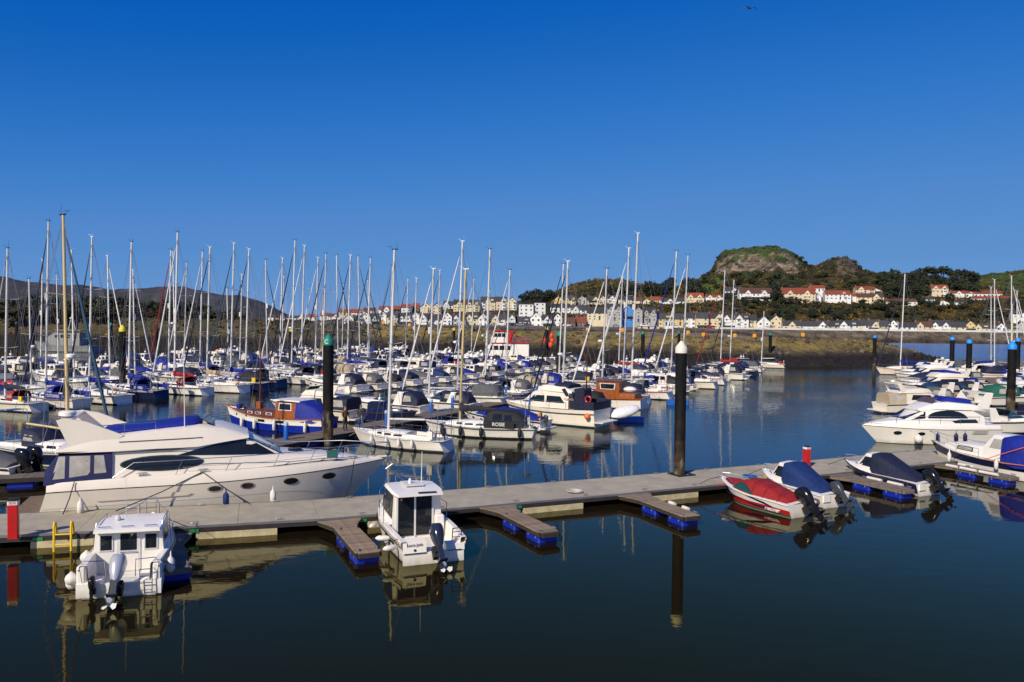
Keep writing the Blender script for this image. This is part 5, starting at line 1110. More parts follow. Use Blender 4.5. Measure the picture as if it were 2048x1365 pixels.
    # rails
    for s in (-1, 1):
        mb = MB(); P = []
        for x in (2.9, 3.7, 5.6, 7.6, 9.6, 11.2, 12.7, 14.0, 14.9):
            b, z = sh(l2, X(min(14.6, x)), .02); hgt = .0 if x == 2.9 else (.62 if x < 12 else .70); P.append((X(x), s*max(.10, b), z+hgt+ (0 if x > 2.9 else .05)))
        mb.tube(P, .02, 6)
        for x in (5.6, 7.6, 9.6, 11.2, 12.7, 14.0): b, z = sh(l2, X(x), .02); mb.tube([(X(x-.28), s*b, z-.02), (X(x), s*max(.1, b), z+(.62 if x < 12 else .70))], .015, 5)
        mb.tube([(a, b*.995, c-.32) for a, b, c in P[2:]], .009, 4); mb.build('guard_rail', steel, t, smooth=60)
    mb = MB(); mb.box(X(11.75), X(12.25), -.02, .02, 0, .32); o = mb.build('notice_board', M('teal_board', (.02, .12, .10), .6), t, smooth=None); o.location = (0, -sh(l2, X(12))[0]-.03, sh(l2, X(12))[1]+.2)
    mb = MB(); mb.box(X(14.2), X(15.0), -.14, .14, 1.78, 1.88); mb.tube([(X(14.9), 0, 1.9), (X(15.05), 0, 1.5), (X(14.7), 0, 1.25)], .03, 5); mb.build('anchor', steel, t)
    for a, b in (((6.4, 1.9), (3.1, .58)), ((6.4, 1.9), (8.3, .58)), ((13.0, 1.95), (12.4, .58)), ((1.5, 1.75), (1.2, .58))):
        mb = MB(); mb.tube([(X(a[0]), -2.08 if a[0] < 10 else -1.15, a[1]), (X((a[0]+b[0])/2), -2.3, lerp(a[1], b[1], .56)), (X(b[0]), -2.75, b[1])], .022, 5); mb.build('mooring_line', rope, t, smooth=None)
    for x, m_, q in ((1.75, fendw, 'white'), (7.35, midblue, 'blue'), (9.3, fendw, 'white')):
        w = to_world(t, (X(x), -2.3, .72)); fender(w, '%s fender on the side of the large motor yacht, %s' % (q, {1.75: 'near its stern', 7.35: 'amidships', 9.3: 'below the forward portholes'}[x]), m_, .5, .13)
big_yacht()

def open_cockpit(t, lf, x0, sole, inset=.24, mat=None, solem=None, wellw=0):
    mat = mat or white; S_ = [q for q in lf.sheer if q[0] <= x0]+[(x0, *sh(lf, x0))]
    for s in (-1, 1):
        mb = MB(); vs = []
        for x, b, z in S_: vs += [(x, s*(b-.005), z-.02), (x, s*(b-.02), z+.03), (x, s*(b-inset+.03), z+.03), (x, s*(b-inset), z-.02), (x, s*(b-inset-.04), sole)]
        fs = []
        for i in range(len(S_)-1):
            for k in range(4): a = i*5+k; fs.append([a, a+5, a+6, a+1])
        mb.add(vs, fs); mb.build('gunwale', mat, t, smooth=50)
    mb = MB(); b0 = S_[0][1]; mb.plate([(S_[0][0]+.02, -b0+inset), (x0, -sh(lf, x0)[0]+inset), (x0, sh(lf, x0)[0]-inset), (S_[0][0]+.02, b0-inset)], sole-.04, sole); mb.build('cockpit_sole', solem or greyw, t, smooth=None)
def fore_deck(t, lf, x0, mat):
    l2 = Loft(lf.st); l2.L = lf.L; l2.sheer = [(x0, *sh(lf, x0))]+[q for q in lf.sheer if q[0] > x0]; return deck(t, l2, mat, .03, .12)
# ---- small cabin fishing boat, seen from astern (left)
def boat_a():
    L, B = 5.8, 2.42; t = boat_root('cabin_boat', 'small white cabin fishing boat seen from astern beside the yellow ladder', 'motorboat', (-11.86, 24.15), 105, L)
    X = lambda x: x-L/2
    lf, _ = hull(t, L, B, (.98, .98, 1.25), [white, white, antif, white], bs=.92, tm=.4, wl=.86, rake=.9, caps=(False, True), stripe=.05, sl=.12, flare=1.1)
    open_cockpit(t, lf, X(1.45), .30); fore_deck(t, lf, X(1.45), white); rub(t, lf, dkgrey, .025, -.1)
    mb = MB()   # transom: two corner mouldings and a cut-down middle
    for s in (-1, 1): mb.prism([(X(-.02), .04), (X(.55), .3), (X(.55), .52), (X(.1), .50), (X(-.02), .46)], s*.86-.33, s*.86+.33)
    mb.prism([(X(.0), -.2), (X(.12), -.2), (X(.14), .42), (X(.02), .42)], -1.02, 1.02); mb.build('transom', white, t)
    for s in (-1, 1): mb = MB(); mb.cbox(X(.02), X(.32), s*1.06-.13, s*1.06+.13, .4, 1.0, .05); mb.build('quarter_moulding', white, t)
    c, _ = cabin(t, lf, [(X(1.45), 1.08, .98, .30, 1.76), (X(2.4), 1.07, .96, .6, 1.80), (X(3.2), 1.0, .88, .9, 1.74), (X(4.0), .82, .7, 1.0, 1.28), (X(5.0), .45, .38, 1.15, 1.24)], white, 'cabin')
    cabin(t, lf, [(X(1.15), .98, .95, 1.68, 1.77), (X(1.5), 1.04, .98, 1.70, 1.82), (X(2.4), 1.03, .96, 1.74, 1.87), (X(3.15), .92, .84, 1.70, 1.80)], white, 'roof')
    pane(t, c, [(X(1.75), 1.18), (X(2.6), 1.22), (X(2.6), 1.62), (X(1.8), 1.6)], n=4); pane(t, c, [(X(2.75), 1.22), (X(3.6), 1.28), (X(3.3), 1.62), (X(2.75), 1.62)], n=4)
    windshield(t, X(3.2), .72, 1.68, X(3.95), .66, 1.32, glass)
    def back(y0, y1, z0, z1, nm, m_, d=.0):
        m = MB(); m.cbox(X(1.45)-.03-d, X(1.45)+.01, y0, y1, z0, z1, .012); return m.build(nm, m_, t, smooth=None)
    for y in (.66, -.66):
        back(y-.215, y+.215, 1.03, 1.58, 'window_frame', greyw); back(y-.175, y+.175, 1.07, 1.54, 'window', glass, .006)
    back(-.36, .36, .36, 1.68, 'door_frame', greyw); back(-.25, .25, 1.04, 1.58, 'door_window', glass, .008); back(-.30, .30, .40, .96, 'door', white, .006)
    mb = MB(); mb.tube([(X(1.38), -.24, .99), (X(1.38), .24, .99)], .022, 6); mb.build('door_rail', steel, t)
    mb = MB()
    for y in (-.68, 0, .68): mb.tube([(X(1.3), y-.2, 1.79), (X(1.28), y-.18, 1.85), (X(1.28), y+.18, 1.85), (X(1.3), y+.2, 1.79)], .014, 5)
    for s in (-1, 1): mb.tube([(X(1.5), s*.98, 1.75), (X(1.6), s*.98, 1.9), (X(2.9), s*.93, 1.92), (X(3.0), s*.9, 1.75)], .02, 5)
    mb.build('roof_rail', steel, t, smooth=None)
    mb = MB(); mb.tube([(X(2.4), .25, 1.85), (X(2.3), .25, 3.2)], [.012, .006], 4); mb.tube([(X(2.5), -.1, 1.85), (X(2.5), -.1, 2.2)], .012, 4); mb.lathe([(.02, 0), (.09, .05), (.09, .12), (.02, .17)], 8, (X(2.1), .45, 1.85)); mb.build('aerials', greyw, t, smooth=None)
    mb = MB()
    for s in (-1, 1): mb.tube([(X(.15), s*1.1, .95), (X(.12), s*1.0, 1.12), (X(.10), s*.45, 1.10), (X(.2), s*.42, .55)], .017, 5)
    mb.build('stern_rail', steel, t, smooth=None)
    mb = MB()
    for y in (-.95, -.6): mb.tube([(X(.25), y, .8), (X(-.1), y, .85), (X(-.14), y, .12)], .017, 5)
    for z in (.2, .42, .62, .84): mb.tube([(X(-.13), -.95, z), (X(-.13), -.6, z)], .015, 5)
    mb.build('boarding_ladder', steel, t, smooth=None)
    outboard(t, X(-.02), .02, .55, 1.12, silver, 46, '115')
    outboard(t, X(0), .72, .30, .5, blackeng, 10, name='auxiliary_motor')
    rails(t, lf, .5, x0=X(2.2), x1=X(5.2), step=1.0, mid=False, r=.014)
    mb = MB(); mb.tube([(X(5.4), -.2, 1.25), (X(5.9), -1.2, .6)], .014, 4); mb.tube([(X(.2), -1.15, .98), (X(.6), -1.9, .52)], .014, 4); mb.build('mooring_line', rope, t, smooth=None)
    for (x, y, z, lab) in ((.3, 1.38, .55, 'white ball fender at the port quarter of the small cabin boat'), (.55, 1.42, .34, 'lower white ball fender beside the other at the small cabin boat stern'), (1.9, 1.34, .75, 'white ball fender hung by the port side window of the small cabin boat')):
        buoy_fender(to_world(t, (X(x), y, z)), lab, fendw, .19)
    fender(to_world(t, (X(.7), -1.36, .7)), 'white fender at the starboard quarter of the small cabin boat', fendw, .42, .13)
boat_a()
# ---- white pilothouse boat with sliding glass doors
def boat_l():
    L, B = 6.6, 2.58; t = boat_root('pilothouse_boat', 'white pilothouse boat with navy outboard and glass sliding doors, centre foreground', 'motorboat', (-2.65, 27.95), 112, L); X = lambda x: x-L/2
    lf, _ = hull(t, L, B, (.80, .90, 1.32), [white, white, antik, black], bs=.93, tm=.4, wl=.84, rake=1.0, caps=(False, True), stripe=.035, sl=.10, flare=1.1)
    open_cockpit(t, lf, X(2.3), .34, .22, solem=white); fore_deck(t, lf, X(2.3), white)
    mb = MB(); mb.prism([(X(-.03), -.2), (X(.10), -.2), (X(.12), .40), (X(0), .40)], -1.1, 1.1); mb.prism([(X(-.03), .4), (X(.5), .4), (X(.42), .86), (X(.05), .80)], .28, 1.12); mb.prism([(X(-.03), .4), (X(.35), .4), (X(.32), .66), (X(.0), .62)], -1.12, -.45); mb.build('transom', white, t)
    lettering(t, 'Laura Jade', .14, (X(-.03)+.03, .70, .70), (rad(82), 0, -math.pi/2), dkgrey)
    mb = MB(); mb.plate([(X(-.035), .66), (X(-.02), .70), (X(-.035), .74)], .48, .56); mb.build('emblem', black, t, smooth=None)
    mb = MB(); mb.box(X(-.045), X(-.02), -1.0, -.5, .40, .425); mb.box(X(-.045), X(-.02), .3, 1.08, .40, .425); mb.build('transom_trim', black, t, smooth=None)
    c, _ = cabin(t, lf, [(X(2.3), .98, .90, .34, 2.06), (X(3.4), .98, .88, .8, 2.12), (X(4.1), .94, .80, 1.0, 2.05), (X(4.75), .78, .66, 1.1, 1.42), (X(5.7), .40, .34, 1.24, 1.34)], white, 'wheelhouse')
    cabin(t, lf, [(X(1.75), .86, .84, 2.0, 2.07), (X(2.3), .98, .93, 2.04, 2.15), (X(3.4), .97, .90, 2.08, 2.20), (X(4.15), .84, .76, 2.0, 2.10)], white, 'roof')
    pane(t, c, [(X(2.33), 1.08), (X(3.28), 1.16), (X(3.28), 1.99), (X(2.33), 1.96)], n=5); pane(t, c, [(X(3.3), 1.16), (X(4.5), 1.28), (X(4.05), 1.97), (X(3.3), 1.99)], n=6)
    pane(t, lf, [(X(1.0), .42), (X(2.3), .52), (X(2.3), .66), (X(1.0), .56)], n=5, name='hull_window')
    windshield(t, X(4.1), .70, 1.98, X(4.72), .64, 1.46, glass, panes=3)
    def back(y0, y1, z0, z1, nm, m_, d=0):
        m = MB(); m.box(X(2.3)-.035-d, X(2.3)-.003, y0, y1, z0, z1); return m.build(nm, m_, t, smooth=None)
    back(-.62, .80, .42, 1.98, 'door_opening', black)
    for y0, y1 in ((.12, .76), (-.58, .06)): back(y0, y1, .5, 1.94, 'glass_door', glass, .012)
    for y in (.78, .09, -.60): back(y-.035, y+.035, .40, 2.0, 'door_frame', alu, .02)
    mb = MB(); mb.cbox(X(2.0), X(2.3), -1.0, -.66, .34, 1.18, .04); mb.build('side_locker', white, t)
    mb = MB(); mb.tube([(X(1.78), -.6, 2.12), (X(1.78), .1, 2.13)], .03, 5); mb.build('light_bar', black, t)
    mb = MB(); mb.box(X(2.6), X(3.5), -.35, .35, 2.215, 2.26); mb.build('roof_hatch', greyw, t, smooth=None)
    mb = MB(); mb.tube([(X(2.8), -.3, 2.3), (X(2.75), -.3, 3.5)], [.02, .008], 5); mb.lathe([(.06, 0), (.06, .2), (.02, .25)], 8, (X(3.0), .1, 2.2)); mb.build('aerial', white, t)
    outboard(t, X(-.02), -.06, .62, 1.12, navyeng, 40, 'F150')
    mb = MB()
    for y in (-1.05, -.72): mb.tube([(X(.2), y, .66), (X(.12), y, 1.12), (X(-.02), y, 1.15)], .017, 5)
    for z in (.82, 1.0, 1.13): mb.tube([(X(.14), -1.05, z), (X(.14), -.72, z)], .015, 5)
    mb.build('boarding_ladder', black, t, smooth=None)
    rails(t, lf, .62, x0=X(2.5), x1=X(5.9), step=1.1, mid=False, r=.016, front=.15); rub(t, lf, black, .02, -.16)
    mb = MB(); mb.tube([(X(.4), 1.2, .85), (X(.9), 1.9, .5)], .016, 4); mb.tube([(X(6.3), .1, 1.35), (X(6.9), -.6, .6)], .016, 4); mb.build('mooring_line', rope, t, smooth=None)
    for (x, y, z, lie, lab) in ((.5, 1.46, .54, .3, 'cream fender lying at the end of the finger pontoon by the pilothouse boat'), (1.75, 1.42, .56, -.35, 'white fender lying on the finger pontoon edge beside the pilothouse boat'), (3.6, 1.38, .58, .9, 'small white fender at the inner end of the pilothouse boat finger')):
        fender(to_world(t, (X(x), y, z)), lab, fendw, .46, .10, lie=lie+rad(112))
boat_l()
# ---- speedboat with red cover
def speedboat():
    L, B = 5.0, 2.0; t = boat_root('speedboat', 'white and red speedboat with red cover and big black outboard', 'motorboat', (13.0, 35.4), 120, L); X = lambda x: x-L/2
    lf, _ = hull(t, L, B, (.60, .66, .98), [white, antig, cream, redp], bs=.93, tm=.42, wl=.74, rake=1.1, seg=[2, 2, 1, 3, 0, 0, 0], flare=1.0, stripe=.02, sl=.05)
    deck(t, lf, white, .02, .08); rub(t, lf, white, .025, -.02)
    for s in (-1, 1):
        for P in ([(.3, .13), (2.0, .18), (2.9, .30), (1.6, .27)], [(2.6, .27), (4.0, .36), (4.4, .46), (3.4, .40)]):
            mb = MB(); lf.patch(mb, [(X(a), b) for a, b in P], s, .008, 6); mb.build('hull_flash', navyhull, t, smooth=None)
        mb = MB(); lf.patch(mb, [(X(.7), .30), (X(1.1), .33), (X(2.5), .58), (X(2.0), .58), (X(1.4), .5)], s, .008, 6); mb.build('hull_flash', navyhull, t, smooth=None)
    lettering(t, 'Fletcher', .26, (X(.95), lf.y(X(.95), .25)+.015, .24), (math.pi/2-.3, 0, math.pi), whitec); lettering(t, 'CRYSTAL MAGIC', .13, (X(4.1), lf.y(X(4.1), .72)+.02, .74), (math.pi/2-.35, 0, math.pi+.42), redletter)
    c, _ = cabin(t, lf, [(X(.25), .78, .5, .58, .72), (X(1.2), .84, .55, .62, .98), (X(2.4), .84, .6, .64, 1.22), (X(2.9), .80, .56, .68, 1.20), (X(3.25), .72, .5, .72, .98)], redc, 'cockpit_cover'); cabin(t, lf, [(X(3.3), .60, .4, .78, .95), (X(4.0), .42, .3, .85, 1.0), (X(4.5), .2, .12, .92, 1.0)], redc, 'bow_cover')
    for s in (-1, 1): mb = MB(); mb.add([(X(2.1), s*.88, .69), (X(3.45), s*.74, .79), (X(3.0), s*.70, 1.08), (X(2.55), s*.77, 1.02)], [(0, 1, 2, 3)]); w_ = mb.build('windscreen', gglass, t, smooth=None); mb = MB(); mb.tube([(X(2.1), s*.885, .69), (X(2.55), s*.775, 1.03), (X(3.0), s*.705, 1.09), (X(3.45), s*.745, .79)], .022, 5); mb.build('windscreen_frame', dkgrey, w_, smooth=None)
    for x, w, z in ((.7, .80, .66), (1.5, .83, .70), (2.2, .84, .72)): mb = MB(); mb.tube([(X(x), -w-.1, z-.06), (X(x), -w*.62, z+.3+.1*x), (X(x), 0, z+.36+.11*x), (X(x), w*.62, z+.3+.1*x), (X(x), w+.1, z-.06)], .009, 4); mb.build('cover_strap', blackc, t)
    mb = MB(); P = [(X(3.5), .62, .84), (X(3.8), .6, 1.04), (X(4.6), .25, 1.16), (X(4.9), 0, 1.16), (X(4.6), -.25, 1.16), (X(3.8), -.6, 1.04), (X(3.5), -.62, .84)]; mb.tube(P, .016, 5); mb.build('bow_rail', steel, t, smooth=None)
    outboard(t, X(-.05), 0, .58, 1.15, blackeng, 50)
    mb = MB(); mb.tube([(X(4.8), .1, 1.0), (X(5.3), .5, .8), (X(5.6), .9, .52)], .014, 4); mb.build('mooring_line', rope, t, smooth=None)
speedboat()
def cuddy(label, stern, hdg, L, B, covm, eng, hm, seg, name='cuddy_boat', esc=1.0, mats=None):
    t = boat_root(name, label, 'motorboat', stern, hdg, L); X = lambda x: x-L/2
    lf, _ = hull(t, L, B, (.62, .70, 1.02), mats, bs=.92, tm=.42, wl=.80, rake=.9, seg=seg, flare=1.0, stripe=.14, sl=.06); deck(t, lf, white, .02, .08); rub(t, lf, black if hm == navyhull else white, .028, -.02)
    k = L/5.0
    c, _ = cabin(t, lf, [(X(2.55*k), .80, .66, .66, 1.62), (X(3.15*k), .78, .62, .70, 1.66), (X(3.75*k), .66, .5, .78, 1.02), (X(4.45*k), .3, .22, .9, 1.0)], white, 'cuddy')
    pane(t, c, [(X(2.68*k), .98), (X(3.5*k), 1.02), (X(3.15*k), 1.5), (X(2.72*k), 1.5)], n=5); windshield(t, X(3.17*k), .52, 1.6, X(3.72*k), .46, 1.06, glass, panes=2)
    cv, _ = cabin(t, lf, [(X(.28), .72, .45, .60, .72), (X(1.2*k), .82, .5, .64, 1.12), (X(2.0*k), .84, .6, .66, 1.46), (X(2.58*k), .84, .70, .68, 1.70), (X(2.75*k), .80, .66, .9, 1.70)], covm, 'cockpit_cover')
    mb = MB(); P = [(X(3.6*k), .6, .95), (X(3.8*k), .58, 1.15), (X(4.6*k), .22, 1.28), (X(4.95*k), 0, 1.28), (X(4.6*k), -.22, 1.28), (X(3.8*k), -.58, 1.15), (X(3.6*k), -.6, .95)]; mb.tube(P, .014, 5); mb.build('bow_rail', steel, t, smooth=None)
    outboard(t, X(-.05), 0, .62, esc, eng, 50)
    
    for s in (-.55, .55): mb = MB(); mb.box(X(-.06), X(.2), s-.2, s+.2, .3, .62); mb.build('transom_locker', white, t)
    mb = MB(); mb.tube([(X(4.9*k), 0, 1.05), (X(5.5*k), .3, .7), (X(5.9*k), .2, .52)], .014, 4); mb.build('mooring_line', rope, t, smooth=None); return t, lf
t_, l_ = cuddy('white cuddy cabin boat with mid-blue cover and grey outboard beside the speedboat', (15.25, 37.35), 114, 4.9, 2.0, midblue, dkgrey, white, None, esc=.95, mats=[white, white, antif, white])
mb = MB(); l_.patch(mb, [(.9, .84), (1.3, .87), (1.3, .95), (.9, .93)], 1, .3, 3); mb.build('yellow_sticker', yellow, t_, smooth=None)
cuddy('black and white cuddy boat with long navy cover and black outboard', (21.2, 40.3), 115, 5.4, 2.1, navy, blackeng, navyhull, [1, 1, 1, 3, 3, 3, 0], esc=1.1, mats=[white, white, antif, navyhull])
# ---- motor sailer with blue tarpaulin at right edge
def tarp_boat():
    L, B = 8.4, 2.7; t = boat_root('cabin_cruiser', 'navy hulled cabin boat half covered by blue tarpaulin at the right edge', 'motorboat', (30.2, 42.9), 115, L); X = lambda x: x-L/2
    lf, _ = hull(t, L, B, (1.0, .95, 1.40), [white, white, antif, navyhull], bs=.8, tm=.45, wl=.8, rake=.8, seg=[2, 2, 0, 0, 3, 3, 0], stripe=.2, sl=.06); deck(t, lf, white, .04, .06); rub(t, lf, teak, .03, -.03)
    c0, _ = cabin(t, lf, [(X(4.0), 1.0, .9, .95, 1.62), (X(6.0), .86, .74, 1.05, 1.60), (X(7.2), .4, .3, 1.2, 1.42)], white, 'fore_cabin'); pane(t, c0, [(X(5.0), 1.18), (X(6.1), 1.22), (X(6.05), 1.45), (X(5.0), 1.45)], n=4); pane(t, c0, [(X(5.08), 1.22), (X(6.0), 1.26), (X(5.95), 1.41), (X(5.08), 1.41)], mat=vinyl, n=4, eps=.02)
    c, _ = cabin(t, lf, [(X(2.2), 1.08, .96, .95, 2.3), (X(3.8), 1.06, .92, .95, 2.36), (X(4.5), .95, .8, 1.0, 1.62)], white, 'wheelhouse'); pane(t, c, [(X(3.1), 1.6), (X(3.95), 1.6), (X(3.7), 2.15), (X(3.1), 2.15)], mat=vinyl, n=4)
    windshield(t, X(3.85), .8, 2.28, X(4.4), .78, 1.7, glass)
    cabin(t, lf, [(X(.1), 1.05, .7, .95, 1.5), (X(1.0), 1.3, .95, .8, 2.1), (X(2.2), 1.34, 1.05, .7, 2.38), (X(2.9), 1.28, 1.02, .8, 2.36), (X(3.2), 1.15, .97, 1.0, 2.3)], royal, 'tarpaulin')
    mb = MB(); mb.tube([(X(3.9), 1.36, .95), (X(3.2), 1.34, 1.3), (X(2.2), 1.28, 1.75), (X(1.2), .9, 2.25)], .022, 4); mb.tube([(X(3.9), 1.36, .95), (X(2.8), 1.4, .9), (X(1.0), 1.38, 1.0)], .018, 4); mb.build('lashing_rope', orange, t, smooth=None)
    rails(t, lf, .5, x0=X(4.4), x1=X(7.6), step=1.2, mid=False)
    for i, x in enumerate((3.2, 6.1)): fender(to_world(t, (X(x), 1.45, .75)), 'white fender on the tarpaulin boat, %s' % ('nearer its stern', 'nearer its bow')[i], fendw, .5, .11)
tarp_boat()
# ---- white flybridge cruiser with arched side window, right
def arch_yacht():
    L, B = 9.9, 3.3; t = boat_root('flybridge_cruiser', 'white flybridge cruiser with arched dark side window behind the right walkway', 'motor yacht', (35.5, 59.6), 186, L); X = lambda x: x-L/2
    lf, _ = hull(t, L, B, (1.12, 1.14, 1.32), [white, white, antif, dkgrey], bs=.92, tm=.36, pw=2.4, wl=.8, rake=1.3, sr=-.2, stripe=.05, sl=.0, flare=1.15, n=17)
    fn = lambda x: interp([(-5, .30), (0, .32), (3, .24), (5, .05)], x); up = Loft([(x, [(b+.01, z), (b-.02, z+fn(x)*.7), (b*.97-.04, z+fn(x)), (0, z+fn(x)+.06)]) for x, b, z in lf.sheer]); mb = MB(); up.mesh(mb); mb.build('upper_hull', white, t); l2 = off(lf, fn)
    c, _ = cabin(t, lf, [(X(1.2), 1.48, 1.40, 1.4, 2.1), (X(2.2), 1.48, 1.36, 1.42, 2.58), (X(4.6), 1.46, 1.28, 1.42, 2.66), (X(5.6), 1.38, 1.15, 1.42, 2.55), (X(7.2), 1.08, .9, 1.45, 1.76), (X(9.0), .4, .3, 1.46, 1.52)], white, 'saloon')
    arc = [(X(2.5), 1.92)]+[(X(4.05-1.5*math.cos(a)), 1.92+.58*math.sin(a)) for a in [i*math.pi/10 for i in range(1, 10)]]+[(X(5.5), 1.92)]
    pane(t, c, arc, n=12); pane(t, c, [(X(1.7), 1.6), (X(3.5), 1.58), (X(3.75), 1.72), (X(3.1), 1.86), (X(1.9), 1.86)], n=6)
    pane(t, c, [(X(5.7), 1.9), (X(6.75), 1.78), (X(5.85), 2.35), (X(5.62), 2.4)], n=5); windshield(t, X(5.65), 1.08, 2.5, X(7.1), .92, 1.82, glass)
    f, _ = cabin(t, lf, [(X(1.1), 1.36, 1.3, 2.5, 2.62), (X(2.0), 1.45, 1.34, 2.52, 2.95), (X(3.8), 1.42, 1.26, 2.55, 3.1), (X(4.8), 1.3, 1.1, 2.6, 3.0), (X(6.0), 1.05, .85, 2.42, 2.56)], white, 'flybridge'); windshield(t, X(4.5), .85, 3.34, X(5.0), 1.0, 3.02, M('smoked_screen', (.10, .06, .05), .1), 'flybridge_screen')
    cabin(t, lf, [(X(1.9), 1.0, .8, 2.9, 3.25), (X(2.9), 1.1, .85, 2.95, 3.3), (X(3.6), 1.0, .8, 2.95, 3.42), (X(4.1), .9, .7, 2.95, 3.2)], royal, 'flybridge_cover')
    mb = MB()
    for s in (-1, 1): mb.prism([(X(.9), 2.6), (X(1.9), 2.6), (X(1.1), 3.75), (X(.55), 3.75)], s*1.36-.05, s*1.36+.05)
    mb.box(X(.56), X(1.1), -1.31, 1.31, 3.68, 3.78); mb.build('radar_arch', white, t)
    pane(t, lf, ellipse(X(6.0), .80, .27, .13), name='porthole', n=6); pane(t, lf, ellipse(X(7.6), .84, .27, .13), name='porthole', n=6)
    for z in (.96, .86, .76): pane(t, lf, [(X(1.1), z), (X(2.3), z), (X(2.0), z+.04), (X(.9), z+.04)], mat=dkgrey, name='air_vent', n=3)
    rails(t, l2, .6, x0=X(1.6), x1=X(9.2), step=1.5, r=.016, front=.2); mb = MB(); mb.box(X(9.5), X(10.1), -.12, .12, 1.36, 1.44); mb.build('anchor', steel, t)
    mb = MB(); mb.plate([(X(-.7), -1.4), (X(.1), -1.5), (X(.1), 1.5), (X(-.7), 1.4)], .25, .36); mb.build('swim_platform', white, t, smooth=None)
    buoy_fender(to_world(t, (X(6.4), 1.62, .45)), 'large white ball fender on the side of the arched-window cruiser', fendw, .3)
    for i, x in enumerate((5.0, 3.6, 2.9)): fender(to_world(t, (X(x), 1.72, .6)), 'navy fender on the arched-window cruiser, %s from its bow' % ORD[i], navyhull, .5, .14)
arch_yacht()
# ---- ROSIE
t_, l_ = sailboat('white sailing yacht named ROSIE with black canopy and tan mast', (-3.85, 59.75), 168, 8.4, 12.4, stripe=dkgrey, boot=black, cover=blackc, hood=None, furl=None, mastm=tan, lod=0, reverse=False, mastf=.17, beam=2.75, name='sailing_yacht', winm=bglass)
zk = sh(l_, -2)[1]; cR, _ = cabin(t_, l_, [(-3.6, 1.05, .7, zk, zk+.7), (-3.0, 1.08, .8, zk, zk+1.15), (-1.4, 1.08, .82, zk+.05, zk+1.25), (-.9, .98, .75, zk+.2, zk+1.1), (-.6, .9, .7, zk+.25, zk+.5)], blackc, 'cockpit_canopy')
pane(t_, cR, [(-2.8, zk+.45), (-2.2, zk+.45), (-2.2, zk+.95), (-2.7, zk+.95)], mat=glass, name='canopy_window', n=3); pane(t_, cR, [(-2.0, zk+.5), (-1.3, zk+.5), (-1.35, zk+1.0), (-2.0, zk+1.0)], mat=glass, name='canopy_window', n=3)
for s in (-1, 1):
    mb = MB(); mb.box(-3.0, -.75, s*1.28-.015, s*1.28+.015, zk+.0, zk+.55); d_ = mb.build('dodger', blackc, t_, smooth=None); lettering(d_, 'ROSIE', .36, (-1.85, s*1.305, zk+.28), (math.pi/2, 0, math.pi if s > 0 else 0), whitec)
for i, x in enumerate((2.5, 1.0, -.6, -3.4)): fender(to_world(t_, (x, sh(l_, x)[0]+.12, .5)), 'black fender on the side of ROSIE, %s from its bow' % ORD[i], black, .6, .14)
# ---- small bare white yacht in front of ROSIE
t_, l_ = sailboat('small plain white sailing yacht with bare boom nearest the walkway, left of ROSIE', (-8.35, 54.35), 153, 7.9, 13.3, stripe=white, boot=dkgrey, cover=None, hood=None, furl=None, lod=0, beam=2.7, mastf=.12)
for i, x in enumerate((1.5, .1, -.9, -1.9)): fender(to_world(t_, (x, sh(l_, x)[0]+.11, .45)), 'cream fender on the small bare yacht, %s from its bow' % ORD[i], fendw, .5, .11)
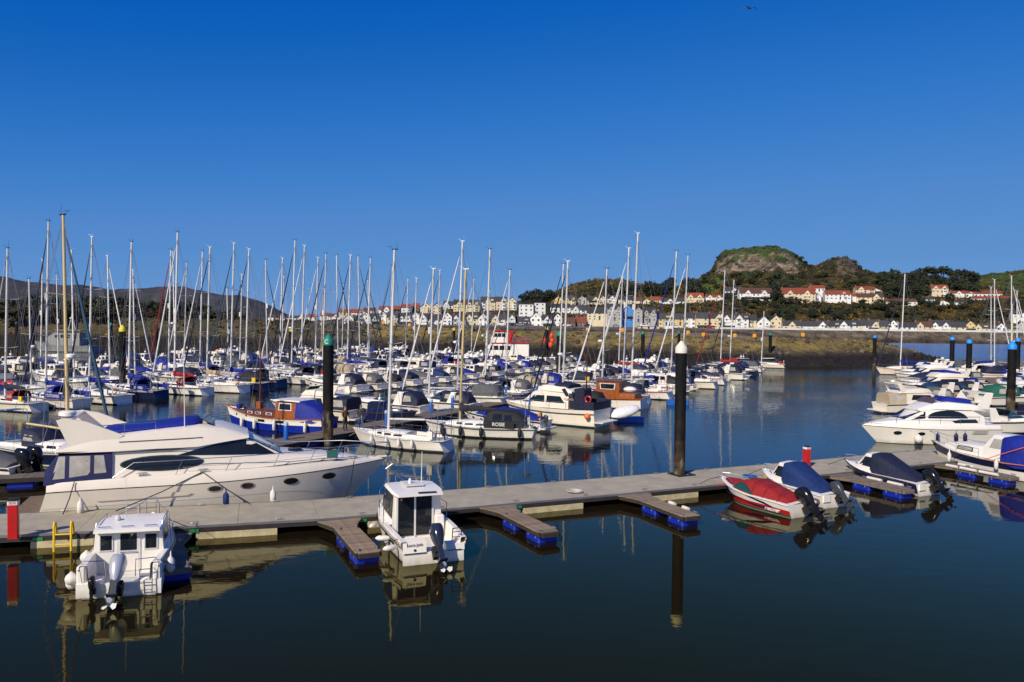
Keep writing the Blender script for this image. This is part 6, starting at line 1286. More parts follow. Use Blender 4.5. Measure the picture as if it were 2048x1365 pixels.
# ---- blue and white wooden boat
def wooden_boat():
    L, B = 10.0, 3.0; t = boat_root('wooden_boat', 'blue and white wooden motor boat with varnished wheelhouse and blue tarpaulin', 'motorboat', (-13.6, 59.9), 156, L); X = lambda x: x-L/2
    lf, _ = hull(t, L, B, (1.12, 1.02, 1.62), [bluehull, bluehull, antik, white], bs=.72, tm=.45, wl=.84, rake=.5, seg=[2, 2, 0, 0, 3, 3, 3], stripe=.12, sl=.1); deck(t, lf, teak, .14, .05); rub(t, lf, varn, .045, .0)
    for x in (3.2, 5.0): pane(t, lf, [(X(x), .68), (X(x+.75), .68), (X(x+.75), .88), (X(x), .88)], n=3, name='hull_window')
    for x in (7.0, 8.4): pane(t, lf, ellipse(X(x), 1.05, .1, .09, 10), n=4, name='porthole')
    c0, _ = cabin(t, lf, [(X(4.3), 1.0, .95, .95, 1.50), (X(6.4), .92, .85, 1.0, 1.52), (X(7.6), .66, .6, 1.1, 1.48)], dvarn, 'coachroof')
    for x in (4.7, 5.8, 6.7): pane(t, c0, [(X(x), 1.18), (X(x+.6), 1.18), (X(x+.6), 1.36), (X(x), 1.36)], mat=whitec, n=3, name='window_frame'); pane(t, c0, [(X(x+.07), 1.21), (X(x+.53), 1.21), (X(x+.53), 1.33), (X(x+.07), 1.33)], n=3, eps=.025)
    c, _ = cabin(t, lf, [(X(2.3), 1.1, 1.0, .9, 2.3), (X(4.0), 1.08, .98, .92, 2.36), (X(4.35), 1.0, .92, 1.0, 2.25)], varn, 'wheelhouse')
    pane(t, c, [(X(2.75), 1.62), (X(4.0), 1.62), (X(3.95), 2.18), (X(2.8), 2.18)], mat=whitec, n=3, name='window_frame'); pane(t, c, [(X(2.83), 1.68), (X(3.92), 1.68), (X(3.88), 2.12), (X(2.87), 2.12)], n=3, eps=.025)
    cabin(t, lf, [(X(2.0), 1.05, 1.0, 2.3, 2.4), (X(3.2), 1.15, 1.08, 2.34, 2.46), (X(4.5), 1.05, .98, 2.32, 2.42)], greyw, 'wheelhouse_roof')
    cabin(t, lf, [(X(.1), 1.0, .6, .9, 1.4), (X(.8), 1.28, .85, .85, 1.95), (X(1.8), 1.3, 1.0, .85, 2.3), (X(2.35), 1.2, 1.0, .9, 2.38)], royal, 'tarpaulin')
    mb = MB(); mb.tube([(X(6.7), 0, 1.3), (X(6.6), 0, 8.0)], [.07, .04], 7); mb.build('mast', dvarn, t); mb = MB(); mb.box(X(6.5), X(6.9), -.18, .18, 1.45, 2.05); mb.build('mast_case', varn, t)
    mb = MB(); mb.tube([(X(9.7), 0, 1.6), (X(6.6), 0, 7.9), (X(.2), 0, 1.1)], .01, 3); mb.tube([(X(6.6), 1.3, 1.1), (X(6.6), 0, 7.5), (X(6.6), -1.3, 1.1)], .01, 3); mb.build('rigging', wire, t, smooth=None); rails(t, lf, .5, x0=X(6), x1=X(9.2), step=1.2, mid=False)
    mb = MB(); mb.box(X(8.6), X(8.9), -.2, .2, 1.4, 1.75); mb.build('bow_locker', royal, t)
    for i, x in enumerate((7.4, 5.9, 3.9, 1.2)): fender(to_world(t, (X(x), sh(lf, X(x))[0]+.14, .5)), '%s fender on the blue wooden boat, %s from its bow' % (('white', 'black and white', 'white', 'cream')[i], ORD[i]), fendw, .7, .12)
wooden_boat()
# ---- TURMO cruiser
def turmo():
    L, B = 9.6, 3.25; t = boat_root('aft_deck_cruiser', 'cream high-sided cruiser with navy aft deck screens right of ROSIE', 'motor yacht', (7.5, 65.65), 146, L); X = lambda x: x-L/2
    lf, _ = hull(t, L, B, (1.45, 1.35, 1.62), [cream, antif, antif, cream], bs=.93, tm=.4, wl=.88, rake=1.0, stripe=.05, sl=.2); deck(t, lf, cream, .03); rub(t, lf, dkgrey, .035, -.32)
    c, _ = cabin(t, lf, [(X(2.4), 1.5, 1.38, 1.4, 2.72), (X(5.2), 1.46, 1.3, 1.38, 2.85), (X(6.0), 1.38, 1.15, 1.4, 2.7), (X(7.2), 1.1, .9, 1.42, 1.8), (X(8.9), .5, .4, 1.5, 1.6)], cream, 'saloon')
    pane(t, c, [(X(2.75), 1.85), (X(4.55), 1.85), (X(4.55), 2.4), (X(3.2), 2.4)], n=6); pane(t, c, [(X(4.75), 1.85), (X(6.5), 1.85), (X(5.85), 2.38), (X(4.75), 2.4)], n=6); windshield(t, X(6.05), 1.05, 2.62, X(7.1), .92, 1.86, glass)
    cabin(t, lf, [(X(2.2), 1.3, 1.2, 2.7, 2.85), (X(2.9), 1.35, 1.2, 2.74, 3.2), (X(4.8), 1.3, 1.1, 2.8, 3.3), (X(5.6), 1.1, .9, 2.8, 3.1)], cream, 'flybridge')
    mb = MB()
    for s in (-1, 1): mb.prism([(X(2.0), 2.0), (X(2.35), 2.0), (X(3.1), 3.0), (X(2.8), 3.1)], s*1.36-.04, s*1.36+.04)
    mb.build('screen_frame', navy, t, smooth=None); cabin(t, lf, [(X(2.6), 1.1, .9, 3.1, 3.35), (X(3.6), 1.15, .9, 3.2, 3.5), (X(4.1), 1.0, .8, 3.2, 3.4)], navy, 'flybridge_cover')
    mb = MB(); mb.box(X(.0), X(2.2), 1.52, 1.56, 1.46, 2.12); mb.box(X(.0), X(2.2), -1.56, -1.52, 1.46, 2.12); mb.box(X(-.02), X(.02), -1.5, 1.5, 1.46, 2.1); mb.build('aft_deck_screen', navy, t, smooth=None)
    mb = MB(); mb.cbox(X(1.3), X(2.3), -.55, .75, 1.45, 3.05, .06); mb.build('companionway_canopy', navy, t)
    pane(t, lf, [(X(.7), 1.08), (X(2.2), 1.1), (X(2.35), .98), (X(.55), .96)], mat=vinyl, name='hull_window', n=5)
    lettering(t, 'TURMO', .26, (X(2.35), 1.5, 2.2), (math.pi/2-.1, 0, math.pi), pinkletter)
    mb = MB(); mb.plate([(X(-.8), -1.3), (X(.05), -1.4), (X(.05), 1.5), (X(-.8), 1.4)], .42, .5); mb.build('swim_platform', greyw, t, smooth=None)
    rails(t, lf, .6, x0=X(2.6), x1=X(9.0), step=1.5, mid=False); mb = MB(); mb.tube([(X(.7)+.26*math.cos(a), 1.2, 2.3+.26*math.sin(a)) for a in [i*math.pi/6 for i in range(13)]], .06, 6); mb.build('lifebuoy', redp, t)
    buoy_fender(to_world(t, (X(.5), 1.68, .95)), 'orange ball fender on the stern quarter of the cream aft-deck cruiser', orange, .24)
turmo()
# ---- varnished trawler yacht
def trawler():
    L, B = 9.5, 3.0; t = boat_root('trawler_yacht', 'varnished brown wooden trawler yacht with white hull behind the cream cruiser', 'motorboat', (13.2, 79.5), 152, L); X = lambda x: x-L/2
    lf, _ = hull(t, L, B, (1.1, 1.0, 1.5), [white, antik, antir, varn], bs=.75, tm=.45, wl=.85, rake=.5, stripe=.14, sl=.02); deck(t, lf, teak, .1); rub(t, lf, varn, .05, 0)
    c0, _ = cabin(t, lf, [(X(4.5), 1.1, 1.0, 1.0, 1.75), (X(7.2), .8, .7, 1.1, 1.7)], varn, 'fore_cabin'); cabin(t, lf, [(X(.6), 1.1, 1.0, 1.0, 1.55), (X(2.2), 1.15, 1.05, 1.0, 1.6)], varn, 'aft_cabin')
    c, _ = cabin(t, lf, [(X(2.2), 1.15, 1.1, 1.0, 2.7), (X(4.3), 1.15, 1.1, 1.0, 2.75), (X(4.7), 1.05, 1.0, 1.1, 2.65)], varn, 'wheelhouse'); pane(t, c, [(X(2.7), 1.9), (X(4.2), 1.9), (X(4.3), 2.5), (X(2.6), 2.5)], mat=whitec, n=3, name='window_frame'); pane(t, c, [(X(2.78), 1.96), (X(4.12), 1.96), (X(4.2), 2.44), (X(2.7), 2.44)], n=3, eps=.025)
    cabin(t, lf, [(X(1.9), 1.2, 1.15, 2.68, 2.8), (X(4.9), 1.2, 1.1, 2.7, 2.84)], dvarn, 'wheelhouse_roof'); mb = MB(); mb.tube([(X(6.2), 0, 1.6), (X(6.1), 0, 7.5)], [.07, .04], 6); mb.build('mast', dvarn, t)
    mb = MB(); mb.ell((X(1.4), .2, 1.9), (.7, .55, .32), 10, 6); mb.build('liferaft', whitec, t); rails(t, lf, .5, x0=X(5), x1=X(8.8), step=1.3, mid=False)
trawler()
# white inflatable tender and the blue pontoon cubes beside it
mb = MB(); mb.ell((0, 0, 0), (1.45, .72, .42), 14, 8); o = mb.build('tender', whitec); o.location = (9.6, 67.6, 1.05); o.rotation_euler = (.35, -.25, rad(20)); tag(o, 'white covered inflatable tender behind the stern of the cream cruiser', 'dinghy')
mb = MB(); mb.cbox(-1.2, 1.2, -.7, .7, -.3, .42, .08); o = mb.build('floating_dock', M('dock_blue', (.01, .10, .38), .5, var=.15)); o.location = (10.2, 69.2, 0); o.rotation_euler = (0, 0, rad(10)); tag(o, 'blue floating dock block under the white tender', 'float')
mb = MB(); mb.cbox(-1.1, 1.1, -.6, .6, -.3, .5, .08); o = mb.build('floating_dock', MATS['dock_blue']); o.location = (17.6, 84.5, 0); tag(o, 'blue floating dock block right of the varnished trawler', 'float')
# ================================================================== MARINA ROWS
U = Vector((.447, .894)); V = Vector((-.894, .447))
def RP(t, s): q = U*t+V*s; return (q.x, q.y)
# walkways between the rows
WB = M('walkway_boards', (.15, .115, .08), .9, var=.35, scale=3, bump=.3, objvar=.2)
mb = MB(); mb.cbox(0, .28, -1.15, 1.15, -.05, 0, .01); WPL = mb.build('plank', WB, smooth=None); COL.objects.unlink(WPL)
for (s, t0, t1, w, lab) in ((36.9, 26, 170, 2.3, 'timber walkway pontoon running away past the pile marked C'), (81.0, 38, 160, 2.3, 'timber walkway pontoon between the left-hand yachts'), (118.5, 60, 165, 2.3, 'far timber walkway pontoon, leftmost'), (-11.5, 74, 190, 2.3, 'timber walkway pontoon behind the right-hand motor yachts')):
    x, y = RP(t0, s); r = thing('timber_walkway', lab, 'pontoon', (x, y, .5), math.atan2(U.y, U.x), 'timber walkways'); n = 0; L_ = t1-t0
    if s == 36.9:
        for i in range(int(44/.295)): inst(WPL, r, (i*.295, 0, random.uniform(-.004, .004)), name='plank'); n = (i+1)*.295
    mb = MB(); mb.box(n, L_, -w/2, w/2, -.06, 0); mb.build('deck', WB, r, smooth=None)
    for sd in (-1, 1): mb = MB(); mb.box(0, L_, sd*(w/2+.06)-.05, sd*(w/2+.06)+.05, -.28, -.02); mb.build('side_beam', fascm, r, smooth=None)
    for i in range(int(L_/5)): mb = MB(); mb.box(i*5+.6, i*5+3.2, -w*.42, w*.42, -.95, -.285); mb.build('float', concm if i % 3 else bluef, r, smooth=None)
# finger beside FOOTLOOSE and the brown finger at far left
for (px, py, hd, L_, lab) in ((108, 803, 160, 7.5, 'timber finger pontoon left of the yacht FOOTLOOSE'), (100, 948, 200, 7.0, 'brown timber finger behind the red post at the left edge')):
    p = gp(px, py, .5); r = thing('timber_finger', lab, 'pontoon', (p.x, p.y, .5), rad(hd), 'timber fingers')
    for i in range(int(L_/.142)): inst(PLANKG, r, (i*.142, 0, 0), sc=(1, 1.5, 1), name='plank')
    mb = MB(); mb.box(0, L_, -.74, -.66, -.24, -.04); mb.build('side_beam', fascm, r, smooth=None); mb = MB(); mb.box(0, L_, .66, .74, -.24, -.04); mb.build('side_beam', fascm, r, smooth=None)
    for x in (1.2, 5.2): mb = MB(); mb.cbox(x-.6, x+.6, -.6, .6, -.85, -.245, .06); mb.build('float', bluef, r)
# blue service pedestals on the walkway
def pedestal(px, py, lab):
    p = gp(px, py, .5); r = thing('service_pedestal', lab, 'pedestal', (p.x, p.y, .503), 0, 'service pedestals'); mb = MB(); mb.lathe([(.16, 0), (.15, .9), (.12, .95)], 10); mb.build('column', M('pedestal_blue', (.01, .10, .42), .4), r)
    mb = MB(); mb.lathe([(.155, .955), (.155, 1.12), (.10, 1.18)], 10); mb.build('head', M('pedestal_head', (.45, .55, .6), .3), r)
for px, py, lab in ((572, 880, 'in front of the blue wooden boat'), (773, 852, 'behind the small bare yacht'), (862, 826, 'at the bow of ROSIE'), (905, 816, 'above the coachroof of ROSIE'), (1012, 792, 'left of the cream cruiser bow'), (1073, 790, 'above the cream cruiser window')): pedestal(px, py, 'blue service pedestal on the walkway '+lab)

LM = [(136, 'tan-masted navy yacht'), (245, 'left yellow-capped pile'), (657, 'pile marked C'), (918, 'mast of ROSIE'), (1119, 'green-capped pile'), (1363, 'white-capped pile'), (1810, 'channel mouth yacht')]
CN = {id(royal): 'royal blue', id(navy): 'navy', id(redc): 'red', id(blackc): 'black', id(greyc): 'grey', id(beigec): 'beige', id(whitec): 'white', id(midblue): 'mid-blue', id(greenc): 'green', id(tealfurl): 'teal', id(None): 'no'}
def nm(m): return CN.get(id(m), 'dark')
# px, ytop, distance, row, extras ; measured mast by mast
SB = [(15, 497, 73, 'B', dict(cover=navy, furl=whitec, hood=redc)), (97, 443, 76.5, 'F', dict(cover=royal, hood=royal, furl=navy, wood=True, L=9.8, reverse=False, stripe=dvarn)), (184, 474, 80.5, 'F', dict(cover=royal, hood=None, furl=navy, ring=True, L=9.6)), (263, 484, 86.5, 'F', dict(cover=royal, hood=royal, furl=None, hullm=navyhull, stripe=white, L=9.4)),
      (355, 465, 90.5, 'F', dict(cover=redc, hood=redc, furl=whitec, L=9.6, rdr=True)), (420, 495, 94, 'F', dict(cover=beigec, hood=None, furl=navy, ring=True)), (468, 487, 97.3, 'F', dict(cover=royal, hood=royal, furl=tealfurl, stripe=navyhull)), (498, 499, 102.8, 'F', dict(cover=None, hood=greyc, furl=navy)), (531, 520, 104.5, 'X', None),
      (590, 481, 106.9, 'B', dict(cover=navy, hood=navy, furl=navy, rdr=True)), (609, 492, 112.1, 'B', dict(cover=royal, furl=whitec)), (652, 508, 116.2, 'B', dict(cover=navy, furl=navy)), (701, 511, 119.4, 'B', dict(cover=royal, furl=navy)), (741, 516, 125.8, 'B', dict(cover=midblue, furl=navy)), (785, 533, 129, 'B', dict(cover=whitec, furl=tealfurl)), (833, 557, 137.4, 'B', dict(cover=None, furl=None)), (880, 541, 142, 'B', dict(cover=navy, furl=navy)), (948, 557, 153, 'B', dict(cover=royal, furl=whitec)), (979, 579, 161.2, 'B', dict(cover=None, furl=whitec)),
      (58, 558, 86.9, 'L', dict(cover=navy, furl=None)), (143, 502, 93.9, 'L', dict(cover=navy, furl=tealfurl)), (215, 512, 98.1, 'L', dict(cover=royal, furl=whitec)), (266, 540, 101.3, 'L', dict(cover=None, furl=whitec)), (342, 500, 104.5, 'L', dict(cover=whitec, furl=redc, L=10.5)), (405, 503, 108.2, 'L', dict(cover=royal, furl=whitec)), (454, 577, 113.6, 'L', dict(cover=None, furl=None)), (484, 550, 117.7, 'L', dict(cover=navy, furl=navy)), (531, 520, 120.3, 'L', dict(cover=royal, furl=navy)), (565, 517, 125.3, 'L', dict(cover=navy, furl=whitec)),
      (636, 516, 129.1, 'L', dict(cover=whitec, furl=whitec)), (673, 511, 133.3, 'L', dict(cover=navy, furl=navy)), (716, 513, 138.4, 'L', dict(cover=royal, furl=navy)), (736, 560, 143, 'L', dict(cover=None, furl=navy)), (816, 557, 152.2, 'L', dict(cover=navy, furl=navy)),
      (85, 520, 115.1, 'A', dict(cover=royal, furl=navy)), (373, 525, 137.8, 'A', dict(cover=None, furl=whitec)), (568, 550, 159.2, 'A', dict(cover=navy, furl=None)), (636, 562, 168.3, 'A', dict(cover=beigec, furl=None, mastm=tan)), (688, 569, 179.8, 'A', dict(cover=None, furl=navy)), (113, 548, 130.7, 'A', dict(cover=whitec, furl=None)), (646, 578, 188, 'A', dict(cover=None, furl=None, mastm=tan)), (346, 505, 126, 'A', dict(cover=navy, furl=None)),
      (867, 538, 79.3, 'C', dict(cover=None, furl=whitec, hood=navy)), (925, 483, 83, 'C', dict(cover=None, furl=whitec, hood=navy, rdr=True)), (980, 499, 89, 'C', dict(cover=navy, furl=None, hood=navy)), (1020, 540, 98.2, 'C', dict(cover=navy, furl=whitec)), (1127, 528, 107, 'C', dict(cover=None, furl=navy)), (1245, 555, 128.8, 'C', dict(cover=redc, furl=whitec)),
      (1136, 523, 77.8, 'B', dict(cover=None, furl=blackc, hood=None, L=8.6)), (1214, 538, 87.7, 'B', dict(cover=midblue, furl=whitec, L=9.4)), (1258, 497, 92.6, 'B', dict(cover=None, hood=greyc, furl=whitec, ring=True, L=10.2)), (1276, 467, 98.6, 'B', dict(cover=whitec, hood=royal, furl=None, ring=True, L=11, reverse=False)), (1353, 503, 108.7, 'B', dict(cover=midblue, furl=royal, hood=navy, stripe=navyhull, L=11)), (1376, 511, 115.5, 'B', dict(cover=navy, furl=whitec, bimini=navy, L=10.8)), (1450, 541, 136.9, 'B', dict(cover=redc, furl=redc, bimini=navy, L=11)), (1468, 560, 147, 'B', dict(cover=redc, furl=blackc, L=10)), (1528, 623, 161, 'B', dict(cover=None, furl=None, bimini=navy, L=8, ring=True)),
      (1810, 548, 143, 'D', dict(cover=royal, furl=navy, L=11)), (1989, 560, 138, 'R', dict(cover=whitec, furl=whitec)), (1982, 575, 150, 'R', dict(cover=royal, furl=None)), (2023, 553, 132, 'R', dict(cover=navy, furl=whitec)), (2034, 583, 140, 'R', dict(cover=None, furl=whitec)), (2025, 609, 155, 'R', dict(cover=None, furl=None, mastm=tan))]
SB = [b for b in SB if b[4] is not None]
used = []
def where(px, kind):
    l = min(LM, key=lambda q: abs(q[0]-px)); return l, (px < l[0])
order = {}
for b in SB:
    l, left = where(b[0], 'mast'); order.setdefault((l[0], left), []).append(b[0])
for k in order: order[k].sort(reverse=k[1])
named = {97: ('FOOTLOOSE', 'white sailing yacht with blue dodgers named FOOTLOOSE at the far left'), 184: (None, 'white sailing yacht with amber lifebuoy moored right of FOOTLOOSE'), 263: ('DE VERA', 'dark-hulled sailing yacht with blue hood named DE VERA'), 355: (None, 'white sailing yacht with red hood and red sail cover right of DE VERA')}
for (px, yt, D, row, o) in SB:
    o = dict(o); p = atd(px, yt, D); H = p.z; L_ = o.pop('L', None) or max(7.6, min(11, H*.60))
    l, left = where(px, 'mast'); n = order[(l[0], left)].index(px)
    cov = o.get('cover'); fu = o.get('furl')
    lab = 'yacht with %s boom cover, %s furled headsail, %s mast %s of %s' % (nm(cov), nm(fu), ORD[n], 'left' if left else 'right', l[1])
    lab = lab.replace('no boom cover, no furled headsail', 'bare boom and stays').replace('no boom cover', 'bare boom').replace('no furled headsail', 'bare forestay')
    if px == 1810: lab = 'white yacht with blue sail cover and navy furled headsail at the channel mouth'
    if px in named: lab = named[px][1]
    hd = 153.5+random.uniform(-3, 3)
    if row in 'LA' and random.random() < .5: hd -= 180
    if row in 'D': hd = 186
    if row == 'R': hd = 8
    o.setdefault('hood', random.choice((navy, navy, greyc, blackc, None, None, royal)))
    lod = 1 if D < 112 else 2
    if 'hullm' not in o and px not in named: o['hullm'] = random.choice((white, white, white, white, cream, ivory, navyhull)); o['stripe'] = o.get('stripe') or random.choice((navyhull, bluehull, dkgrey, redp, antig, white))
    rk = .028*H; fx_, fy_ = p.x+math.cos(rad(hd))*rk, p.y+math.sin(rad(hd))*rk
    t, lf = sailboat(lab, (fx_, fy_), hd, L_, H, lod=lod, rdr=o.pop('rdr', random.random() < .12), group='sailing yachts in the marina', **o)
    used.append((p.x, p.y, L_))
    if px in named and named[px][0]:
        z = sh(lf, -.3*L_)[1]; w = sh(lf, -.3*L_)[0]
        for s in (-1, 1):
            mb = MB(); mb.box(-.42*L_, -.14*L_, s*(w-.06)-.012, s*(w-.06)+.012, z, z+.52); d_ = mb.build('dodger', royal, t, smooth=None); lettering(d_, named[px][0], .36, (-.28*L_, s*(w-.035), z+.26), (math.pi/2, 0, math.pi if s > 0 else 0), whitec)
    if px == 184: lettering(t, 'TALISMAN', .3, (-.30*L_, lf.y(-.3*L_, .62)+.02, .62), (math.pi/2-.12, 0, math.pi), navyhull)
# the navy-hulled yacht with tan mast behind the big motor yacht
p = atd(136, 430, 46); t, lf = sailboat('navy hulled sailing yacht with thick tan mast behind the big motor yacht', (p.x, p.y), -24, 9.6, p.z, hullm=navyhull, stripe=cream, boot=white, cover=None, hood=navy, furl=tealfurl, mastm=tan, lod=0, mastf=.08, rdr=True)
mb = MB(); mb.ell((-.18*9.6, .2, sh(lf, -2)[1]+.75), (.45, .34, .25), 10, 6); mb.build('liferaft', whitec, t)

# ------------------------------------------------------------------ motor boats by eye
CRS = [('white flybridge cruiser behind the blue wooden boat, partly hidden by pile C', (-13.0, 67.2), 156, 9.2, 'fly', cream, navy), ('white sports cruiser with big navy canopy above the small bare yacht', (-7.6, 71.5), 156, 9.2, 'sport', white, navy), ('white motorboat with navy canopy just right of the big navy-canopied cruiser', (-3.4, 74.5), 156, 8.0, 'sport', white, navy),
       ('dark navy hulled cabin boat between the two men and the walkway', (-13.4, 68.6), -24, 6.2, 'pilot', navyhull, None), ('white motorboat under royal blue cover squeezed between ROSIE and the cream cruiser', (2.7, 62.6), 152, 7.6, 'cover', white, royal),
       ('cream motor cruiser showing its stern and swim platform, left end of the right-hand row', (36.5, 79.0), 8, 9.0, 'fly', cream, beigec), ('white sports cruiser bow-on to the channel above the cream stern', (52.6, 93.5), 186, 9.2, 'sport', white, navy), ('cream flybridge cruiser in the right-hand row beyond the white sports cruiser', (58.5, 101), 186, 10.5, 'fly', cream, royal),
       ('white motor cruiser, third bow from the front of the right-hand row', (60.8, 108.5), 186, 9.6, 'sport', white, greyc), ('white motor cruiser under navy cover, fourth bow of the right-hand row', (65, 116), 186, 9.8, 'cover', white, navy), ('white flybridge cruiser, fifth bow of the right-hand row', (69, 124), 186, 10.2, 'fly', white, navy), ('white cruiser, farthest bow of the right-hand row beside the navy furled sail', (73, 133), 186, 10, 'fly', white, royal),
       ('white motorboat bow pointing right behind the arched-window cruiser', (36.8, 65.2), 4, 8.6, 'sport', white, None), ('white cruiser with green canopy at the right edge', (52, 88), 10, 9.5, 'sport', white, greenc), ('white cruiser under blue cover right of the nearest blue-capped pile', (48.5, 74.5), 10, 8, 'cover', white, royal), ('white motor cruiser at the right edge beyond the green canopy', (62, 100), 10, 9.5, 'fly', white, navy), ('white pilothouse boat far right behind the blue-capped piles', (72, 117), 10, 8.5, 'pilot', white, navy),
       ('white sports cruiser with navy canopies beside the white-capped pile, far rows', (36.0, 124), 154, 10, 'sport', white, navy), ('cream sports cruiser with navy canopy at the end of the centre row', (38.5, 131), 154, 10, 'sport', cream, navy), ('white pilothouse boat at the outer end of the centre row', (47.5, 152), 154, 8.5, 'pilot', white, navy),
       ('white sports cruiser squeezed behind the cream stern in the right-hand row', (47.5, 86.0), 186, 8.6, 'sport', white, greyc), ('white low cruiser with black canopy between two white bows of the right-hand row', (57.5, 97.2), 186, 8.2, 'sport', white, blackc), ('ivory cruiser, small bow just left of the blue-capped pile pair', (61.5, 104.7), 186, 8.4, 'pilot', ivory, navy), ('white pilothouse boat among the far right-hand bows', (66.0, 112.2), 186, 8.4, 'pilot', white, None), ('white flybridge cruiser with grey canopy near the tip of the spit', (70.2, 120), 186, 9, 'fly', white, greyc), ('white sports cruiser with royal canopy below the far right masts', (71, 128.5), 186, 8.6, 'sport', white, royal),
       ('white flybridge cruiser right of the arched-window cruiser at the edge', (44.0, 68.5), 8, 9.0, 'fly', white, navy), ('white cruiser stern beside the nearest blue-capped pile', (57.0, 94.0), 10, 8.6, 'fly', white, royal),
       ('white open boat with two big black outboards at the left edge', (-25.2, 41.2), 172, 7.2, 'cover', white, greyc)]
for (lab, st, hd, L_, sty, hm, cv) in CRS:
    dist = st[1]; t, lf = cruiser(lab, st, hd, L_, sty, hm, cv, lod=1 if dist < 110 else 2, fly_cover=royal if 'beyond the white' in lab else None)
    used.append((st[0]+math.cos(rad(hd))*L_/2, st[1]+math.sin(rad(hd))*L_/2, L_))
    if 'two big black' in lab:
        for y in (-.42, .42): outboard(t, -L_/2-.05, y, .75, 1.25, blackeng, 18)
    if 'squeezed' in lab: outboard(t, -L_/2, .3, .8, .6, dkgrey, 5); mb = MB(); mb.tube([(-L_/2+.1, .75+.26*math.cos(a), 1.25+.26*math.sin(a)) for a in [i*math.pi/6 for i in range(11)]], .07, 6); mb.build('lifebuoy', amber, t)
# fill the remaining berths of each row
rg = random.Random(5); fill = []
def free(x, y): return all(math.hypot(x-a, y-b) > 4.6 for a, b, c in used)
for (nmrow, s0, t0, t1) in (('B', 69.5, 62, 150), ('L', 82.5, 50, 150), ('A', 107, 62, 160), ('A', 120, 70, 165), ('C', 38.6, 68, 150), ('B', 25.0, 79, 160), ('E', 57.5, 76, 150), ('E', 95.0, 66, 150)):
    t = t0
    while t < t1:
        L_ = rg.uniform(7.2, 9.6); x, y = RP(t, s0); cx, cy = RP(t, s0+L_/2); cxm, cym = RP(t, s0+5.5)
        px, py = proj((cx, cy, 0))
        if -40 < px < 2080 and cy < 205 and all(abs((Vector((cx, cy))-Vector((a, b))).dot(U)) > 3.5 or abs((Vector((cx, cy))-Vector((a, b))).dot(V)) > 8 for a, b, c in used):
            sty = rg.choice(('fly', 'sport', 'sport', 'pilot', 'pilot', 'cover')); cv = rg.choice((navy, navy, royal, greyc, midblue, blackc)); hm = rg.choice((white, white, white, cream, ivory))
            fill.append((px, x, y, L_, sty, cv, hm)); used.append((cx, cy, L_)); t += 3.9
        else: t += .8
SN = dict(fly='flybridge cruiser', sport='sports cruiser', pilot='pilothouse boat', cover='covered motorboat'); od2 = {}
for f in fill: l, left = where(f[0], ''); od2.setdefault((l[0], left, f[4], f[5].name), []).append(f[0])
for k in od2: od2[k].sort(reverse=k[1])
for (px, x, y, L_, sty, cv, hm) in fill:
    l, left = where(px, ''); n = od2[(l[0], left, sty, cv.name)].index(px); q = od2[(l[0], left, sty, cv.name)]
    lab = '%s %s, %s canvas, %s such boat %s of the %s' % ('white' if hm == white else 'cream', SN[sty], nm(cv), ORD[n], 'left' if left else 'right', l[1])
    cruiser(lab, (x, y), 153.5+rg.uniform(-3, 3), L_, sty, hm, cv, lod=2 if y > 100 else 1, group='motorboats filling the marina rows')
# red inflatable and a red ensign-coloured hood at the left
for px, py, m_, lab in ((437, 694, redp, 'small red inflatable dinghy among the far yachts left of centre'), (20, 760, redp, 'red covered dinghy on a yacht at the left edge')):
    p = gp(px, py+8, .6); mb = MB(); mb.ell((0, 0, 0), (1.2, .65, .55), 12, 7); o = mb.build('inflatable_dinghy', m_); o.location = (p.x, p.y, .5); tag(o, lab, 'dinghy')

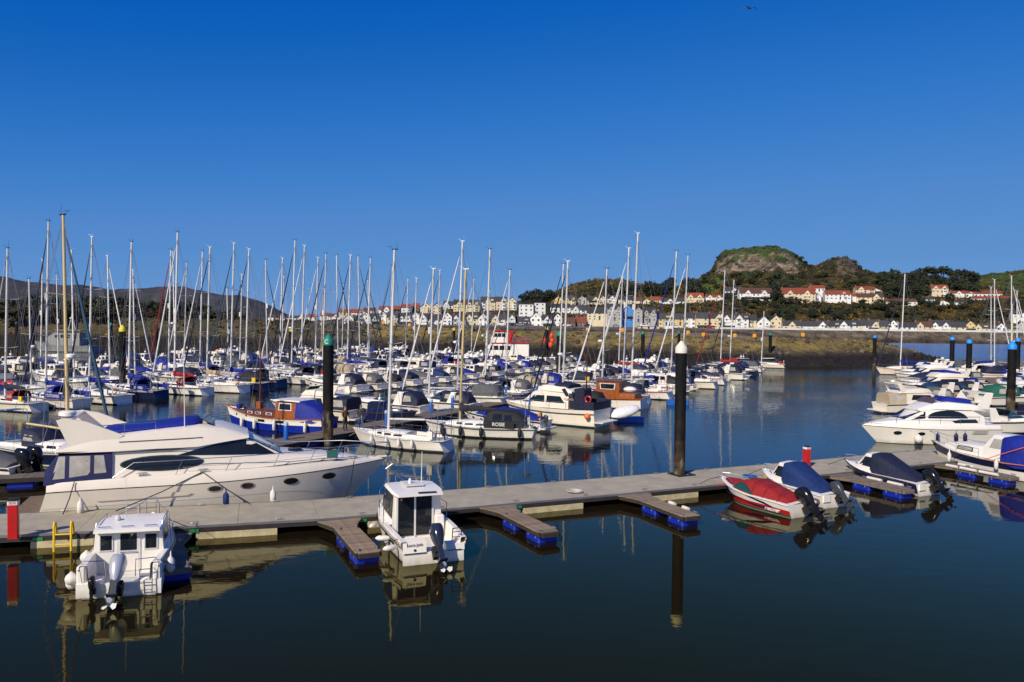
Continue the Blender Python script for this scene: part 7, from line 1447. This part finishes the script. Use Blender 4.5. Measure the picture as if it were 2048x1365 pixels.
# ------------------------------------------------------------------ red and white ferry
def ferry():
    D = 168; L, B = 15, 4.4; p = atd(1006, 705, D); t = thing('passenger_ferry', 'white passenger ferry with red roof edge behind the yachts, centre', 'ferry', (p.x, D, 0), rad(176)); t.scale = (1.0, 1, 1.15); X = lambda x: x
    lf, _ = hull(t, L, B, (1.3, 1.3, 2.1), [dkgrey, black, antik, white], bs=.9, tm=.4, wl=.85, rake=1.4, stripe=.3, sl=.05); deck(t, lf, greyw)
    c, _ = cabin(t, lf, [(-5.5, 1.9, 1.85, 1.25, 3.5), (2.6, 1.9, 1.8, 1.25, 3.55), (3.6, 1.75, 1.6, 1.3, 2.6)], white, 'saloon')
    for i in range(4): pane(t, c, [(-1.7+i*1.25, 2.35), (-.65+i*1.25, 2.35), (-.65+i*1.25, 3.15), (-1.7+i*1.25, 3.15)], n=2)
    mb = MB(); mb.box(-5.6, 2.7, -1.95, 1.95, 3.56, 3.68); mb.build('red_deck_edge', redp, t, smooth=None)
    w, _ = cabin(t, lf, [(-1.2, 1.5, 1.4, 3.69, 4.4), (-.8, 1.5, 1.4, 3.69, 5.6), (1.8, 1.45, 1.35, 3.69, 5.65), (2.5, 1.3, 1.1, 3.69, 4.5)], white, 'wheelhouse')
    for i in range(3): pane(t, w, [(-.6+i*.85, 4.7), (.15+i*.85, 4.7), (.15+i*.85, 5.4), (-.6+i*.85, 5.4)], n=2)
    mb = MB(); mb.box(-1.4, 2.2, -1.6, 1.6, 5.7, 5.9); mb.build('red_roof', redp, t, smooth=None)
    mb = MB(); mb.prism([(-1.6, 3.7), (-.9, 3.7), (-1.6, 5.9), (-2.2, 5.9)], -1.4, -1.3); mb.prism([(-1.6, 3.7), (-.9, 3.7), (-1.6, 5.9), (-2.2, 5.9)], 1.3, 1.4); mb.build('red_fin', redp, t, smooth=None)
    for s in (-1, 1):
        mb = MB()
        for i in range(8): mb.tube([(-5.4+i*.6, s*1.85, 3.68), (-5.4+i*.6, s*1.85, 4.7)], .03, 4)
        for z in (4.2, 4.7): mb.tube([(-5.4, s*1.85, z), (-1.2, s*1.85, z)], .03, 4)
        mb.build('upper_deck_rail', redp if s > 0 else steel, t, smooth=None)
        lettering(t, 'VERONICA', .75, (-3.2, s*2.14, 1.0), (math.pi/2, 0, math.pi if s > 0 else 0), whitec)
ferry()
# grey harbour workboat far left
def workboat():
    shipg = M('ship_grey', (.24, .24, .23), .6)
    D = 196; p = atd(132, 690, D); t = thing('workboat', 'grey harbour workboat with tall wheelhouse and antenna mast, far left', 'workboat', (p.x, D, 0), rad(178)); L, B = 16, 5
    lf, _ = hull(t, L, B, (1.6, 1.5, 2.6), [shipg, antik, antik, shipg], bs=.9, wl=.86, rake=1.2); deck(t, lf, shipg)
    c, _ = cabin(t, lf, [(-4.5, 2.0, 1.9, 1.5, 4.6), (2.0, 2.0, 1.9, 1.5, 4.6), (4.0, 1.8, 1.6, 1.6, 3.4)], shipg, 'wheelhouse')
    for i in range(4): pane(t, c, [(-3.6+i*1.4, 3.4), (-2.6+i*1.4, 3.4), (-2.6+i*1.4, 4.2), (-3.6+i*1.4, 4.2)], n=2)
    mb = MB(); mb.box(-4.8, 1.6, -2.1, 2.1, 5.2, 5.35)
    for x in (-4.5, 1.4):
        for s in (-1.9, 1.9): mb.tube([(x, s, 4.6), (x, s, 5.25)], .06, 5)
    mb.build('upper_canopy', shipg, t, smooth=None)
    mb = MB(); mb.tube([(-2, -.6, 5.3), (-1.6, 0, 9.4)], .09, 5); mb.tube([(-2, .6, 5.3), (-1.6, 0, 9.4)], .09, 5); mb.tube([(-.6, 0, 5.3), (-1.6, 0, 9.4)], .09, 5); mb.tube([(-1.9, -1.2, 7.6), (-1.9, 1.2, 7.6)], .06, 5); mb.build('lattice_mast', greyw, t, smooth=None); radar(t, -1.4, 0, 8.2, .5)
workboat()
# amber lifebuoy housings on posts along the breakwater top
HB = ((722, 'first'), (764, 'second'), (789, 'third'), (820, 'fourth'), (1175, 'fifth'), (1238, 'sixth'), (1380, 'seventh'), (1402, 'eighth'), (1473, 'ninth'), (1513, 'tenth'), (1609, 'eleventh'))
for px, q in HB:
    k = (px-1024)/FPX; D = 150
    best = min((b for b in BW if b[3] > .95), key=lambda b: abs(b[0]/b[1]-k)+.0004*abs(b[1]-180)); r = thing('lifebuoy_housing', 'amber lifebuoy housing on the breakwater, %s from the left' % q, 'lifebuoy', (best[0], best[1], best[2]-.1), 0, 'lifebuoy housings')
    mb = MB(); mb.tube([(0, 0, -.3), (0, 0, .7)], .05, 6); mb.build('post', galv, r); mb = MB(); mb.cbox(-.42, .42, -.16, .16, .55, 1.35, .12); mb.build('housing', amber, r)
# orange buoys hung on the yellow-capped pile
p = atd(1094, 690, 149)
for i, (dx, dz, w) in enumerate(((.8, 6.1, 'topmost'), (.95, 5.2, 'right'), (-.6, 5.2, 'left'), (.7, 4.4, 'lowest'))):
    mb = MB(); mb.lathe([(.02, -.45), (.3, -.38), (.44, 0), (.36, .3), (.1, .5), (.05, .62)], 12); o = mb.build('mooring_buoy', M('buoy_orange', (.75, .06, .02), .5)); o.location = (p.x+dx, p.y-.3, dz); tag(o, 'orange mooring buoy hanging from the yellow-capped pile, %s of four' % w, 'buoy', 'orange buoys on the pile')

# ------------------------------------------------------------------ people
def person(loc, rz, jacket, trousers, hair, label, arm):
    J = {'pel': (0, 0, .95), 'sp': (0, .01, 1.2), 'ch': (.0, .0, 1.38), 'nk': (.01, 0, 1.52), 'hd': (.03, 0, 1.63), 'tp': (.03, 0, 1.74)}
    vs, es, rs = [], [], []
    def V_(p, r): vs.append(p); rs.append(r); return len(vs)-1
    a = [V_(J['pel'], (.15, .12)), V_(J['sp'], (.16, .12)), V_(J['ch'], (.18, .12)), V_(J['nk'], (.06, .06)), V_(J['hd'], (.095, .085)), V_(J['tp'], (.07, .07))]; es += list(zip(a, a[1:]))
    for s in (-1, 1):
        h = V_((0, s*.10, .88), (.10, .10)); k = V_((.02, s*.12, .5), (.07, .07)); f = V_((-.01, s*.12, .1), (.05, .05)); to = V_((.15, s*.14, .04), (.045, .035)); es += [(a[0], h), (h, k), (k, f), (f, to)]
        sh_ = V_((0, s*.2, 1.40), (.075, .075)); el = V_((.02+arm*.08, s*.27, 1.14), (.055, .055)); wr = V_((.08+arm*.2, s*.24, .95+arm*.12), (.04, .04)); pa = V_((.10+arm*.24, s*.235, .87+arm*.12), (.038, .025)); es += [(a[2], sh_), (sh_, el), (el, wr), (wr, pa)]
        for i in range(4):
            y = s*(.205+.018*i); b1 = V_((.115+arm*.26, y, .82+arm*.12), (.010, .010)); b2 = V_((.135+arm*.25, y, .775+arm*.12+.006*abs(i-1.5)), (.008, .008)); es += [(pa, b1), (b1, b2)]
        th = V_((.14+arm*.24, s*.2, .85+arm*.12), (.011, .011)); es.append((pa, th))
    me = bpy.data.meshes.new('person'); me.from_pydata(vs, es, []); o = bpy.data.objects.new('person', me); COL.objects.link(o)
    sk = o.modifiers.new('skin', 'SKIN'); sk.use_smooth_shade = True; o.modifiers.new('sub', 'SUBSURF').levels = 1
    lay = me.skin_vertices[0].data if me.skin_vertices else None
    if lay is None: bpy.context.view_layer.update(); lay = me.skin_vertices[0].data if me.skin_vertices else None
    if lay:
        for i, r in enumerate(rs): lay[i].radius = r
        lay[0].use_root = True
    dg = bpy.context.evaluated_depsgraph_get(); m2 = bpy.data.meshes.new_from_object(o.evaluated_get(dg)); bpy.data.objects.remove(o)
    m2.materials.clear()
    for m_ in (jacket, trousers, skin, black): m2.materials.append(m_)
    for f in m2.polygons:
        c = f.center; f.use_smooth = True
        f.material_index = 2 if (c.z > 1.5 or (abs(c.y) > .17 and c.z < .95+arm*.12 and c.x > .05 and c.z > .7)) else (0 if c.z > .92 or (abs(c.y) > .19 and c.z > .8) else (3 if c.z < .09 else 1))
    b = bpy.data.objects.new('person', m2); COL.objects.link(b); b.location = loc; b.rotation_euler = (0, 0, rz); tag(b, label, 'person')
    mb = MB(); mb.ell((.015, 0, 1.69), (.105, .092, .085), 12, 7); mb.build('hair', hair, b)
    for s in (-1, 1): mb = MB(); mb.ell((.115, s*.032, 1.655), (.012, .014, .009), 6, 4); mb.build('eye', black, b)
    mb = MB(); mb.ell((.128, 0, 1.63), (.022, .014, .022), 6, 4); mb.build('nose', skin, b); mb = MB(); mb.ell((.112, 0, 1.588), (.01, .028, .007), 6, 4); mb.build('mouth', redletter, b)
    for s in (-1, 1): mb = MB(); mb.ell((.03, s*.095, 1.64), (.022, .014, .034), 6, 4); mb.build('ear', skin, b)
    return b
p1 = RP(46.5, 36.6); p2 = RP(49.0, 36.4)
pa_ = gp(690, 862, .5); pb_ = gp(722, 858, .5)
person((pa_.x, pa_.y, .505), rad(-40), M('brown_jacket', (.13, .06, .02), .85), M('dark_trousers', (.03, .03, .035), .9), M('grey_hair', (.16, .13, .11), .9), 'person in brown jacket standing on the walkway beside pile C', .2)
person((pb_.x, pb_.y, .505), rad(-120), M('dark_jacket', (.025, .028, .035), .85), M('blue_jeans', (.07, .12, .22), .9), M('grey_hair', (.16, .13, .11)), 'person in dark jacket and blue jeans on the walkway right of the other', .5)
# gull
p = atd(1500, 17, 70); mb = MB(); n = 8
mb.tube([(0, -.24, .0), (0, -.12, .0), (0, .02, .01), (0, .16, .015), (0, .26, .03), (0, .32, .025)], [.012, .05, .065, .05, .035, .008], 8)
for s in (-1, 1):
    P = [(.04, .02), (.22, .10), (.38, .085), (.58, -.08)]; ch = [.15, .15, .11, .02]
    vs = []
    for (x, z), c in zip(P, ch): vs += [(s*x, .07, z), (s*x, .07-c, z-.008), (s*x, .07-c*.5, z+.012)]
    fs = []
    for i in range(3):
        for a, b in ((0, 2), (2, 1), (1, 0)): fs.append([i*3+a, i*3+b, i*3+3+b, i*3+3+a])
    mb.add(vs, fs)
o = mb.build('gull', M('gull_plumage', (.05, .05, .06), .8, var=.2)); o.location = p; o.rotation_euler = (.15, 0, rad(15)); o.scale = (1.3, 1.3, 1.3); tag(o, 'single gull with bent wings high in the blue sky', 'bird')
# rope coils and a hose left on the near walkway
for i, (px, py, m_, lab) in enumerate(((262, 1046, rope, 'black rope coil on the walkway above the small cabin boat'), (1150, 985, ropew, 'pale rope coil on the walkway near the tall pile'), (1500, 955, M('hose_blue', (.02, .10, .30), .5), 'blue water hose coiled on the walkway left of the right red post'))):
    p = gp(px, py, .52); mb = MB(); mb.tube([((.16+.004*k)*math.cos(k*.5), (.16+.004*k)*math.sin(k*.5), .03+.0012*k) for k in range(60)], .02, 5); o = mb.build('rope_coil' if i < 2 else 'coiled_hose', m_); o.location = (p.x, p.y, .503); tag(o, lab, 'rope' if i < 2 else 'hose')
